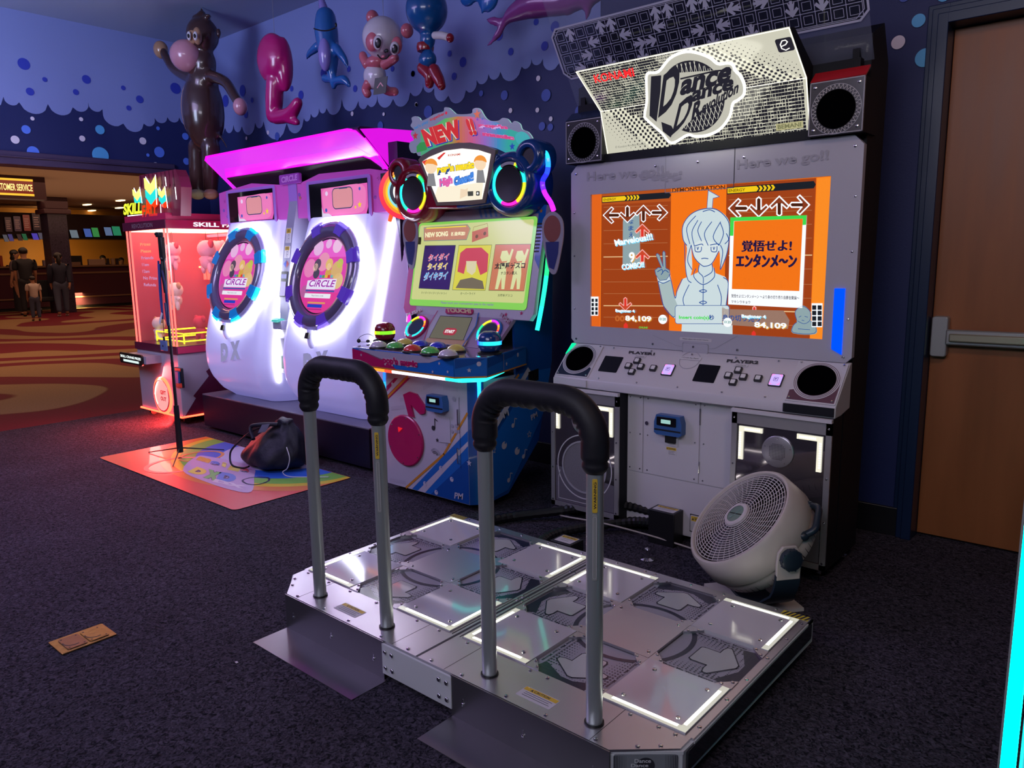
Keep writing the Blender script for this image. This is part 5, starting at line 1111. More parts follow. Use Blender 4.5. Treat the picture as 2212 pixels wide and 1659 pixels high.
# ---------------- screen assembly (leans back)
sc_ = Fr((PX, 1.375, .945), (1, 0, 0), (0, .120, .555)); SLn = hypot(.12, .555)
b = B()
def sP(L): return sc_.pts(L)
o = sP([(897, 463), (1193, 448), (1149, 694), (879.5, 677)]); x0, x1 = -.455, .455
b.prism(sc_, [(-.455, .0), (.455, -.004), (.475, .03), (.475, SLn), (-.475, SLn), (-.475, .03)], -.03, 0, PW)
b.poly(sc_, [(-.475, .03), (-.455, 0), (-.37, 0), (-.42, SLn), (-.475, SLn)], mat('pink_print', (.55, .10, .30), .3), .001); b.poly(sc_, [(.20, SLn), (.475, SLn), (.475, .25), (.44, .30), (.43, SLn-.04), (.20, SLn-.04)], PBL, .001)
for k in range(5): b.poly(sc_, [(.02+k*.035, SLn-.002), (.035+k*.035, SLn-.002), (.055+k*.035, SLn-.045), (.04+k*.035, SLn-.045)], mat('print_light_blue', (.16, .28, .62), .3), .0015)
for s_ in (-1, 1):
    for k in range(9): b.poly(sc_, [(s_*.430, SLn-.09-k*.017), (s_*.462, SLn-.09-k*.017), (s_*.462, SLn-.098-k*.017), (s_*.430, SLn-.098-k*.017)], INK, .002)
for (x, y, M) in ((-.44, SLn-.03, PRD), (-.41, SLn-.025, POR), (-.37, SLn-.022, POR), (.40, .03, PRD), (.30, .02, PRD), (.445, SLn-.03, POR)): b.poly(sc_, star((x, y), .012), M, .002)
b.build('screen_surround', pc, smooth=0)
sa, sb_, ta, tb_ = -.430, .430, .045, SLn-.055
G1 = em('#86cf5a', .95); G2 = em('#cfd48c', .9); G3 = em('#5a6a48', .8)
b = B(); b.prism(sc_, rrect(sa, sb_, ta, tb_, .02), .001, .003, G1, BLACK); b.prism(sc_, rrect(sa+.012, sb_-.022, ta+.035, tb_-.014, .012), .003, .0034, G2)
cN = crop(740, 220, 3.95)
def nP(L): return sc_.pts(L, cN)
def np_(L, M, h): b.poly(sc_, nP(L), M, h)
np_([(700, 1080), (1065, 1050), (1090, 1085), (1060, 1175), (700, 1185)], em('#c88a70', .9), .004); b.stroke(sc_, nP([(700, 1075), (1070, 1050), (1095, 1085), (1062, 1178), (700, 1188)]), .003, em('#5a7f8c', .8), .0044, True)
np_([(720, 1075), (1060, 1058), (1060, 1068), (720, 1086)], em('#e8d44c', 1), .0048)
b.tpx(sc_, 'NEW SONG', (710, 1160), (905, 1148), (710, 1118), em('#f4ecc0', 1), h=.005, bold=.05, cr=cN); b.tpx(sc_, '新曲追加!', (930, 1148), (1050, 1142), (932, 1112), em('#f4ecc0', 1), h=.005, bold=.04, cr=cN)
np_([(1110, 1110), (1245, 1068), (1248, 1150), (1108, 1200)], em('#c4705c', .9), .004)
for c in ((1150, 1150), (1218, 1125)): q = nP([c])[0]; b.disc(sc_, q, .010, em('#7a5a40', .8), .0046, 16)
b.stroke(sc_, nP([(1115, 1110), (1125, 1070), (1240, 1040), (1245, 1068)]), .002, em('#a07040', .8), .0046)
for L, M in (([(708, 1228), (970, 1225), (915, 1605), (655, 1592)], em('#3a2466', .9)), ([(998, 1225), (1278, 1222), (1222, 1610), (942, 1605)], em('#d8d04a', .95)), ([(1310, 1220), (1612, 1216), (1552, 1616), (1252, 1610)], em('#c87a5a', .95))): np_(L, M, .004); b.stroke(sc_, nP(L), .0022, G3, .0046, True)
for t, bl, br, tl, M in (('タイダイ', (730, 1365), (910, 1355), (740, 1300), '#e05070'), ('タイダイ', (725, 1440), (900, 1435), (730, 1375), '#e8c840'), ('ダイキライ', (690, 1530), (895, 1520), (705, 1455), '#50a8e0')):
    b.tpx(sc_, t, bl, br, tl, em('#e8e0f0', .9), h=.0046, bold=.06, cr=cN); b.tpx(sc_, t, bl, br, tl, em(M, .9), h=.005, bold=.02, cr=cN)
# middle jacket: plain abstract blocks
np_([(1010, 1290), (1060, 1250), (1190, 1245), (1250, 1300), (1240, 1450), (1180, 1480), (1150, 1380), (1060, 1380), (1040, 1470), (985, 1450)], em('#c84a5c', .95), .0046); np_([(1060, 1360), (1150, 1360), (1140, 1450), (1110, 1480), (1065, 1450)], em('#d9cfa8', .95), .005); np_([(970, 1590), (1010, 1520), (1110, 1500), (1200, 1530), (1215, 1600)], em('#7a705c', .85), .005)
for dx in (0, 130):
    for L in ([(1350, 1330), (1365, 1275), (1410, 1270), (1430, 1320), (1405, 1360), (1365, 1365)], [(1345, 1380), (1400, 1370), (1400, 1470), (1385, 1600), (1360, 1600), (1360, 1500), (1330, 1600), (1305, 1600), (1330, 1470)], [(1400, 1380), (1450, 1255), (1465, 1262), (1415, 1420)]): np_([(x+dx, y) for x, y in L], em('#d8dca0', .95), .0046)
b.tpx(sc_, '太陽系デスコ', (1300, 1430), (1560, 1425), (1308, 1375), em('#2c2a24', .8), h=.0056, bold=.035, cr=cN); b.tpx(sc_, 'ナユタン星人', (1355, 1478), (1495, 1476), (1358, 1448), em('#2c2a24', .8), h=.0056, bold=.02, cr=cN)
cQ = crop(740, 600, 3.19)
b.tpx(sc_, 'タイダイタイダイダイキライ', (545, 112), (722, 118), (546, 95), G3, h=.0045, cr=cQ); b.tpx(sc_, 'オーバーライド', (815, 118), (918, 120), (816, 100), G3, h=.0045, cr=cQ, bold=.01); b.tpx(sc_, '太陽系デスコ', (1072, 130), (1172, 133), (1074, 112), G3, h=.0045, cr=cQ, bold=.01)
b.tpx(sc_, 'Please touch your e-amusement pass to the reader', (680, 185), (1045, 200), (682, 163), em('#8c8ca8', .8), h=.0045, cr=cQ, bold=.02)
b.build('screen', pc, smooth=0)
# edge-lit side strips
for s_ in (-1, 1):
    b = B(); n = 30
    for k in range(n):
        t0, t1 = k/n, (k+1)/n
        def q(t): return sc_.w(s_*(.475+.015*sin(t*pi)), -.045+t*(SLn-.06), -.045)
        b.tube([q(t0), q(t1)], .011, rb(.47-.14*t0 if s_ > 0 else .9+.1*t0, 1.7), 6)
    b.build('side_light', pc, smooth=0)
# ---------------- bear head
HY = 1.36; fh = FY(HY)
b = B(); cH = crop(860, 230, 6.9125)
RC, BC = PX-.345, PX+.345
b.prism(fh, [(PX-.225, 1.51), (PX+.0, 1.50), (PX+.0, 1.80), (PX-.15, 1.80), (PX-.29, 1.74), (PX-.25, 1.66)], -.20, 0.01, PR_); b.prism(fh, [(PX-.0, 1.50), (PX+.225, 1.51), (PX+.25, 1.66), (PX+.29, 1.74), (PX+.15, 1.80), (PX+.0, 1.80)], -.20, 0.01, PB)
b.build('head_core', pc, bev=.01)
for s_, M, xc_ in ((-1, PR_, RC), (1, PB, BC)):
    b = B(); zc_ = 1.60
    b.lathe(Fr((0, HY, 0), (1, 0, 0), (0, 0, 1)), (xc_, zc_), [(.150, -.16), (.155, -.03), (.148, .00), (.128, .014), (.112, .006), (.106, -.012)], M, 48, cap=False)
    ex_, ez_ = xc_+s_*.120, 1.715
    b.lathe(Fr((0, HY, 0), (1, 0, 0), (0, 0, 1)), (ex_, ez_), [(.082, -.12), (.086, -.03), (.078, .0), (.060, .010), (.044, .004), (.040, -.01)], M, 36, cap=False)
    hd = b.build('bear_ear_housing', pc, smooth=50)
    b = B(); b.disc(fh, (xc_, zc_), .108, BLACK, -.012, 40); b.lathe(fh, (xc_, zc_), [(.086, -.010), (.084, .002), (.05, -.004), (.0001, -.006)], BLACK, 36); b.disc(fh, (ex_, ez_), .041, BLACK, -.008, 24); b.build('speaker_cone', hd, smooth=40)
    b = B(); n = 48
    for i in range(n):
        a0 = 2*pi*i/n
        if abs((a0 % (2*pi))-pi/2) < .42: M2 = mat('led_gap', (.35, .34, .4), .4)
        else:
            hue = [.5, .36, .16, .14, .45, .5, .5, .42, .9, .9, .12, .2][int(i/n*12)]; M2 = rb(hue, 1.7)
        b.ring(fh, (xc_, zc_), .090, .104, M2, -.008, .000, 2, a0, a0+2*pi/n)
    b.build('speaker_led', hd, smooth=0)
# outline light behind the head
b = B(); fo = FY(1.40); n = 46
pth = [(1115, 400), (1160, 318), (1178, 330), (1184, 350), (1182, 372), (1172, 392), (1176, 415), (1190, 438), (1196, 455)]
L = [fo.px(*p) for p in pth[1:]]; L = [tuple(p) for p in spline(L, 6)]
for k in range(len(L)-1): t = k/len(L); b.tube([fo.w(*L[k], 0), fo.w(*L[k+1], 0)], .012, rb(.48+.38*t, 1.8), 6)
b.build('outline_light', pc, smooth=0)
b = B(); L = [(PX-(x-PX)-.0, z) for x, z in L]
L = [p for p in L]
for k in range(len(L)-1): t = k/len(L); b.tube([fo.w(*L[k], 0), fo.w(*L[k+1], 0)], .012, em('#4a86b4', .8) if t < .45 else rb(.03, 1.5), 6)
b.build('outline_light', pc, smooth=0)
# lit title window
fw = FY(HY-.016)
b = B(); cc = [(300, 795), (350, 735), (500, 640), (700, 570), (900, 540), (1100, 545), (1300, 585), (1455, 645), (1390, 1040), (1300, 1440), (1080, 1470), (570, 1480), (440, 1120)]
b.prism(fw, fw.pts(cc, cH), -.02, 0, mat('window_frame_olive', (.17, .13, .10), .3)); WL_ = [(362, 825), (470, 755), (700, 660), (960, 628), (1200, 650), (1385, 710), (1330, 1040), (1255, 1385), (900, 1415), (600, 1428), (480, 1130)]
b.prism(fw, fw.pts(WL_, cH), 0, .003, em('#fdfaf0', 1.15))
def hp(L, M, h=.004): b.poly(fw, fw.pts(L, cH), M, h)
hp([(362, 825), (440, 790), (455, 860), (400, 870)], em('#d83a34', 1)); hp([(590, 770), (690, 690), (720, 690), (620, 800)], em('#d83a34', 1)); hp([(600, 1200), (900, 1180), (1280, 1130), (1255, 1385), (600, 1428), (560, 1330)], em('#f4ead0', 1.05), .0036)
for (x, y, hc) in ((500, 900, 1), (1235, 850, -1)):      # plain round figures either side
    hp([(x+88*cos(k*pi/12), y+105*sin(k*pi/12)) for k in range(24)], em('#f6d9b4', 1.0), .0042); hp([(x+98*cos(k*pi/12), y-12-(110*sin(k*pi/12))) for k in range(13)]+[(x-60, y-45), (x+30, y-40)], em('#f0963c', 1.0), .0046); hp([(x-45, y+100), (x+45, y+100), (x+75, y+290), (x-60, y+290)], em('#8c8c90', .9), .0041)
b.tpx(fw, 'KONAMI', (755, 748), (940, 730), (755, 715), em('#c8483c', .9), h=.005, bold=.02, cr=cH)
for (o, M, bo) in ((0, '#2c4a8c', .12), (.001, '#f4d828', .06)): b.tpx(fw, "pop'n music", (600, 1030), (1155, 955), (590, 885), em(M, 1), h=.006+o, bold=bo+.03, cr=cH)
for (o, M, bo) in ((0, '#4870c0', .12), (.001, '#e060a8', .06)): b.tpx(fw, 'High', (640, 1235), (835, 1180), (630, 1085), em(M, 1), h=.008+o, bold=bo+.02, cr=cH)
for (o, M, bo) in ((0, '#203c90', .12), (.001, '#4888e0', .06)): b.tpx(fw, 'Cheers!!', (850, 1195), (1150, 1110), (845, 1055), em(M, 1), h=.008+o, bold=bo+.02, cr=cH)
hp([(940, 1230), (1010, 1240), (1050, 1215), (1040, 1330), (930, 1380)], em('#f0d8b8', 1)); hp([(1045, 1270), (1130, 1265), (1130, 1335), (1050, 1340)], em('#50504c', .8)); hp(rrect(1172, 1225, 1265, 1332, 10), em('#2c2c2c', .8)); b.tpx(fw, 'e', (1185, 1318), (1212, 1316), (1185, 1280), em('#f4f4f4', 1), h=.0055, bold=.06, cr=cH)
b.build('title_window', pc, smooth=0)
# cloud shaped header board
fc_ = FY(1.42)
CO = [(340, 740), (270, 690), (200, 690), (165, 610), (180, 530), (235, 500), (190, 420), (200, 370), (240, 350), (185, 290), (210, 230), (200, 170), (260, 145), (320, 170), (350, 210), (450, 170), (520, 125), (600, 95), (680, 70), (690, 15), (760, 20), (830, 80), (890, 115), (1090, 105), (1110, 45), (1170, 20), (1230, 45), (1280, 130), (1330, 190), (1400, 215), (1500, 210), (1560, 170), (1640, 190), (1690, 250), (1740, 215), (1820, 260), (1850, 340), (1940, 380), (2005, 470), (2020, 560), (1960, 640), (1880, 700), (1800, 735), (1640, 700), (1580, 640), (1300, 570), (1000, 530), (700, 600)]
cl = [tuple(p) for p in spline(fc_.pts(CO, cH), 3, True)]
b = B(); b.prism(fc_, cl, -.008, 0, em('#8f8fb8', .55), em('#9fd8d0', .8)); 
def fp_(L, M, h): b.poly(fc_, fc_.pts(L, cH), M, h)
GT = ('#58b882', '#4cba98', '#6ac46a', '#e0804c', '#e06a9c', '#a878d8', '#4aa0d8', '#3cbcb0')
xs = [340, 520, 700, 880, 1080, 1280, 1480, 1640, 1900]
tp = [380, 300, 180, 150, 150, 190, 240, 330, 420]; bt_ = [735, 660, 590, 545, 540, 575, 630, 705, 690]
for i in range(8):
    c0_, c1_ = hx(GT[i]), hx(GT[min(7, i+1)])
    for j in range(5):
        q = j/5; q2 = (j+1)/5; lp = lambda A, t: A[i]+(A[i+1]-A[i])*t
        fp_([(lp(xs, q), lp(tp, q)), (lp(xs, q2), lp(tp, q2)), (lp(xs, q2), lp(bt_, q2)), (lp(xs, q), lp(bt_, q))], em(tuple(c0_[k]+(c1_[k]-c0_[k])*q for k in range(3)), .66), .0015)
fp_([(285, 690), (280, 600), (330, 540), (400, 530), (450, 580), (430, 650)], em('#3c9c50', .7), .003)
fp_([tuple(p) for p in spline([(1770, 520), (1760, 420), (1850, 375), (1940, 420), (1990, 520), (1950, 600), (1850, 590)], 4, True)], em('#48b8c0', .75), .003)
for (o, M, bo) in ((0, '#3a3ab0', .07), (.001, '#f0e4c8', .045), (.002, '#d83030', .0)):
    d = 14 if o == 0 else 0
    b.tpx(fc_, 'NEW', (440+d, 610+d), (1000+d, 455+d), (350+d, 355+d), em(M, .8), h=.005+o, bold=bo+.07, cr=cH); b.tpx(fc_, '!!', (1090+d, 440+d), (1200+d, 425+d), (1010+d, 190+d), em(M, .8), h=.005+o, bold=bo+.07, cr=cH)
for (o, M, bo) in ((0, '#3428a0', .20), (.001, '#e0b0ec', .15), (.002, '#e04c8c', .08)):
    b.tpx(fc_, "pop'n", (1215, 320), (1655, 360), (1205, 245), em(M, .8), h=.005+o, bold=bo, cr=cH); b.tpx(fc_, 'music', (1275, 440), (1750, 510), (1265, 375), em(M, .8), h=.005+o, bold=bo, cr=cH)
b.tpx(fc_, "let's play", (265, 355), (470, 250), (245, 305), em('#3c7cc0', .8), h=.005, bold=.03, cr=cH); b.tpx(fc_, 'together', (490, 235), (715, 135), (475, 180), em('#b83040', .8), h=.005, bold=.03, cr=cH)
for c, r, M in (((268, 440), .024, '#b82838'), ((1190, 120), .026, '#d8642c'), ((1715, 600), .020, '#2c4cb8'), ((1195, 195), .009, '#7848c0'), ((1270, 185), .009, '#4868c8')): b.poly(fc_, star(fc_.px(*cH(*c)), r), em(M, .8), .006)
b.disc(fc_, fc_.px(*cH(730, 100)), .008, em('#d02040', .8), .006, 14); b.build('header_board', pc, smooth=0)
# earphones left on the table
E_ = mat('earphone_black', (.012, .012, .016), .35)
b = B(); x, y = fT.px(800, 741); b.tube(spline([(x+.03, y+.02, TZ+.006), (x, y+.03, TZ+.03), (x-.045, y+.02, TZ+.045), (x-.075, y-.01, TZ+.03), (x-.06, y-.03, TZ+.008), (x-.01, y-.01, TZ+.006), (x+.03, y+.01, TZ+.006), (x+.05, y+.03, TZ+.006)], 6), .0016, E_, 6)
b.ell((x-.055, y-.035, TZ+.012), (.013, .010, .012), E_, 12); b.ell((x+.045, y+.005, TZ+.013), (.022, .016, .013), E_, 12); b.ell((x-.02, y+.0, TZ+.009), (.01, .012, .009), E_, 10)
tag(b.build('earphones', smooth=50), 'black earphones with thin looped cable lying beside the red bell lamp', 'earphones')

# plain cut-out boards on both sides of the screen
for (u, v, nm) in ((886, 520, 'left'), (1193, 520, 'right')):
    fk2 = FY(1.385); c = fk2.px(u, v); s_ = -1 if nm == 'left' else 1; b = B()
    o = [tuple(p) for p in spline([(c[0]-.055, c[1]+.10), (c[0]-.06, c[1]+.02), (c[0]-.045, c[1]-.05), (c[0]-.02, c[1]-.14), (c[0]+.02, c[1]-.15), (c[0]+.05, c[1]-.05), (c[0]+.065, c[1]+.03), (c[0]+.055, c[1]+.10), (c[0], c[1]+.135)], 5, True)]
    b.prism(fk2, o, -.006, 0, mat('cutout_edge_pale', (.30, .28, .36), .4)); b.disc(fk2, (c[0], c[1]+.055), .050, mat('cutout_brown', (.22, .06, .05), .4), .001, 28, .062)
    b.poly(fk2, [(c[0]-.04, c[1]-.005), (c[0]+.04, c[1]-.005), (c[0]+.035, c[1]-.06), (c[0]+.01, c[1]-.135), (c[0]-.02, c[1]-.125), (c[0]-.035, c[1]-.06)], mat('cutout_navy', (.02, .03, .16), .4), .001)
    b.box(c[0]-.01, c[0]+.01, 1.385, 1.46, c[1]-.02, c[1]+.02, BLACK); b.build('side_cutout', pc, smooth=0)
# ================================================================== TWIN CIRCLE CABINET
MX = -2.93
mc = thing('twin_circle_cabinet', 'glowing white double cabinet with two round purple ringed screens under a magenta hood', 'arcade cabinet', (MX, 1.55, 0))
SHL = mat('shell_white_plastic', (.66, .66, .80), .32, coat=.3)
_b = SHL.node_tree.nodes['Principled BSDF']; _b.inputs['Emission Color'].default_value = (.36, .33, .95, 1); _b.inputs['Emission Strength'].default_value = .34   # even emission standing in for light inside the translucent plastic
b = B(); b.box(MX-.99, MX+.985, 1.236, 1.95, .025, .262, mat('base_black', (.006, .006, .02), .4)); b.box(MX-.99, MX+.985, 1.236, 1.95, .262, .270, mat('base_top_grey', (.14, .13, .17), .3)); b.build('base', mc, smooth=0, bev=.003)
b = B(); b.box(MX-.96, MX+.96, 1.56, 1.98, .27, 1.93, mat('cabinet_indigo', (.02, .018, .06), .4)); b.build('rear_body', mc, smooth=0)
b = B(); b.lathe(FY(1.236), (-2.83, .13), [(.010, 0), (.009, .006), (.0001, .008)], CHROME, 12); b.build('lock', mc, smooth=30)
def prof(z):     # shell front y by height
    K = [(.272, 1.375), (.33, 1.30), (.42, 1.240), (.52, 1.215), (.62, 1.213), (.74, 1.232), (.86, 1.262), (1.0, 1.302), (1.15, 1.348), (1.30, 1.394), (1.42, 1.430), (1.53, 1.465)]
    for i in range(len(K)-1):
        if z <= K[i+1][0]: t = (z-K[i][0])/(K[i+1][0]-K[i][0]); t = max(0, t); return K[i][1]+(K[i+1][1]-K[i][1])*t
    return K[-1][1]
def halfw(z):
    K = [(.272, .36), (.36, .43), (.50, .475), (.70, .485), (1.0, .478), (1.3, .462), (1.53, .445)]
    for i in range(len(K)-1):
        if z <= K[i+1][0]: t = max(0, (z-K[i][0])/(K[i+1][0]-K[i][0])); t = t*t*(3-2*t); return K[i][1]+(K[i+1][1]-K[i][1])*t
    return K[-1][1]
tilt = 17.3; TL_ = Vector((0, sin(radians(tilt)), cos(radians(tilt))))
for ui, ux in enumerate((MX-.505, MX+.505)):
    b = B()
    def sh(u, v):
        z = .272+(1.53-.272)*v; s = (u-.5)*2; hw = halfw(z); a = abs(s)
        x = ux+s*hw*(1.0 if a < .8 else 1.0); y = prof(z)+.16*max(0, (a-.62)/.38)**2.2+.016*cos(s*pi/2)*0
        if a > .985: y = 1.60
        return (x, y, z)
    us = [0, .004, .02, .05, .09, .13, .17, .19]+[.2+.6*i/16 for i in range(17)]+[.81, .83, .87, .91, .95, .98, .996, 1]
    V = []; nz = 44
    for j in range(nz+1):
        for u in us: V.append(sh(u, j/nz))
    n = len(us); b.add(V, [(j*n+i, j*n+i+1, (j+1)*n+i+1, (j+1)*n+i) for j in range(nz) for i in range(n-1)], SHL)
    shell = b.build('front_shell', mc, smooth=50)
    zc = 1.143; yc = prof(zc); fr = Fr((ux, yc, zc), (1, 0, 0), TL_)
    # ring housing
    b = B(); RO = .335
    b.lathe(fr, (0, 0), [(RO-.02, -.03), (RO+.012, .012), (RO+.014, .034), (RO+.004, .046), (RO-.010, .050)], mat('ring_rim_lavender', (.40, .38, .66), .2, coat=.6), 72, cap=False)
    b.lathe(fr, (0, 0), [(RO-.008, .046), (RO-.02, .060), (RO-.05, .066), (.262, .060), (.245, .046), (.240, .030)], mat('ring_dark_purple', (.12, .095, .18), .22, coat=.8), 72, cap=False)
    ring = b.build('button_ring', mc, smooth=50)
    bm_ = [em('#1874d0', .75), em('#20c8ff', 1.5)] if ui == 0 else [em('#5030b0', .85), em('#8a70ff', 1.3)]
    for k in range(8):
        an = pi/8+k*pi/4; q = B(); da = .135; N = 6
        lit = (k in (0, 1, 2, 5, 6, 7)) if ui == 0 else (k in (1, 2, 5, 6))
        for (r0, r1, h0, h1, M) in ((.270, RO-.006, .050, .070, bm_[0]), (RO-.004, RO+.016, .03, .056, bm_[1] if lit else bm_[0])):
            q.ring(fr, (0, 0), r0, r1, M, h0, h1, N, an-da, an+da)
        q.build('key_light', ring, smooth=0)
    # glowing ring behind the rim
    b = B(); b.ring(fr, (0, 0), RO+.013, RO+.030, em((.90, .92, 1.0), 34.0, 'halo_led'), .006, .022, 72); b.build('halo_light', mc, smooth=0)
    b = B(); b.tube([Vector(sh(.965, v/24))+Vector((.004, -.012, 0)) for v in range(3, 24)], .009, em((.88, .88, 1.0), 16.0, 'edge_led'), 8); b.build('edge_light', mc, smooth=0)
    # screen disc with art
    b = B(); PKc = em('#d844a8', .95); b.disc(fr, (0, 0), .246, BLACK, .030, 64); b.disc(fr, (.004, 0), .234, PKc, .032, 64)
    def cap(y, M, h, up=True, R=.234):
        A = [(R*cos(a)+.004, R*sin(a)) for a in [asin_+k*(pi-2*asin_)/24 for asin_ in [math.asin(y/R)] for k in range(25)]]
        b.poly(fr, A, M, h)
    cap(.12, em('#e05cc0', 1), .0324); b.poly(fr, [(x*.234+.004, z*.234) for x, z in [(cos(a), sin(a)) for a in [pi+.45+k*(pi-.9)/20 for k in range(21)]]], em('#d83a90', 1), .0326)
    for (x, y, r, c) in ((-.10, .18, .05, '#e8b4e0'), (.09, .19, .045, '#f0c0e0'), (.0, .205, .03, '#e8b4e0'), (-.15, .05, .06, '#e884b8'), (.13, .04, .055, '#d8b070'), (.16, -.03, .05, '#e0c088'), (-.02, .09, .06, '#e894b4'), (.15, .08, .03, '#b8c850'), (-.16, -.10, .04, '#b8609c')):
        b.disc(fr, (x, y), r, em(c, .9), .0330, 20)
    for (x, y, r, c) in ((-.075, .075, .035, '#5a4a60'), (-.09, .055, .026, '#e8c0b0'), (.045, .075, .036, '#e8c070'), (.045, .058, .022, '#f0d0b8'), (.05, .02, .03, '#d8a850'), (-.07, .015, .032, '#4c4458')): b.disc(fr, (x, y), r, em(c, .85), .0336, 18)
    for k, c in enumerate(('#3c8cc8', '#48a850', '#e8b830', '#d84830', '#6cb8b0')): b.poly(fr, [(-.03+k*.028, -.012), (-.006+k*.028, -.012), (-.006+k*.028, .006), (-.03+k*.028, .006)], em(c, .9), .034)
    b.prism(fr, [(-.145, -.085), (.150, -.085), (.150, -.018), (.02, -.018), (-.145, -.03)], .0336, .0342, em('#e8e0f4', .9)); 
    for o, M, bo in ((0, '#f4f0ff', .09), (.0008, '#a03ca8', .03)): b.text(fr, 'CiRCLE', (-.125, -.070), (.135, -.070), em(M, .95), tl=(-.110, -.026), h=.036+o, bold=bo)
    b.poly(fr, [(-.145, -.100), (.150, -.100), (.150, -.090), (-.145, -.090)], em('#4858a8', .8), .035)
    b.prism(fr, rrect(-.145, .120, -.140, -.112, .004), .034, .035, em('#e8e8f0', .95)); b.text(fr, 'Please choose a mode', (-.07, -.130), (.05, -.130), em('#6a6a7a', .8), hgt=.010, h=.0355)
    b.poly(fr, [(-.10, -.175), (.08, -.175), (.08, -.165), (-.10, -.165)], em('#e0a060', .9), .034); b.prism(fr, rrect(-.095, .055, -.200, -.180, .004), .034, .035, em('#2440b8', 1)); b.poly(fr, [(-.09, -.214), (.06, -.214), (.06, -.209), (-.09, -.209)], em('#a02880', .9), .035)
    b.build('round_screen', mc, smooth=0)
    # cable hook under the ring, embossed letters
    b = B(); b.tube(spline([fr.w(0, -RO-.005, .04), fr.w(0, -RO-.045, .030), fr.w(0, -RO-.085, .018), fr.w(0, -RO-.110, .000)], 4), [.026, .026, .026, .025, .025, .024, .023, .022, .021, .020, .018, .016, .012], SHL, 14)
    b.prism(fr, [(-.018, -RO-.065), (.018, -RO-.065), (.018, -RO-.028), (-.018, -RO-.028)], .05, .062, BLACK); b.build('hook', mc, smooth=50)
    zd = .62; fd_ = Fr((ux, prof(zd)-.002, zd), (1, 0, 0), (0, prof(.68)-prof(.56), .12)); b = B()
    EMB = em('#b4b0e4', .55, 'embossed_lavender')  # emission put into the letter colour to lighten them against the shell
    for t, bl, br, tl in (('D', (-.10, -.075), (.0, -.06), (-.10, .055)), ('X', (.03, -.055), (.16, -.035), (.03, .075))):
        b.text(fd_, t, bl, br, EMB, tl=tl, h=.006, bold=.10)
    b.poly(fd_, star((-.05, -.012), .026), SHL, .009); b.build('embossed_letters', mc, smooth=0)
# centre service column
b = B(); GRC = mat('column_grey', (.30, .29, .40), .35); b.prism(Fr((MX-.045, 0, 0), (0, 1, 0), (0, 0, 1)), [(1.45, .272), (1.60, .272), (1.60, 1.78), (1.50, 1.76), (1.42, 1.40), (1.36, 1.05), (1.34, .80), (1.36, .60), (1.44, .42)], 0, .09, GRC); b.build('centre_column', mc, smooth=0)
fco = Fr((MX, 1.36, 1.05), (1, 0, 0), (0, .06, .35)); b = B(); b.prism(fco, rrect(-.036, .036, -.04, .13, .004), 0, .008, BLACK); b.prism(fco, rrect(-.028, .026, -.032, .062, .004), .008, .010, em('#c8c0f0', .9))
for k in (0, 1): b.prism(fco, rrect(-.028+k*.030, -.002+k*.030, .082, .112, .003), .008, .010, em('#b8b8f0', .8))
b.build('card_panel', mc, smooth=0)
b = B(); b.poly(fco, [(-.03, .18), (.0, .155), (.0, .205)], mat('arrow_blue', (.02, .06, .5), .4), .002); b.poly(fco, [(.035, .18), (.008, .155), (.008, .205)], mat('arrow_red', (.4, .04, .04), .4), .002); warn(b, fco, -.03, .03, .22, .30, .002); warn(b, fco, -.03, .03, .32, .42, .002)
b.build('column_stickers', mc, smooth=0)
b = B(); b.box(MX-.05, MX+.05, 1.29, 1.38, .80, .86, GRC); b.ell((MX, 1.30, .86), (.05, .045, .015), em('#50c8c0', .8), 20); b.build('coin_tray', mc, smooth=0, bev=.008)
b = B(); b.box(MX-.04, MX+.04, 1.325, 1.37, .50, .74, GRC); b.box(MX-.025, MX+.025, 1.318, 1.33, .53, .62, mat('slot_green', (.03, .12, .08), .3)); b.build('coin_door', mc, smooth=0, bev=.003)
# upper monitors in pink surround
YM = 1.475; fm_ = FY(YM); cZ = crop(470, 380, 5.395)
PKP = mat('pink_purple_print', (.60, .10, .48), .3); PKQ = mat('violet_print', (.34, .16, .56), .3)
b = B(); b.prism(fm_, [(MX-.965, 1.525), (MX-.955, 1.75), (MX-.80, 1.765), (MX-.5, 1.79), (MX-.10, 1.75), (MX+.10, 1.75), (MX+.30, 1.79), (MX+.8, 1.78), (MX+.955, 1.75), (MX+.965, 1.525)], -.12, 0, PKP)
b.poly(fm_, [(MX-.05, 1.53), (MX+.05, 1.53), (MX+.05, 1.755), (MX-.05, 1.755)], PKQ, .002)
rn = random.Random(5)
for k in range(46):
    x = MX-.94+rn.random()*1.88; z = 1.54+rn.random()*.2; c = rn.choice(((.5, .25, .1), (.12, .12, .5), (.6, .12, .5), (.3, .1, .5))); M = mat('confetti_%d' % int(c[0]*10+c[2]*3), c, .4)
    if k % 3 == 0: b.poly(fm_, star((x, z), .014), M, .003)
    else: b.ring(fm_, (x, z), .006, .011, M, .002, .0034, 10)
b.build('pink_surround', mc, smooth=0)
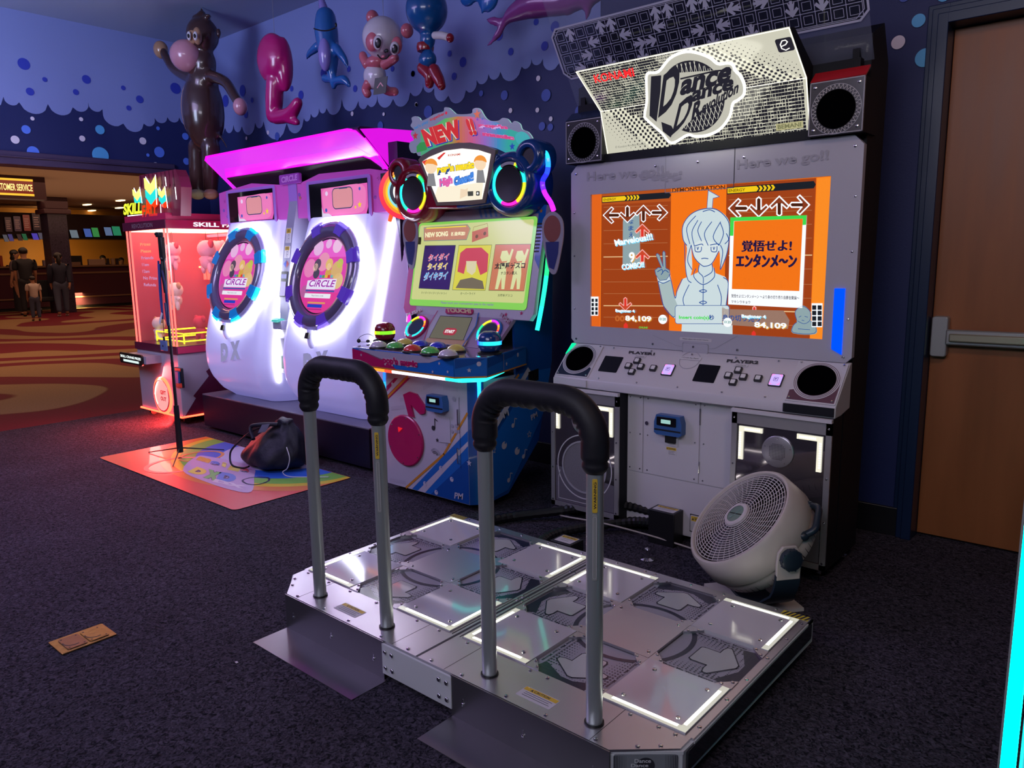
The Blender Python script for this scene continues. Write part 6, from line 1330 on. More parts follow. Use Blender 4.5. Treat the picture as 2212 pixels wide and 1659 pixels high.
for ui, pts in enumerate((((115, 535), (190, 190), (705, 150), (635, 530)), ((1050, 490), (1135, 92), (1805, 22), (1740, 460)))):
    q = fm_.pts(pts, cZ); x0 = (q[0][0]+q[1][0])/2; x1 = (q[2][0]+q[3][0])/2; z0 = min(q[0][1], q[3][1])*.5+max(q[0][1], q[3][1])*.5; z1 = (q[1][1]+q[2][1])/2; w = x1-x0; hh = z1-z0
    b = B(); b.prism(fm_, rrect(x0-.03, x1+.03, z0-.02, z1+.02, .02), 0, .012, PKQ, PKP); b.prism(fm_, [(x0, z0), (x1, z0), (x1, z1), (x0, z1)], .012, .013, BLKG)
    fs2 = Fr(fm_.w(x0, z0, .0135), fm_.ex, fm_.ey); s = lambda x, y: (x*w, y*hh)
    b.poly(fs2, [s(.22, .02), s(.97, .02), s(1, .2), s(1, .86), s(.22, .84)], em('#e060b0', .95), .001)
    b.poly(fs2, [tuple(p) for p in spline([s(.30, .1), s(.24, .5), s(.27, .8), s(.5, .84), s(.92, .83), s(.97, .4), s(.9, .08), s(.6, .05)], 4, True)], em('#e478b4', 1), .0016)
    b.poly(fs2, [s(.22, .02), s(.40, .02), s(.34, .10), s(.25, .12), s(.22, .3)], em('#d8c8e0', .9), .002)
    b.prism(fs2, rrect(w*.42, w*.76, hh*.22, hh*.80, .03), .0018, .002, em('#d89098', .95)); b.stroke(fs2, rrect(w*.42, w*.76, hh*.22, hh*.80, .03), .006, em('#3a4470', .8), .0026, True)
    b.poly(fs2, [s(.54, .77), s(.68, .77), s(.68, .81), s(.54, .81)], em('#3a4470', .8), .003); b.poly(fs2, star(s(.87, .28), .022), em('#e8c838', 1), .003); b.poly(fs2, star(s(.80, .22), .013), em('#e8c838', 1), .003)
    b.disc(fs2, s(.32, .68), .014, em('#e8d0f0', .9), .003, 14); b.disc(fs2, s(.30, .20), .012, em('#4858b8', .9), .003, 14); b.disc(fs2, s(.88, .72), .010, em('#4858b8', .9), .003, 14)
    b.build('upper_monitor', mc, smooth=0)
b = B(); q = fm_.px(630, 388); b.prism(fm_, rrect(q[0]-.115, q[0]+.115, q[1]-.028, q[1]+.035, .012), 0, .02, mat('circle_sign_purple', (.30, .05, .38), .3)); b.text(fm_, 'CiRCLE', (q[0]-.09, q[1]-.018), (q[0]+.095, q[1]-.012), mat('circle_sign_pink', (.55, .22, .62), .3), tl=(q[0]-.085, q[1]+.022), h=.022, bold=.05); b.build('name_sign', mc, smooth=0)
b = B(); b.box(MX+.93, MX+.98, 1.45, 1.50, 1.68, 1.74, BLACK); b.tube(spline([(MX+.95, 1.45, 1.69), (MX+.97, 1.44, 1.63), (MX+.94, 1.44, 1.60), (MX+.93, 1.45, 1.66)], 5), .002, BLACK, 6); b.build('side_clip', mc, smooth=0)
# magenta hood
MG = em('#ff10ff', 1.15); MG2 = em('#d630ea', 1.0)
hf = Fr((0, 1.551, 1.778), (1, 0, 0), (0, -.220, .210)); HL = hypot(.22, .21)
xa, xb = MX-.885, MX+.885
outl = [(xa+.015, 0), (xb-.010, 0), (xb, .10), (xb-.008, .22), (xb-.03, HL-.02), (xb-.10, HL), (xa+.06, HL), (xa, HL-.03)]
b = B(); b.prism(hf, outl, -.012, 0, MG2, MG); b.stroke(hf, outl[1:], .016, MG, .002); b.stroke(hf, [outl[-1], outl[0]], .010, MG, .002)
b.poly(hf, [(xa+.03, .055), (xa+.10, .155), (xb-.10, .155), (xb-.03, .055)], em('#f818fa', 1.1), .0015); b.poly(hf, [(xa+.02, .09), (xa+.14, .185), (xb-.14, .185), (xb-.03, .09)], em('#e622f2', 1.05), .0010)
b.build('hood_front', mc, smooth=0)
b = B(); b.prism(hf, [(xa+.085, .0), (xa+.075, .110), (xb-.13, .110), (xb-.085, .085), (xb-.045, .02), (xb-.05, 0)], .003, .010, mat('vent_black', (.008, .006, .01), .6))
b.build('hood_vent', mc, smooth=0)
b = B(); b.prism(Fr((xa+.01, 0, 0), (0, 1, 0), (0, 0, 1)), [(1.558, 1.776), (1.342, 1.984), (1.36, 2.0), (1.85, 2.02), (1.95, 1.95), (1.88, 1.776)], 0, xb-xa-.02, mat('hood_back_dark', (.05, .01, .07), .4)); b.build('hood_body', mc, smooth=0)
for x in (xa+.008, xb-.012):
    b = B(); b.prism(Fr((x, 0, 0), (0, 1, 0), (0, 0, 1)), [(1.57, 1.79), (1.36, 1.985), (1.50, 2.005), (1.85, 2.025), (1.955, 1.95), (1.885, 1.79)], 0, .006, em('#e014e4', 1.0)); b.build('hood_end', mc, smooth=0)
# lit round sign hanging between the two games (rainbow rimmed disc)
fq = Fr((0, 1.43, 0), (1, 0, 0)); c = fq.px(878, 416); fq = Fr((c[0], 1.43, c[1]), (.80, .60, 0)); c = (0, 0)
b = B(); 
for (r, M, h) in ((.150, em('#f0344c', 1.1), .03), (.125, em('#ff8a28', 1.1), .033), (.110, em('#f8c828', 1.1), .036), (.098, em('#8fe0e8', 1.0), .039), (.086, mat('disc_dark_ring', (.03, .04, .07), .3), .042), (.066, em('#ffffff', 1.3), .045)): b.cyl(fq, c, r, 0, h, M, 44)
b.build('rainbow_disc_lamp', pc, smooth=30)
for x, y in ((MX-.9, 1.32), (MX+.9, 1.32), (MX-.3, 1.32), (MX+.9, 1.88), (MX-.9, 1.88)): b = B(); b.lathe(f0, (x, y), [(.026, .001), (.026, .010), (.010, .014), (.010, .03)], CHROME, 14); b.build('levelling_foot', mc, smooth=30)

# ================================================================== PRIZE MACHINE
CY0, CX0, CX1, CYB = 1.185, -4.86, -4.155, 1.90
cm = thing('prize_machine', 'red lit glass prize machine with a neon lettered crest on top', 'prize machine', ((CX0+CX1)/2, (CY0+CYB)/2, 0))
CWH = mat('prize_lower_grey', (.40, .36, .44), .35); CRD = mat('prize_red_trim', (.50, .02, .09), .3); CDR = mat('prize_dark_trim', (.10, .012, .04), .3); RN = em((1.0, .05, .02), 9.0, 'red_neon'); RN2 = em((1.0, .12, .10), 2.2, 'red_tube')
fcf = FY(CY0); fcs = FX(CX1)
b = B(); b.box(CX0, CX1, CY0, CYB, .06, .555, CWH); b.build('lower_cabinet', cm, smooth=0, bev=.004)
b = B(); b.poly(fcs, [(1.20, .07), (1.30, .20), (1.28, .22), (1.42, .36), (1.40, .40), (1.62, .55), (1.85, .55), (1.85, .07)], CDR, .002); b.build('side_graphic', cm, smooth=0)
b = B(); b.box(CX0-.01, CX1+.01, CY0-.01, CYB+.01, .555, .615, CDR); b.poly(Fr((CX1+.01, 0, 0), (0, 1, 0), (0, 0, 1)), [(CY0, .56), (CYB, .56), (CYB, .61), (CY0, .61)], CRD, .001); b.build('waist_trim', cm, smooth=0)
b = B(); b.box(CX0-.012, CX1+.012, CY0-.012, CYB, .060, .072, BLACK); b.tube([(CX0, CY0-.010, .066), (CX1+.010, CY0-.010, .066), (CX1+.010, CY0+.20, .066)], .008, RN, 8); b.build('floor_neon', cm, smooth=0)
lamp('prize_machine_underglow', (CX0+.35, CY0+.1, .055), (CX0-.1, CY0-.6, -.25), .6, .04, 26, (1.0, .04, .03))  # extra lamp, added to strengthen the floor neon's red spill
lamp('prize_machine_front_glow', (CX0+.35, CY0-.02, .32), (CX0+.9, CY0-.9, 0), .25, .25, 22, (1.0, .07, .06))  # extra red lamp, added to redden the carpet before the machine
b = B(); c = fcf.px(*crop(280, 500, 3.77)(278, 1335)); b.lathe(fcf, c, [(.150, 0), (.150, .012), (.135, .016)], RN, 48); b.lathe(fcf, c, [(.136, .010), (.128, .020), (.118, .018)], CRD, 48); b.disc(fcf, c, .120, em('#f4a8a4', 1.0), .019, 40); b.ring(fcf, c, .095, .110, em('#ffe0d0', 1.3), .019, .021, 24, pi*.65, pi*1.25)
for t, dz in (('GIFT', .012), ('OUT', -.038)): b.text(fcf, t, (c[0]-.012, c[1]+dz), (c[0]+.085, c[1]+dz), em('#d0303c', .9), hgt=.034, h=.021, bold=.05)
b.build('gift_door', cm, smooth=0)
b = B(); q0 = fcf.px(302, 783); b.box(q0[0]-.0, q0[0]+.40, CY0-.12, CY0, .47, .53, mat('shelf_grey', (.40, .34, .42), .3)); fz_ = FY(CY0-.121); b.prism(fz_, rrect(q0[0]-.05, q0[0]+.36, .455, .54, .02), 0, .012, BLACK); b.text(fz_, 'SKILL CRANE PRIZE', (q0[0]-.03, .502), (q0[0]+.34, .497), em('#e8f4f0', 1.3), hgt=.020, h=.014, bold=.03); b.text(fz_, 'PLAY 1 - PLAY 2', (q0[0]+.02, .472), (q0[0]+.30, .468), em('#e8f4f0', 1.3), hgt=.018, h=.014, bold=.03) if 0 else b.poly(fz_, [(q0[0]+.02, .470), (q0[0]+.30, .468), (q0[0]+.30, .486), (q0[0]+.02, .488)], em('#cfe4e0', 1.2), .014); b.build('control_shelf', cm, smooth=0)
b = B(); q = fcf.px(388, 815); b.prism(fcf, rrect(q[0]-.06, q[0]+.07, q[1]-.075, q[1]+.075, .006), 0, .02, BLACK); b.prism(fcf, rrect(q[0]-.03, q[0]+.05, q[1]-.04, q[1]+.05, .006), .02, .035, mat('reader_blue', (.03, .11, .33), .35)); b.build('card_reader', cm, smooth=0)
# glass case
GZ0, GZ1 = .615, 1.50
GLT = clear('prize_glass', '#ffc0c8', .05, .03)
b = B(); b.box(CX0+.01, CX1-.01, CY0+.004, CY0+.010, GZ0, GZ1, GLT); b.build('front_glass', cm, smooth=0)
b = B(); b.box(CX1-.012, CX1-.006, CY0+.02, CYB-.02, GZ0, GZ1, GLT); b.build('side_glass', cm, smooth=0)
b = B(); b.box(CX0, CX1, CYB-.03, CYB, GZ0, GZ1, mat('prize_back_print', (.42, .06, .09), .4)); b.box(CX0, CX0+.02, CY0+.02, CYB, GZ0, GZ1, mat('prize_back_print', (.45, .05, .09), .4)); b.build('back_wall', cm, smooth=0)
for x, y in ((CX0, CY0), (CX0+.06, CY0), (CX1, CY0), (CX1-.06, CY0), (CX1, CYB-.02)):
    b = B(); b.box(x-.008 if x == CX1 else x, x if x == CX1 else x+.008, y, y+.012, GZ0, GZ1, RN2); b.build('corner_post', cm, smooth=0)
b = B(); b.box(CX0-.015, CX1+.015, CY0-.015, CYB+.01, 1.50, 1.565, CDR); b.box(CX0, CX1, CY0, CYB, 1.565, 1.615, CRD); fj = Fr((CX1+.016, 0, 0), (0, 1, 0), (0, 0, 1)); b.poly(fj, [(CY0-.01, 1.502), (CYB, 1.502), (CYB, 1.563), (CY0-.01, 1.563)], em('#b0184c', .55), .001)
b.text(fj, 'SKILL FALL', (1.385, 1.516), (1.385+.42, 1.516), em('#f4e8f4', 1.1), hgt=.034, h=.002, bold=.04); b.text(FY(CY0-.016), 'REVOLUTION', (CX0+.16, 1.516), (CX0+.52, 1.516), mat('faded_lettering', (.22, .12, .16), .4), hgt=.034, h=.001, bold=.03)
b.box(CX0+.03, CX1-.03, CY0+.03, CYB-.03, 1.494, 1.499, em('#ffb090', 7.0)); b.build('roof_box', cm, smooth=0)
b = B()
for z, c in ((1.46, '#ff6a78'), (1.10, '#ff3a30'), (.98, '#ff3a30'), (.90, '#ff2a28'), (.82, '#ff3424')):
    b.box(CX0+.05, CX1-.05, CYB-.06, CYB-.035, z, z+.022, em(c, 2.4))
b.build('rear_tubes', cm, smooth=0)
b = B()
for k in range(9): b.tube([(CX0+.08+k*.065, CYB-.12, 1.10), (CX0+.08+k*.065, CYB-.12, 1.20)], .014, em('#ff5040', 2.6), 8)
b.box(CX0+.04, CX1-.04, CYB-.15, CYB-.09, 1.20, 1.215, em('#ffc890', 1.6)); b.build('peg_rack', cm, smooth=0)
b = B(); g = em('#f0f020', 2.0)
for z in (.70, .64): b.tube([(CX0+.16, CY0+.10, z), (CX1-.08, CY0+.10, z), (CX1-.08, CY0+.45, z), (CX0+.16, CY0+.45, z), (CX0+.16, CY0+.10, z)], .006, g, 6)
for x, y in ((CX0+.16, CY0+.10), (CX1-.08, CY0+.10), (CX1-.08, CY0+.45), (CX0+.38, CY0+.10)): b.tube([(x, y, .62), (x, y, .70)], .006, g, 6)
b.build('yellow_fence', cm, smooth=0)
b = B(); b.tube([(-4.42, CY0+.06, 1.40), (-4.35, CY0+.06, 1.30), (-4.37, CY0+.06, 1.20), (-4.30, CY0+.06, 1.18), (-4.36, CY0+.06, 1.02)], .009, em('#ff7a48', 2.6), 8); b.build('lightning_tube', cm, smooth=0)
fgl = FY(CY0+.001); b = B()
for i, t in enumerate(('Prizes', 'Please', 'Friends', '11am', '12am', 'No Prize', 'Refunds')): b.text(fgl, t, (-4.62, 1.38-i*.052), (-4.62+.030*len(t), 1.38-i*.052), em('#ffb080' if i < 2 else '#c8a0d0', .8), hgt=.024, h=.001, bold=.02)
b.build('glass_lettering', cm, smooth=0)
for x, y in ((CX0+.06, CY0+.06), (CX1-.06, CY0+.06), (CX1-.06, CYB-.08), (CX0+.06, CYB-.08)): b = B(); b.cyl(Fr((x, y, .028), (0, 1, 0), (0, 0, 1)), (0, 0), .026, -.012, .012, BLACK, 16); b.box(x-.02, x+.02, y-.03, y+.02, .045, .062, CHROME); b.build('caster', cm, smooth=30)
# crest with neon lettering
fr = FY(CY0+.03); cC = crop(260, 350, 9.76)
b = B(); b.prism(fr, fr.pts([(380, 1130), (340, 280), (1100, 150), (1165, 290), (1225, 520), (1215, 1130)], cC), -.10, -.02, mat('crest_maroon', (.20, .02, .05), .35))
for k in range(9): p = fr.pts([(370+k*85, 290-k*14), (400+k*85, 480), (370+k*85, 560)], cC); b.stroke(fr, p, .012, mat('crest_ridge', (.12, .01, .03), .3), -.018)
cr_ = b.build('crest_board', cm, smooth=0)
YN = em('#e8f43c', 1.15); YN2 = em('#f4f480', 1.2); AQ = em('#28e8e0', 1.0); RR = em('#ff3c14', 1.1); WN = em('#f8f8ff', 2.2)
b = B()
def cg(L, M, h): b.prism(fr, fr.pts(L, cC), -.018+h, h-.006, M)
cg([(500, 340), (640, 480), (730, 300), (755, 540), (640, 690), (520, 560)], YN2, .01); cg([(530, 590), (640, 700), (755, 550), (765, 740), (650, 900), (540, 740)], AQ, .01); cg([(550, 790), (650, 910), (600, 1000), (560, 960)], RR, .01); cg([(770, 760), (660, 910), (720, 960), (780, 900)], RR, .01)
cg([(260, 580), (345, 660), (400, 560), (420, 700), (365, 820), (270, 700)], YN2, .01); cg([(290, 740), (365, 830), (430, 720), (440, 860), (310, 865)], AQ, .01)
cg([(790, 560), (870, 640), (930, 530), (945, 680), (880, 760), (810, 690)], YN2, .01); cg([(820, 730), (880, 770), (950, 690), (960, 810), (890, 900), (820, 800)], AQ, .01); cg([(860, 920), (965, 830), (965, 930), (930, 970)], RR, .01)
for L in ([(565, 325), (640, 440)], [(770, 280), (800, 890)], [(980, 330), (1000, 500)], [(970, 520), (1030, 960)], [(440, 540), (490, 860)], [(320, 560), (360, 640)], [(850, 540), (880, 600)], [(880, 900), (890, 1080)], [(1190, 540), (1215, 780)]): b.stroke(fr, fr.pts(L, cC), .013, WN, .012)
b.build('neon_chevrons', cr_, smooth=0)
b = B(); b.tpx(fr, 'SKILL', (145, 1125), (535, 1090), (150, 885), YN, h=.03, bold=.05, cr=cC); b.tpx(fr, 'FALL', (545, 1165), (865, 1130), (545, 920), RR, h=.03, bold=.03, cr=cC)
b.stroke(fr, fr.pts([(230, 1140), (540, 1115)], cC), .008, WN, .028); b.stroke(fr, fr.pts([(600, 1190), (930, 1155)], cC), .010, em('#a0e8e0', 1.2), .028); b.build('neon_lettering', cr_, smooth=0)
# plush toys hanging and heaped inside
PK1 = mat('plush_pink', (.75, .28, .38), .9, bump=.3, bscale=150); PK2 = mat('plush_red', (.60, .03, .06), .9); PW1 = mat('plush_cream', (.75, .62, .55), .9); PT1 = mat('plush_tan', (.50, .28, .12), .9)
def plush(x, y, z, s, M, M2, lab, cord=True):
    t = thing('plush_toy', lab, 'plush toy', (x, y, z), 'plush toys in the prize machine')
    b = B(); b.ell((x, y, z+.13*s), (.075*s, .07*s, .07*s), M, 18); b.ell((x, y, z+.035*s), (.060*s, .055*s, .065*s), M, 18)
    for q in (-1, 1): b.ell((x+q*.05*s, y-.01, z-.02*s), (.022*s, .022*s, .045*s), M, 10); b.ell((x+q*.068*s, y-.01, z+.05*s), (.035*s, .02*s, .018*s), M, 10)
    b.build('body', t, smooth=60)
    for q in (-1, 1): b = B(); b.ell((x+q*.072*s, y, z+.17*s), (.038*s, .018*s, .034*s), M2, 12); b.build('ear', t, smooth=60)
    if cord: b = B(); b.tube([(x, y, z+.2*s), (x, y, 1.497)], .002, BLACK, 5); b.build('cord', t, smooth=0)
plush(-4.28, 1.55, 1.22, 1.0, PK1, PK2, 'pink plush elephant with red ears hanging nearest the right glass')
plush(-4.40, 1.72, 1.24, .9, PK1, PK1, 'pale pink plush hanging behind the red eared one')
plush(-4.57, 1.42, 1.24, .85, PK1, PK2, 'pink plush with cream top hanging behind the microphone clamp')
plush(-4.55, 1.40, .92, .85, PW1, PT1, 'cream headed plush with tan ears at middle height', True)
plush(-4.72, 1.32, .66, .75, PW1, PT1, 'cream plush slumped at the bottom left of the case', False)
plush(-4.42, 1.52, .66, .8, PK2, PK2, 'dark red plush sitting behind the yellow fence', False)
# ================================================================== FLOOR MAT
fz1 = FZ(0.004)
mp_ = [fz1.px(*p) for p in ((207, 992), (510, 1103), (750, 1030), (455, 943))]
mx0, mx1, my0, my1 = -3.64, -1.95, .365, 1.10
b = B(); MR = mat('mat_red', (.62, .035, .045), .45, coat=.15); b.prism(f0, rrect(mx0, mx1, my0, my1, .03), .0005, .004, MR, BLACK)
cF = crop(180, 820, 3.253)
def fpx(L): return [fz1.px(*cF(*p)) for p in L]
def inm(L): return [(max(mx0+.004, min(mx1-.004, x)), max(my0+.004, min(my1-.004, y))) for x, y in L]
c0 = (-2.75, my1)
for r, c in (((.92, .62), (.62, .15, .02)), ((.82, .56), (.62, .46, .02)), ((.76, .51), (.16, .40, .06)), ((.62, .43), (.02, .11, .55)), ((.42, .30), (.42, .40, .62))):
    M = mat('mat_band_%d' % int(r[0]*100), c, .45, coat=.15)
    ra, rb_ = r; A = inm([(c0[0]+ra*cos(a), c0[1]+rb_*sin(a)) for a in [pi+k*pi/40 for k in range(41)]])
    b.poly(f0, A, M, .0045+.0001*(3-r[0]))
for (p, r, c) in (((660, 600), .19, (.70, .16, .14)), ((830, 540), .14, (.62, .25, .08))): q = fpx([p])[0]; b.ring(f0, q, r*.85, r, mat('mat_ring_%d' % p[0], c, .45), .005, .0056, 40)
PAL = [(.62, .30, .05), (.05, .16, .55), (.60, .50, .08), (.55, .06, .10), (.10, .40, .12)]
WM = mat('mat_white', (.55, .48, .60), .45)
b.poly(f0, [tuple(p) for p in spline(fpx([(700, 640), (790, 545), (900, 545), (1180, 610), (1200, 690), (1180, 790), (1050, 780), (860, 720)]), 4, True)], mat('mat_lavender', (.40, .28, .50), .45), .0060)
for i, (t, bl, br, tl, c) in enumerate((('m', (790, 565), (880, 590), (820, 540), 0), ('a', (890, 600), (955, 610), (900, 572), 1), ('i', (970, 610), (1000, 620), (980, 580), 2), ('m', (1010, 635), (1090, 650), (1040, 600), 2), ('a', (1100, 650), (1160, 660), (1110, 620), 3))): b.text(f0, t, fpx([bl])[0], fpx([br])[0], mat('mat_outline_navy', (.03, .03, .12), .45), tl=fpx([tl])[0], h=.0064, bold=.16); b.text(f0, t, fpx([bl])[0], fpx([br])[0], mat('mat_letter_%d' % c, PAL[c], .45), tl=fpx([tl])[0], h=.0067, bold=.09)
for i, (t, bl, br, tl, c) in enumerate((('D', (730, 650), (820, 680), (800, 615), 2), ('X', (840, 690), (940, 720), (880, 630), 4), ('D', (930, 710), (1060, 730), (960, 650), 1))): b.text(f0, t, fpx([bl])[0], fpx([br])[0], mat('mat_outline_navy', (.03, .03, .12), .45), tl=fpx([tl])[0], h=.0064, bold=.16); b.text(f0, t, fpx([bl])[0], fpx([br])[0], mat('mat_letter_%d' % c, PAL[c], .45), tl=fpx([tl])[0], h=.0067, bold=.09)
b.text(f0, 'DX', fpx([(905, 720)])[0], fpx([(1130, 775)])[0], WM, tl=fpx([(930, 700)])[0], h=.0070, bold=.07)
b.stroke(f0, [tuple(p) for p in spline(fpx([(1120, 710), (1190, 690), (1290, 690), (1300, 715), (1220, 740), (1150, 735)]), 4, True)], .012, mat('mat_outline_navy', (.03, .03, .12), .45), .0066, True)
tag(b.build('floor_mat', smooth=0), 'red and rainbow printed vinyl floor mat in front of the white twin cabinet', 'floor mat')

# ================================================================== BLACK DRAWSTRING BAG
bx, by = -2.545, .98
t = thing('drawstring_bag', 'slouching black nylon drawstring bag lying on the rainbow mat', 'bag', (bx, by, .005))
BG = mat('black_nylon', (.008, .009, .020), .55, spec=.35, bump=.8, bscale=30)
b = B(); prof_ = [(0, .005, .20, .14, 0, 0), (.04, .035, .235, .165, 0, 0), (.10, .085, .23, .16, .015, 0), (.17, .14, .20, .135, .035, .01), (.23, .195, .155, .10, .055, .02), (.28, .245, .10, .065, .07, .03), (.31, .275, .055, .04, .08, .03), (.335, .30, .065, .05, .085, .03)]
N = 40; V = []
for (_, z, rx, ry, ox, oy) in prof_:
    for i in range(N):
        a = 2*pi*i/N; w = 1+.07*sin(5*a+z*22)+.05*sin(9*a-z*31)+.02*sin(17*a); V.append((bx+ox+rx*w*cos(a)*(1.15 if cos(a) < 0 else 1), by+oy+ry*w*sin(a), .005+z*(1+.03*sin(3*a))))
F = [(k*N+i, k*N+(i+1) % N, (k+1)*N+(i+1) % N, (k+1)*N+i) for k in range(len(prof_)-1) for i in range(N)]+[tuple(reversed(range(N))), tuple((len(prof_)-1)*N+i for i in range(N))]
b.add(V, F, BG); o = b.build('bag_body', t, smooth=60); md = o.modifiers.new('sub', 'SUBSURF'); md.levels = 1; md.render_levels = 2
b = B(); b.tube(spline([(bx+.08, by-.02, .28), (bx-.03, by-.12, .24), (bx-.20, by-.16, .12), (bx-.235, by-.17, .06), (bx-.18, by-.19, .015), (bx-.08, by-.18, .012), (bx-.02, by-.17, .03)], 6), .006, BG, 8); b.build('drawstring', t, smooth=60)
b = B(); b.tube(spline([(bx+.10, by-.03, .28), (bx+.02, by-.10, .28), (bx-.04, by-.13, .26), (bx+.02, by-.15, .20)], 6), .012, BG, 8); b.build('shoulder_strap', t, smooth=60)
b = B(); b.add([(bx+.03, by-.125, .235), (bx+.10, by-.115, .25), (bx+.13, by-.10, .30), (bx+.05, by-.105, .285)], [(0, 1, 2, 3)], mat('silver_lining', (.35, .38, .5), .25, .6)); b.build('silver_lining', t, smooth=0)
b = B(); b.tube(spline([(bx+.21, by-.05, .16), (bx+.25, by-.06, .10), (bx+.235, by-.07, .04), (bx+.20, by-.08, .012), (bx+.30, by-.10, .008), (bx+.42, by-.02, .008), (bx+.50, by+.03, .012)], 6), .003, mat('white_cable', (.6, .6, .65), .4), 6); tag(b.build('charging_cable', smooth=50), 'thin white charging cable trailing from the black bag on the mat', 'cable')

# ================================================================== TRIPOD PHONE STAND
sx_, sy_ = fz1.px(390, 985); t = thing('tripod_stand', 'tall slim black tripod stand with phone clamp standing on the rainbow mat', 'tripod stand', (sx_, sy_, .005))
BK_ = mat('stand_black', (.008, .008, .011), .4)
ztop = 1.36
b = B(); b.tube([(sx_, sy_, .03), (sx_, sy_, .34)], [.020, .016], BK_, 14); b.build('lower_tube', t, smooth=50)
b = B(); b.tube([(sx_, sy_, .33), (sx_, sy_, .62), (sx_, sy_, .62), (sx_, sy_, 1.05), (sx_, sy_, 1.05), (sx_, sy_, ztop-.1)], [.010, .010, .0085, .0085, .007, .007], BK_, 12); b.build('pole', t, smooth=50)
for k, an in enumerate((radians(200), radians(-35), radians(70))):
    b = B(); b.tube([(sx_, sy_, .06), (sx_+.27*cos(an), sy_+.27*sin(an), .008)], [.005, .003], BK_, 8); b.build('leg', t, smooth=50)
b = B(); b.tube([(sx_, sy_, ztop-.30), (sx_-.005, sy_, ztop-.16), (sx_-.003, sy_, ztop-.10)], [.012, .020, .014], BK_, 12); b.build('grip', t, smooth=50)
b = B(); b.ell((sx_, sy_, ztop-.09), (.018, .018, .018), BK_, 14); b.box(sx_-.025, sx_+.02, sy_-.012, sy_+.012, ztop-.085, ztop+.045, BK_); b.box(sx_-.045, sx_+.0, sy_-.015, sy_+.015, ztop+.045, ztop+.075, BK_); b.ell((sx_-.055, sy_, ztop+.065), (.016, .014, .013), BK_, 12); b.build('phone_clamp', t, smooth=40, bev=.003)
LB = mat('lanyard_blue', (.015, .04, .22), .6)
b = B(); b.tube(spline([(sx_-.022, sy_-.02, ztop-.10), (sx_-.035, sy_-.022, ztop-.30), (sx_-.028, sy_-.022, ztop-.46), (sx_-.02, sy_-.022, ztop-.30), (sx_-.01, sy_-.02, ztop-.12)], 6), .006, LB, 8); b.tube([(sx_-.028, sy_-.022, ztop-.46), (sx_-.030, sy_-.022, ztop-.56)], .002, BK_, 6)
o = tag(b.build('lanyard', smooth=50), 'blue lanyard looped over the tripod stand grip', 'lanyard')
b = B(); b.tube(spline([(sx_+.015, sy_-.018, ztop-.16), (sx_+.045, sy_-.02, ztop-.26), (sx_+.05, sy_-.02, ztop-.38), (sx_+.03, sy_-.02, ztop-.50), (sx_+.018, sy_-.02, ztop-.36)], 6), .006, mat('lanyard_navy', (.012, .02, .10), .6), 8); tag(b.build('lanyard', smooth=50), 'dark navy wrist strap hanging on the right of the tripod stand', 'lanyard')
b = B(); b.box(sx_-.078, sx_+.002, sy_-.032, sy_-.020, ztop-.665, ztop-.60, mat('card_holder_blue', (.10, .16, .34), .3)); b.box(sx_-.045, sx_-.03, sy_-.034, sy_-.031, ztop-.64, ztop-.628, INK); b.box(sx_-.04, sx_-.02, sy_-.028, sy_-.022, ztop-.60, ztop-.575, BK_); tag(b.build('card_holder', bev=.002), 'small pale blue card holder dangling from the blue lanyard', 'card holder')
b = B(); b.add([(sx_-.06, sy_-.035, ztop-.485), (sx_-.045, sy_-.035, ztop-.50), (sx_+.0, sy_-.035, ztop-.43), (sx_-.015, sy_-.035, ztop-.42), (sx_-.06, sy_-.032, ztop-.485), (sx_-.045, sy_-.032, ztop-.50), (sx_+.0, sy_-.032, ztop-.43), (sx_-.015, sy_-.032, ztop-.42)], [(0, 1, 2, 3), (7, 6, 5, 4), (0, 4, 5, 1), (1, 5, 6, 2), (2, 6, 7, 3), (3, 7, 4, 0)], PAPER); tag(b.build('white_tag', smooth=0), 'small white tag hanging slanted on the tripod stand lanyard', 'tag')

# ================================================================== FLOOR FAN
az, el = radians(-39.82), radians(46.1)
n_ = Vector((sin(az)*cos(el), -cos(az)*cos(el), sin(el))); ex_ = Vector((cos(az), sin(az), 0)); up_ = ex_.cross(n_)*-1
if up_.z < 0: up_ = -up_
C0 = Vector((.441, 1.00, .317)); R0 = .196
fan = thing('floor_fan', 'white drum floor fan with round grille tilted upward beside the dance stage', 'fan', (.56, 1.0, 0))
ff_ = Fr(C0, ex_, up_)
if ff_.n.dot(n_) < 0: ff_ = Fr(C0, -ex_, up_)
FW = mat('fan_aged_white', (.52, .47, .44), .42, var=.12, vscale=9); FG = mat('fan_grille', (.58, .54, .56), .4); FD = mat('fan_navy_grey', (.012, .024, .040), .38)
b = B(); b.lathe(ff_, (0, 0), [(R0-.002, -.03), (R0, -.004), (R0+.006, .006), (R0+.014, .006), (R0+.022, -.004), (R0+.027, -.05), (R0+.030, -.10), (R0+.018, -.112), (R0+.019, -.122), (R0+.012, -.160), (R0-.012, -.178), (R0-.05, -.185)], FW, 72, cap=False); b.build('drum', fan, smooth=50)
b = B(); b.lathe(ff_, (0, 0), [(R0-.012, -.178), (R0-.05, -.188), (.0001, -.190)], mat('fan_rear_dark', (.03, .026, .03), .5), 48, cap=False)
for k in range(60): a = 2*pi*k/60; b.tube([ff_.w((R0+.0135)*cos(a), (R0+.0135)*sin(a), -.135), ff_.w((R0+.009)*cos(a), (R0+.009)*sin(a), -.160)], .0035, BLACK, 5)
b.build('rear_cover', fan, smooth=40)
b = B()
for i in range(15):
    r = .052+i*(R0-.056)/14; b.tube([ff_.w(r*cos(a), r*sin(a), .010*(1-(r/R0)**2)) for a in [2*pi*k/64 for k in range(64)]], .0017, FG, 6, closed=True)
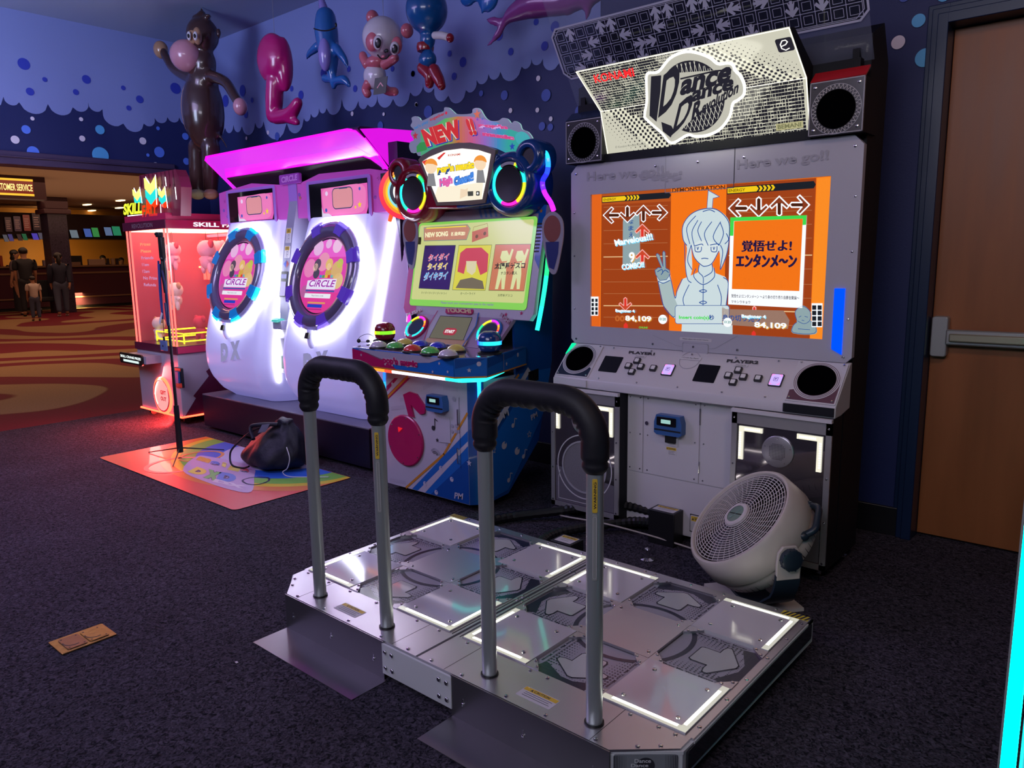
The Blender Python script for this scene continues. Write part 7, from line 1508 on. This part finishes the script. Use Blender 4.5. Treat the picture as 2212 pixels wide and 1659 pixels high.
for k in range(44):
    a = 2*pi*k/44; r0 = .046 if k % 2 == 0 else .11; b.tube([ff_.w(r*cos(a+.10*(r-.05)/R0*3), r*sin(a+.10*(r-.05)/R0*3), .0075*(1-(r/R0)**2)-.002) for r in (r0, (r0+R0)/2, R0-.002)], .0014, FG, 5)
b.build('front_grille', fan, smooth=50)
b = B(); b.lathe(ff_, (0, 0), [(.050, .004), (.050, .016), (.046, .020), (.036, .020)], FG, 36, cap=False); b.disc(ff_, (0, 0), .037, mat('badge_silver', (.26, .27, .30), .22, .6), .019, 30); b.stroke(ff_, [(-.03, -.008), (.03, .008)], .004, BLACK, .0195); b.stroke(ff_, [(-.006, -.025), (.008, .025)], .003, mat('badge_teal', (.16, .30, .28), .3), .0195); b.build('hub_badge', fan, smooth=40)
for k in range(5):
    a = 2*pi*k/5; b = B(); b.grid(lambda u, v: ff_.w((.03+u*(R0-.055))*cos(a+(v-.5)*.9), (.03+u*(R0-.055))*sin(a+(v-.5)*.9), -.055-.045*(v-.5)), 6, 5, mat('fan_blade_grey', (.09, .08, .09), .4)); b.build('blade', fan, smooth=50)
b = B(); b.lathe(ff_, (0, 0), [(.05, -.09), (.05, -.03), (.0001, -.025)], mat('fan_blade_grey', (.1, .1, .1)), 24); b.build('motor_hub', fan, smooth=50)
piv = C0-n_*.092
kn = piv+ex_*.240
for s_ in (-1, 1):
    P0 = piv+ex_*(s_*.236); fk_ = Fr(P0, Vector((0, 0, 1)).cross(ex_*s_), (0, 0, 1))
    b = B(); b.lathe(fk_, (0, 0), [(.036, .006), (.038, .012), (.036, .026), (.030, .030), (.0001, .031)], FD, 28)
    for k in range(10): a = 2*pi*k/10; b.tube([fk_.w(.037*cos(a), .037*sin(a), .010), fk_.w(.036*cos(a), .036*sin(a), .027)], .003, FD, 5)
    b.build('tilt_knob', fan, smooth=40)
    b = B(); b.prism(fk_, [(-.042, -.075), (.042, -.075), (.044, -.02), (.040, .020), (.024, .042), (-.024, .042), (-.040, .020), (-.044, -.02)], -.006, .005, FW); b.build('bracket_cap', fan, bev=.003)
# navy cradle stand under the drum
b = B(); pth = []
for k in range(25):
    a = -pi*k/24; px_ = .240*cos(a); s = sin(a)
    x = px_; z = piv.z-.06+(piv.z-.072)*s if True else 0
    pth.append((x, max(.012, z)))
side_ = Vector((0, 0, 1)).cross(ex_); V = []
for (x, z) in pth:
    P = Vector((piv.x, piv.y, 0))+ex_*x; w = .044 if abs(x) > .2 else .060
    for (d, e) in ((-w, 0), (w, 0), (w, .010), (-w, .010)): 
        inw = -1 if x > 0 else 1
        V.append(P+side_*d+Vector((0, 0, z+(e if abs(x) < .15 else e*.3)))+ex_*(inw*e*(abs(x)/.24)))
F = []
for i in range(len(pth)-1):
    for q in range(4): F.append((4*i+q, 4*i+(q+1) % 4, 4*(i+1)+(q+1) % 4, 4*(i+1)+q))
F += [(3, 2, 1, 0), tuple(4*(len(pth)-1)+q for q in range(4))]
b.add(V, F, FD); b.box(-.13, .13, -.13, .13, 0, .012, FW, Fr((piv.x, piv.y, 0), ex_, side_)); b.build('cradle_stand', fan, smooth=40)
b = B(); b.lathe(ff_, (0, 0), [(R0-.004, -.012), (R0-.006, -.06), (R0-.008, -.150), (.0001, -.155)], mat('fan_inner_shade', (.022, .018, .022), .7), 48, cap=False); b.build('shade_liner', fan, smooth=40)  # added dark liner, painting the shade inside the white drum
# carry handle on the upper back
b = B(); L = [ff_.w(-.085 if 0 else .0, 0, 0)]
hd = [ff_.w((R0+.020)*cos(a), (R0+.020)*sin(a), -.10+.0*a) for a in (radians(25), radians(62))]
mid = [ff_.w((R0+.052)*cos(radians(q)), (R0+.052)*sin(radians(q)), -.105) for q in (32, 43, 55)]
b.tube(spline([hd[0]]+mid+[hd[1]], 6), .012, FD, 12); b.ell(hd[0], (.022, .022, .018), FD, 14); b.ell(hd[1], (.022, .022, .018), FD, 14); b.build('carry_handle', fan, smooth=60)
b = B(); b.tube(spline([(piv.x+.1, piv.y+.16, .16), (piv.x+.02, piv.y+.26, .03), (.25, 1.32, .006), (-.05, 1.30, .03), (-.30, 1.26, .05), (-.55, 1.27, .03), (-.62, 1.34, .01)], 8), .004, mat('beige_cord', (.40, .36, .33), .5), 8); tag(b.build('power_cord', smooth=60), 'thin pale power cord running along the floor from the fan', 'power cord')
# corrugated hose and junction boxes
for nm, P, lab in (('cable_hose', [(-.10, 1.385, .06), (-.22, 1.36, .05), (-.36, 1.22, .035), (-.44, 1.05, .028), (-.40, .90, .03), (-.30, .86, .05)], 'black corrugated cable hose curving from cabinet base to the stage edge'), ('cable_hose', [(-.10, 1.40, .10), (-.26, 1.385, .11), (-.42, 1.36, .09), (-.56, 1.30, .05), (-.74, 1.12, .028), (-.80, .95, .028)], 'black corrugated hose arching left from the junction box behind handrail')):
    b = B(); S_ = spline(P, 14); b.tube(S_, [.020+.004*(i % 2) for i in range(len(S_))], mat('hose_black', (.008, .008, .010), .4), 10); tag(b.build(nm, smooth=30), lab, 'cable hose')
for (x0, x1, y0, y1, z1, lab) in ((-.105, .022, 1.30, 1.382, .152, 'black metal junction box at the base of the white dance cabinet'), (-.290, -.185, .835, .925, .105, 'small black box with caution sticker behind the stage edge')):
    t = thing('junction_box', lab, 'junction box', ((x0+x1)/2, (y0+y1)/2, 0)); b = B(); b.box(x0, x1, y0, y1, .0, z1, BLACK); b.build('box_body', t, bev=.003)
    b = B(); warn(b, FZ(z1), x0+.012, x1-.012, y0+.012, y1-.010, .0006, lines=2); b.build('caution_label', t, smooth=0)
b = B(); b.lathe(f0, (.0, 1.12), [(.030, 0), (.030, .006), (.012, .012), (.008, .045), (.012, .05), (.0001, .05)], CHROME, 20); tag(b.build('levelling_glide', smooth=40), 'single chrome threaded levelling foot standing on the carpet before the cabinet', 'levelling foot')

# ================================================================== BRASS FLOOR OUTLET, LITTER
t = thing('floor_outlet', 'worn brass floor outlet plate with two hinged lids set in the carpet', 'floor outlet', tuple(fz1.w(*fz1.px(178, 1382))))
BR = mat('worn_brass', (.46, .29, .11), .33, 1.0, var=.35, vscale=30, bump=.2, bscale=60)
q = [fz1.px(*p) for p in ((101, 1389), (134, 1414), (253, 1370), (218, 1347))]
e1 = (Vector(q[2])-Vector(q[1])); e2 = (Vector(q[0])-Vector(q[1])); L1, L2 = e1.length, e2.length
fo_ = Fr((q[1][0], q[1][1], 0), (e1.x, e1.y, 0), (-e1.y, e1.x, 0)); 
b = B(); b.prism(fo_, rrect(0, L1, 0, L2, .006), .0005, .005, BR); b.build('plate', t, bev=.001)
for k in (0, 1):
    b = B(); x0 = L1*(.14+.40*k); x1 = x0+L1*.36; b.prism(fo_, rrect(x0, x1, L2*.12, L2*.88, .008), .005, .0072, BR if k else mat('tarnished_brass', (.34, .17, .10), .4, .8, var=.3, vscale=30))
    b.ring(fo_, ((x0+x1)/2, L2*.5), L2*.22, L2*.25, INK, .0072, .0076, 20, pi*.9, pi*1.6)
    for p in ((x0+.008, L2*.2), (x1-.008, L2*.2), (x0+.008, L2*.8), (x1-.008, L2*.8)): b.disc(fo_, p, .003, INK, .0078, 8)
    b.build('outlet_lid', t, smooth=0)
q = fz1.px(511, 1430); b = B(); b.prism(f0, [(q[0]-.006, q[1]-.003), (q[0]+.005, q[1]-.004), (q[0]+.006, q[1]+.003), (q[0]-.004, q[1]+.004)], .003, .004, PAPER); tag(b.build('paper_scrap', smooth=0), 'tiny white paper scrap lying alone on the dark carpet left of stage', 'paper scrap')

# ================================================================== CABINET CORNER WITH TEAL LIGHT, RIGHT EDGE
TE = em((0.0, 1.0, .72), 14.0, 'teal_led')
pA = at(2204, 1400, 1, -.32); tx = pA.x
t = thing('teal_lit_cabinet', 'edge of a grey cabinet with a vertical teal light strip at far right', 'arcade cabinet', (tx+.35, -.5, 0))
b = B(); b.box(tx+.012, tx+.6, -.32, .05, .02, .92, mat('teal_cabinet_grey', (.18, .17, .26), .3)); b.box(tx+.012, tx+.6, -.62, -.34, .02, .35, BLACK) if 0 else None; b.build('cabinet_side', t, bev=.004)
b = B(); b.box(tx-.008, tx+.009, -.335, -.321, .02, .93, TE); b.box(tx-.011, tx-.008, -.337, -.313, .02, .93, mat('strip_trim_grey', (.25, .27, .27), .3)); b.build('light_strip', t, smooth=0)

# ================================================================== HANGING INFLATABLES
HB_ = 1.55
fB = FY(HB_)
cI = crop(300, 0, 3.16); cJ = crop(860, 0, 5.027)
def bp_(cr, x, y, dy=0):
    u, v = cr(x, y); P = at(u, v, 1, HB_+dy); return P
def kp(P): return (P-CAMP).dot(_f)/FPX
def sm(o, vs=.014, it=4):
    md = o.modifiers.new('remesh', 'REMESH'); md.mode = 'VOXEL'; md.voxel_size = vs; md.use_smooth_shade = True
    m2 = o.modifiers.new('smooth', 'SMOOTH'); m2.iterations = it; m2.factor = .6
def vinyl(n, c): return mat('vinyl_'+n, c, .24, coat=.5, bump=.12, bscale=14)
VB, VP, VT, VY = vinyl('brown', (.050, .022, .020)), vinyl('pink_muzzle', (.55, .25, .32)), vinyl('tan', (.40, .22, .13)), vinyl('cream_yellow', (.62, .52, .24))
def E3(b, cr, x, y, rx, rz, M, dy=0, ry=None, n=22, R=None, s=None):
    P = bp_(cr, x, y, dy); k = kp(P)/(s or (3.16 if cr is cI else 5.027)); b.ell(P, (rx*k*1.0, (ry or rx)*k, rz*k), M, n, R); return P
def T3(b, cr, L, rr, M, dy=0):
    P = [bp_(cr, x, y, dy) for x, y in L]; k = kp(P[0])/(3.16 if cr is cI else 5.027); S_ = spline(P, 5); n = len(S_)
    R = [k*(rr[min(len(rr)-1, int(i/(n-1)*(len(rr)-1)))]*(1-((i/(n-1)*(len(rr)-1)) % 1))+rr[min(len(rr)-1, int(i/(n-1)*(len(rr)-1))+1)]*((i/(n-1)*(len(rr)-1)) % 1)) for i in range(n)]
    b.tube(S_, R, M, 16); b.ell(S_[0], (R[0],)*3, M, 14); b.ell(S_[-1], (R[-1],)*3, M, 14)
def cord(par, P):
    b = B(); b.tube([P, (P[0], P[1], CEIL)], .0015, mat('clear_line', (.3, .3, .35), .3), 4); b.build('hanging_line', par, smooth=0)
G_ = 'inflatable toys hanging from the ceiling'
# monkey
mk_ = thing('inflatable_monkey', 'large brown inflatable monkey with pink muzzle hanging left of the others', 'inflatable toy', tuple(bp_(cI, 440, 1340)), G_)
b = B(); E3(b, cI, 435, 240, 108, 118, VB); E3(b, cI, 440, 430, 85, 110, VB); E3(b, cI, 440, 760, 138, 262, VB); E3(b, cI, 440, 560, 100, 130, VB)
T3(b, cI, [(400, 1000), (400, 1150), (400, 1300)], [62, 58, 46], VB); T3(b, cI, [(490, 1000), (490, 1150), (490, 1310)], [62, 58, 46], VB)
T3(b, cI, [(370, 540), (250, 480), (190, 400), (165, 350)], [42, 34, 30, 30], VB, -.03); T3(b, cI, [(500, 520), (590, 560), (650, 650), (680, 700)], [42, 36, 34, 34], VB)
T3(b, cI, [(555, 930), (590, 980), (600, 1010)], [14, 10, 8], VB, .05)
E3(b, cI, 545, 225, 20, 38, VB, .03); E3(b, cI, 430, 100, 36, 16, VB); E3(b, cI, 395, 112, 36, 12, VB, -.02); E3(b, cI, 470, 108, 34, 12, VB); E3(b, cI, 428, 68, 14, 18, VB)
sm(b.build('body', mk_), .016)
b = B(); E3(b, cI, 325, 382, 108, 106, VP, -.10); b.build('muzzle', mk_, smooth=60)
b = B(); E3(b, cI, 365, 245, 55, 56, VT, -.085, 30); E3(b, cI, 400, 245, 36, 58, VT, -.075, 30); b.build('face_patch', mk_, smooth=60)
for x in (342, 385): b = B(); E3(b, cI, x, 245, 22, 30, vinyl('white', (.7, .66, .72)), -.125, 12); E3(b, cI, x-4, 245, 9, 14, BLACK, -.15, 8); b.build('eye', mk_, smooth=60)
b = B(); E3(b, cI, 362, 752, 66, 186, VT, -.055, 70); b.build('belly_patch', mk_, smooth=60)
for (x, y, M) in ((150, 340, VT), (692, 728, VP)): b = B(); E3(b, cI, x, y, 48, 58, M, -.03); b.build('hand', mk_, smooth=60)
for x, M in ((400, VY), (492, VT)): b = B(); E3(b, cI, x, 1325, 50, 38, M, -.01); b.build('foot', mk_, smooth=60)
cord(mk_, bp_(cI, 430, 60))
# magenta foil balloon
VM = vinyl('magenta_foil', (.48, .008, .16)); 
t = thing('foil_balloon', 'crinkled dark magenta foil balloon hanging right of the brown monkey', 'balloon', tuple(bp_(cI, 960, 850)), G_)
b = B(); E3(b, cI, 910, 400, 145, 165, VM, 0, 80); E3(b, cI, 990, 440, 65, 180, VM, .03, 60); T3(b, cI, [(930, 560), (925, 680), (920, 790)], [60, 62, 52], VM); T3(b, cI, [(940, 800), (1030, 780), (1085, 700)], [48, 48, 34], VM); T3(b, cI, [(1000, 800), (1080, 835)], [40, 22], VM)
sm(b.build('foil_body', t), .012, 2); cord(t, bp_(cI, 925, 235))
# narwhal
VN, VN2 = vinyl('narwhal_blue', (.015, .12, .42)), vinyl('narwhal_lilac', (.26, .22, .62))
t = thing('inflatable_narwhal', 'blue inflatable narwhal hanging head up beside the pink panda', 'inflatable toy', tuple(bp_(cI, 1330, 620)), G_)
b = B(); T3(b, cI, [(1275, 120), (1280, 220), (1300, 380), (1320, 500), (1330, 600)], [70, 82, 72, 34, 18], VN); T3(b, cI, [(1220, 320), (1170, 360), (1145, 400)], [34, 24, 10], VN); T3(b, cI, [(1350, 330), (1400, 400), (1425, 460)], [34, 26, 10], VN); T3(b, cI, [(1320, 550), (1270, 535)], [20, 30], VN); T3(b, cI, [(1330, 560), (1400, 545), (1440, 590)], [26, 34, 12], VN)
sm(b.build('body', t), .012); b = B(); E3(b, cI, 1268, 370, 50, 110, VN2, -.045, 40); b.build('belly', t, smooth=60)
b = B(); P0, P1 = bp_(cI, 1262, 70), bp_(cI, 1240, -30); b.tube([P0.lerp(P1, i/14) for i in range(15)], [kp(P0)/3.16*(32-1.4*i+3*(i % 2)) for i in range(15)], VN2, 14); b.build('tusk', t, smooth=60)
b = B(); b.tube(spline([bp_(cI, 1195, 195, -.16), bp_(cI, 1240, 208, -.175), bp_(cI, 1290, 208, -.175), bp_(cI, 1340, 190, -.16)], 5), .004, BLACK, 6); E3(b, cI, 1345, 170, 8, 14, BLACK, -.13, 8); b.build('mouth', t, smooth=60); cord(t, bp_(cI, 1250, 20))
# panda
VW, VPK = vinyl('panda_white', (.66, .62, .72)), vinyl('panda_pink', (.60, .14, .19))
t = thing('inflatable_panda', 'pink and white inflatable panda with big black eyes hanging by the ceiling', 'inflatable toy', tuple(bp_(cI, 1620, 660)), G_)
b = B(); E3(b, cI, 1665, 260, 142, 140, VW); E3(b, cI, 1610, 520, 92, 90, VW, 0, 70); sm(b.build('body', t), .012)
b = B(); E3(b, cI, 1620, 430, 84, 50, VPK, -.005, 66); b.build('chest', t, smooth=60)
for x, y in ((1595, 120), (1830, 210)): b = B(); E3(b, cI, x, y, 44, 48, VPK, .02); b.build('ear', t, smooth=60)
for x, y, r in ((1590, 275, 58), (1760, 310, 46)): b = B(); E3(b, cI, x, y, r, r*1.25, VPK, -.095, 30); b.build('eye_patch', t, smooth=60)
for x, y, r in ((1632, 290, 44), (1745, 330, 40)): b = B(); E3(b, cI, x, y, r, r*1.1, vinyl('white', (.7, .7, .75)), -.125, 24); E3(b, cI, x, y+4, r*.66, r*.75, BLACK, -.150, 14); E3(b, cI, x-8, y-10, r*.2, r*.22, vinyl('white', (.7, .7, .75)), -.178, 6); b.build('eye', t, smooth=60)
b = B(); E3(b, cI, 1688, 348, 22, 14, BLACK, -.165, 10); b.build('nose', t, smooth=60)
b = B(); b.tube(spline([bp_(cI, 1630, 375, -.15), bp_(cI, 1655, 400, -.155), bp_(cI, 1690, 398, -.155), bp_(cI, 1710, 372, -.15)], 5), .004, BLACK, 6); E3(b, cI, 1665, 388, 20, 12, VPK, -.150, 8); b.build('mouth', t, smooth=60)
for L in ([(1560, 440), (1535, 400), (1530, 380)], [(1680, 440), (1730, 410), (1750, 395)], [(1570, 570), (1550, 610), (1560, 640)], [(1650, 580), (1700, 620), (1745, 625)]): b = B(); T3(b, cI, L, [34, 30, 28], VPK, -.03); b.build('limb', t, smooth=60)
b = B(); P = bp_(cI, 1650, 585, -.10); fq_ = Fr(P, (1, .2, 0), (.25, 0, 1)); b.prism(fq_, [(-.045, -.045), (.045, -.045), (.045, .045), (-.045, .045)], 0, .003, BLACK); b.stroke(fq_, [(-.02, -.01), (.0, .015), (.02, -.005)], .006, VPK, .004); b.build('square_tag', t, smooth=0)
cord(t, bp_(cI, 1670, 130))
# blue round-headed inflatable
VBL, VRD = vinyl('royal_blue', (.008, .10, .36)), vinyl('deep_red', (.30, .012, .03))
t = thing('inflatable_figure', 'blue inflatable doll with round head and red boots seen from behind', 'inflatable toy', tuple(bp_(cJ, 400, 960)), G_)
b = B(); E3(b, cJ, 310, 110, 232, 245, VBL); E3(b, cJ, 320, 430, 95, 110, VBL, 0, 80); E3(b, cJ, 320, 650, 115, 100, VBL, 0, 90); sm(b.build('body', t), .012)
b = B(); P = bp_(cJ, 295, 515); k = kp(P)/5.027; b.lathe(Fr(P, (1, 0, 0), (0, 1, 0)), (0, 0), [(88*k, -40*k), (96*k, 0), (88*k, 40*k)], VRD, 28); b.build('belt', t, smooth=60)
b = B(); T3(b, cJ, [(400, 385), (470, 385), (530, 400)], [40, 42, 40], vinyl('white', (.7, .7, .75)), -.03); b.build('sleeve', t, smooth=60)
b = B(); E3(b, cJ, 565, 412, 44, 48, VRD, -.03); b.build('glove', t, smooth=60)
for L in ([(270, 740), (340, 820), (340, 910)], [(390, 760), (440, 860), (470, 930)]): b = B(); T3(b, cJ, L, [66, 62, 48], VRD, -.01); b.build('boot', t, smooth=60)
cord(t, bp_(cJ, 300, -60))
# purple dolphin and blue foil at the top edge
VDP, VDK = vinyl('dolphin_pink', (.28, .06, .30)), vinyl('dolphin_plum', (.09, .01, .08))
t = thing('inflatable_dolphin', 'purple pink inflatable dolphin hanging along the ceiling above the cabinets', 'inflatable toy', tuple(bp_(cJ, 1100, 300)), G_)
b = B(); T3(b, cJ, [(1150, 250), (1250, 150), (1500, 40), (1800, 20), (2150, -60)], [30, 90, 150, 130, 80], VDP); T3(b, cJ, [(1150, 250), (1080, 380), (960, 510)], [34, 44, 14], VDP); T3(b, cJ, [(1140, 240), (1040, 230), (960, 210)], [40, 52, 20], VDK); T3(b, cJ, [(1940, 60), (1880, 120), (1830, 160)], [40, 36, 24], VDK)
T3(b, cJ, [(2050, 20), (2060, 130), (2040, 210)], [50, 40, 24], VDK)
sm(b.build('body', t), .014)
t = thing('star_balloon', 'bright blue foil balloon peeking in at the top edge of view', 'balloon', tuple(bp_(cJ, 920, 60)), G_)
b = B(); E3(b, cJ, 760, -40, 120, 110, vinyl('foil_blue', (.02, .14, .55)), .08, 60); E3(b, cJ, 980, -20, 150, 150, vinyl('foil_blue', (.02, .14, .55)), .1, 60); E3(b, cJ, 900, 130, 22, 50, vinyl('foil_blue', (.02, .14, .55)), .08, 10); sm(b.build('foil_body', t), .014, 2); cord(t, bp_(cJ, 900, -120))

# ================================================================== PEOPLE AT THE COUNTER
SKN = mat('skin_tone', (.36, .17, .10), .6); HR = mat('dark_hair', (.010, .008, .010), .5)
def skinmesh(name, par, org, joints, links, radii, M, root=0, lev=2):
    me = bpy.data.meshes.new(name); o = bpy.data.objects.new(name, me); COL.objects.link(o); o.parent = par
    me.from_pydata([Vector(j) for j in joints], links, []); me.materials.append(M)
    md = o.modifiers.new('skin', 'SKIN'); md.use_smooth_shade = True
    for i, r in enumerate(radii):
        sv = me.skin_vertices[0].data[i]; sv.radius = r if isinstance(r, tuple) else (r, r); sv.use_root = (i == root)
    s = o.modifiers.new('sub', 'SUBSURF'); s.levels = lev; s.render_levels = lev
    WL[o.name] = WL[par.name]; return o
def person(loc, H, face, lab, top, bot, sleeve='short', dress=False, stance=0, hairlen=0, arms=((.05, 0), (-.05, 0)), shoe=None, lean=0):
    # face: heading in degrees; joints in body units (x right, y forward, z up) scaled by height
    t = thing('person', lab, 'person', loc)
    c, s = cos(radians(face)), sin(radians(face))
    def T(x, y, z): return (H*(x*s+y*c), H*(-x*c+y*s), H*z)
    hipw, shw = .050, .108
    J = [T(0, 0, .53), T(0, lean*.3, .62), T(0, lean*.6, .72), T(0, lean, .80), T(0, lean, .845), T(0, lean+.005, .885), T(0, lean+.01, .93), T(0, lean+.005, .975)]
    R = [.045, .040, .045, .040, .028, .042, .055, .035]; L = [(i, i+1) for i in range(7)]
    def chain(pts, rr, base):
        i0 = base
        for p, r in zip(pts, rr): J.append(T(*p)); R.append(r); L.append((i0, len(J)-1)); i0 = len(J)-1
        return i0
    for q, sg in ((0, -1), (1, 1)):
        ay, ax = arms[q]
        w = chain([(sg*.09, lean, .80), (sg*shw, lean, .785), (sg*(shw+.015), lean+ay*.5, .64), (sg*(shw+.01+ax), lean+ay*1.6+.02, .50), (sg*(shw+.005+ax), lean+ay*1.8+.03, .465)], [.026, .026, .024, .017, .020], 3)
        for fi, (dx, ln) in enumerate(((-.014, .040), (-.005, .048), (.004, .045), (.012, .036))):
            chain([(sg*(shw+.005+ax), lean+ay*1.8+.03+dx*.9, .452), (sg*(shw+.003+ax), lean+ay*1.8+.034+dx, .465-ln)], [.006, .0045], w)
        chain([(sg*(shw-.012+ax), lean+ay*1.8+.048, .455), (sg*(shw-.016+ax), lean+ay*1.8+.056, .438)], [.007, .005], w)
        st_ = stance*sg
        chain([(sg*hipw, 0, .50), (sg*(hipw+.01), st_*.35+.01, .28), (sg*(hipw+.012), st_*.9-.005, .045), (sg*(hipw+.016), st_*.9+.065, .018)], [.058, .038, .024, .020], 0)
    skinmesh('body', t, loc, J, L, [r*H for r in R], SKN)
    # clothes
    JT = [T(0, 0, .47), T(0, lean*.3, .60), T(0, lean*.6, .72), T(0, lean, .805)]; RT = [.090, .086, .098, .084]; LT_ = [(0, 1), (1, 2), (2, 3)]
    for q, sg in ((0, -1), (1, 1)):
        ay, ax = arms[q]; i0 = 3
        pts = [(sg*.095, lean, .800), (sg*(shw+.006), lean, .78), (sg*(shw+.016), lean+ay*.4, .66)]; rr = [.050, .048, .042]
        if sleeve == 'long': pts += [(sg*(shw+.012+ax), lean+ay*1.5+.018, .52)]; rr += [.028]
        for p, r in zip(pts, rr): JT.append(T(*p)); RT.append(r); LT_.append((i0, len(JT)-1)); i0 = len(JT)-1
    skinmesh('shirt', t, loc, JT, LT_, [r*H for r in RT], top)
    if dress:
        b = B(); fr = Fr(loc, (s, -c, 0), (c, s, 0)); b.lathe(fr, (0, 0), [(.10*H, .06*H), (.095*H, .3*H), (.088*H, .48*H), (.080*H, .56*H)], bot, 24, sx=1.0, sy=.8); b.build('skirt', t, smooth=60)
    else:
        JL = [T(0, 0, .575), T(0, 0, .50)]; RL = [.086, .084]; LL = [(0, 1)]
        for sg in (-1, 1):
            st_ = stance*sg; i0 = 1
            for p, r in zip([(sg*(hipw+.004), 0, .46), (sg*(hipw+.01), st_*.35+.01, .28), (sg*(hipw+.012), st_*.9-.005, .06)], [.064, .048, .036]): JL.append(T(*p)); RL.append(r); LL.append((i0, len(JL)-1)); i0 = len(JL)-1
        skinmesh('trousers', t, loc, JL, LL, [r*H for r in RL], bot)
    def W(x, y, z): return Vector(loc)+Vector(T(x, y, z))
    b = B(); b.ell(W(0, lean-.006, .948), (.058*H, .060*H, .052*H), HR, 18)
    if hairlen: b.ell(W(0, lean-.028, .90-hairlen*.4), (.052*H, .030*H, (.05+hairlen)*H), HR, 16)
    b.build('hair', t, smooth=60)
    b = B(); b.ell(W(0, lean+.062, .918), (.008*H, .012*H, .010*H), SKN, 8)
    for sg in (-1, 1): b.ell(W(sg*.052, lean+.004, .922), (.006*H, .010*H, .014*H), SKN, 8)
    b.build('nose_and_ears', t, smooth=60)
    b = B()
    for sg in (-1, 1): b.ell(W(sg*.020, lean+.056, .932), (.006*H, .004*H, .0035*H), INK, 8)
    b.ell(W(0, lean+.055, .895), (.014*H, .004*H, .0025*H), mat('lip_tone', (.25, .06, .05), .5), 8); b.build('eyes_and_mouth', t, smooth=60)
    for sg in (-1, 1):
        st_ = stance*sg; b = B(); b.ell(W(sg*(hipw+.014), st_*.9+.03, .016), (.026*H, .026*H, .016*H), shoe or BLACK, 12); b.ell(W(sg*(hipw+.016), st_*.9+.065, .014), (.022*H, .022*H, .013*H), shoe or BLACK, 12); b.build('shoe', t, smooth=60)
    return t
NV = mat('cloth_navy', (.010, .012, .035), .8); GRYC = mat('cloth_grey_purple', (.10, .07, .09), .8); WHC = mat('cloth_white', (.50, .40, .36), .8); JN = mat('cloth_jeans', (.05, .06, .11), .8); BKC = mat('cloth_black', (.008, .008, .015), .8); WS = mat('shoe_white', (.4, .34, .34), .6)
def gp(u, v): p = FZ(0).px(u, v); return (p[0], p[1], 0.0)
def hgt(loc, v):   # height of someone standing at loc whose head tops out at image row v
    lo, hi = 0, 3
    for _ in range(40):
        m_ = (lo+hi)/2; q = Vector((loc[0], loc[1], m_))-CAMP; vv = IH/2-FPX*q.dot(UP)/q.dot(_f)
        if vv > v: lo = m_
        else: hi = m_
    return lo
g1 = gp(47, 680); person(g1, hgt(g1, 539), 60, 'person in a grey top and long black skirt at far left by the tall one', GRYC, BKC, dress=True, hairlen=.03)
g2 = gp(66, 683); person(g2, hgt(g2, 534), 165, 'tall person in a black t-shirt standing behind the child', BKC, BKC, arms=((.02, .0), (.06, 0)))
g3 = gp(80, 693); person(g3, hgt(g3, 596), 175, 'small child in a white t-shirt and jeans facing the counter', WHC, JN, shoe=BKC)
g4 = gp(138, 683); person(g4, hgt(g4, 545), 170, 'person in a long dark jacket and blue jeans in front of the pillar', NV, JN, sleeve='long', stance=.06, hairlen=.05, shoe=WS, lean=-.02)
st_y = FX(CX-1.45)
for u, v, lab in ((30, 552, 'staff member with dark clothes leaning behind the counter at far left'), (223, 551, 'staff member whose dark head shows above the pale notices'), (263, 556, 'staff member leaning on the counter at its right end')):
    y = st_y.px(u, v)[0]; g = (CX-1.55, y, 0.0); person(g, hgt(g, v), 0, lab, NV, BKC, sleeve='long', arms=((.10, .02), (.08, .02)), lean=.03)
# stroller between the two groups
t = thing('stroller', 'dark folding stroller with silver frame standing by the child at the counter', 'stroller', gp(102, 676)); q = Vector(gp(102, 676)); b = B()
for dy in (-.25, .25):
    b.tube([q+Vector((-.3, dy, .08)), q+Vector((.3, dy, .95))], .018, CHROME, 8); b.tube([q+Vector((.3, dy, .08)), q+Vector((-.2, dy, .7))], .018, CHROME, 8)
b.build('frame', t, smooth=50); b = B(); b.box(q.x-.25, q.x+.2, q.y-.22, q.y+.22, .3, .42, BKC); b.box(q.x-.28, q.x-.2, q.y-.22, q.y+.22, .3, .85, BKC); b.build('seat', t, bev=.03)
for dx, dy in ((-.3, -.25), (.3, -.25), (-.3, .25), (.3, .25)): b = B(); b.cyl(Fr(q+Vector((dx, dy, .09)), (1, 0, 0), (0, 0, 1)), (0, 0), .085, -.02, .02, BLACK, 20); b.build('wheel', t, smooth=40)
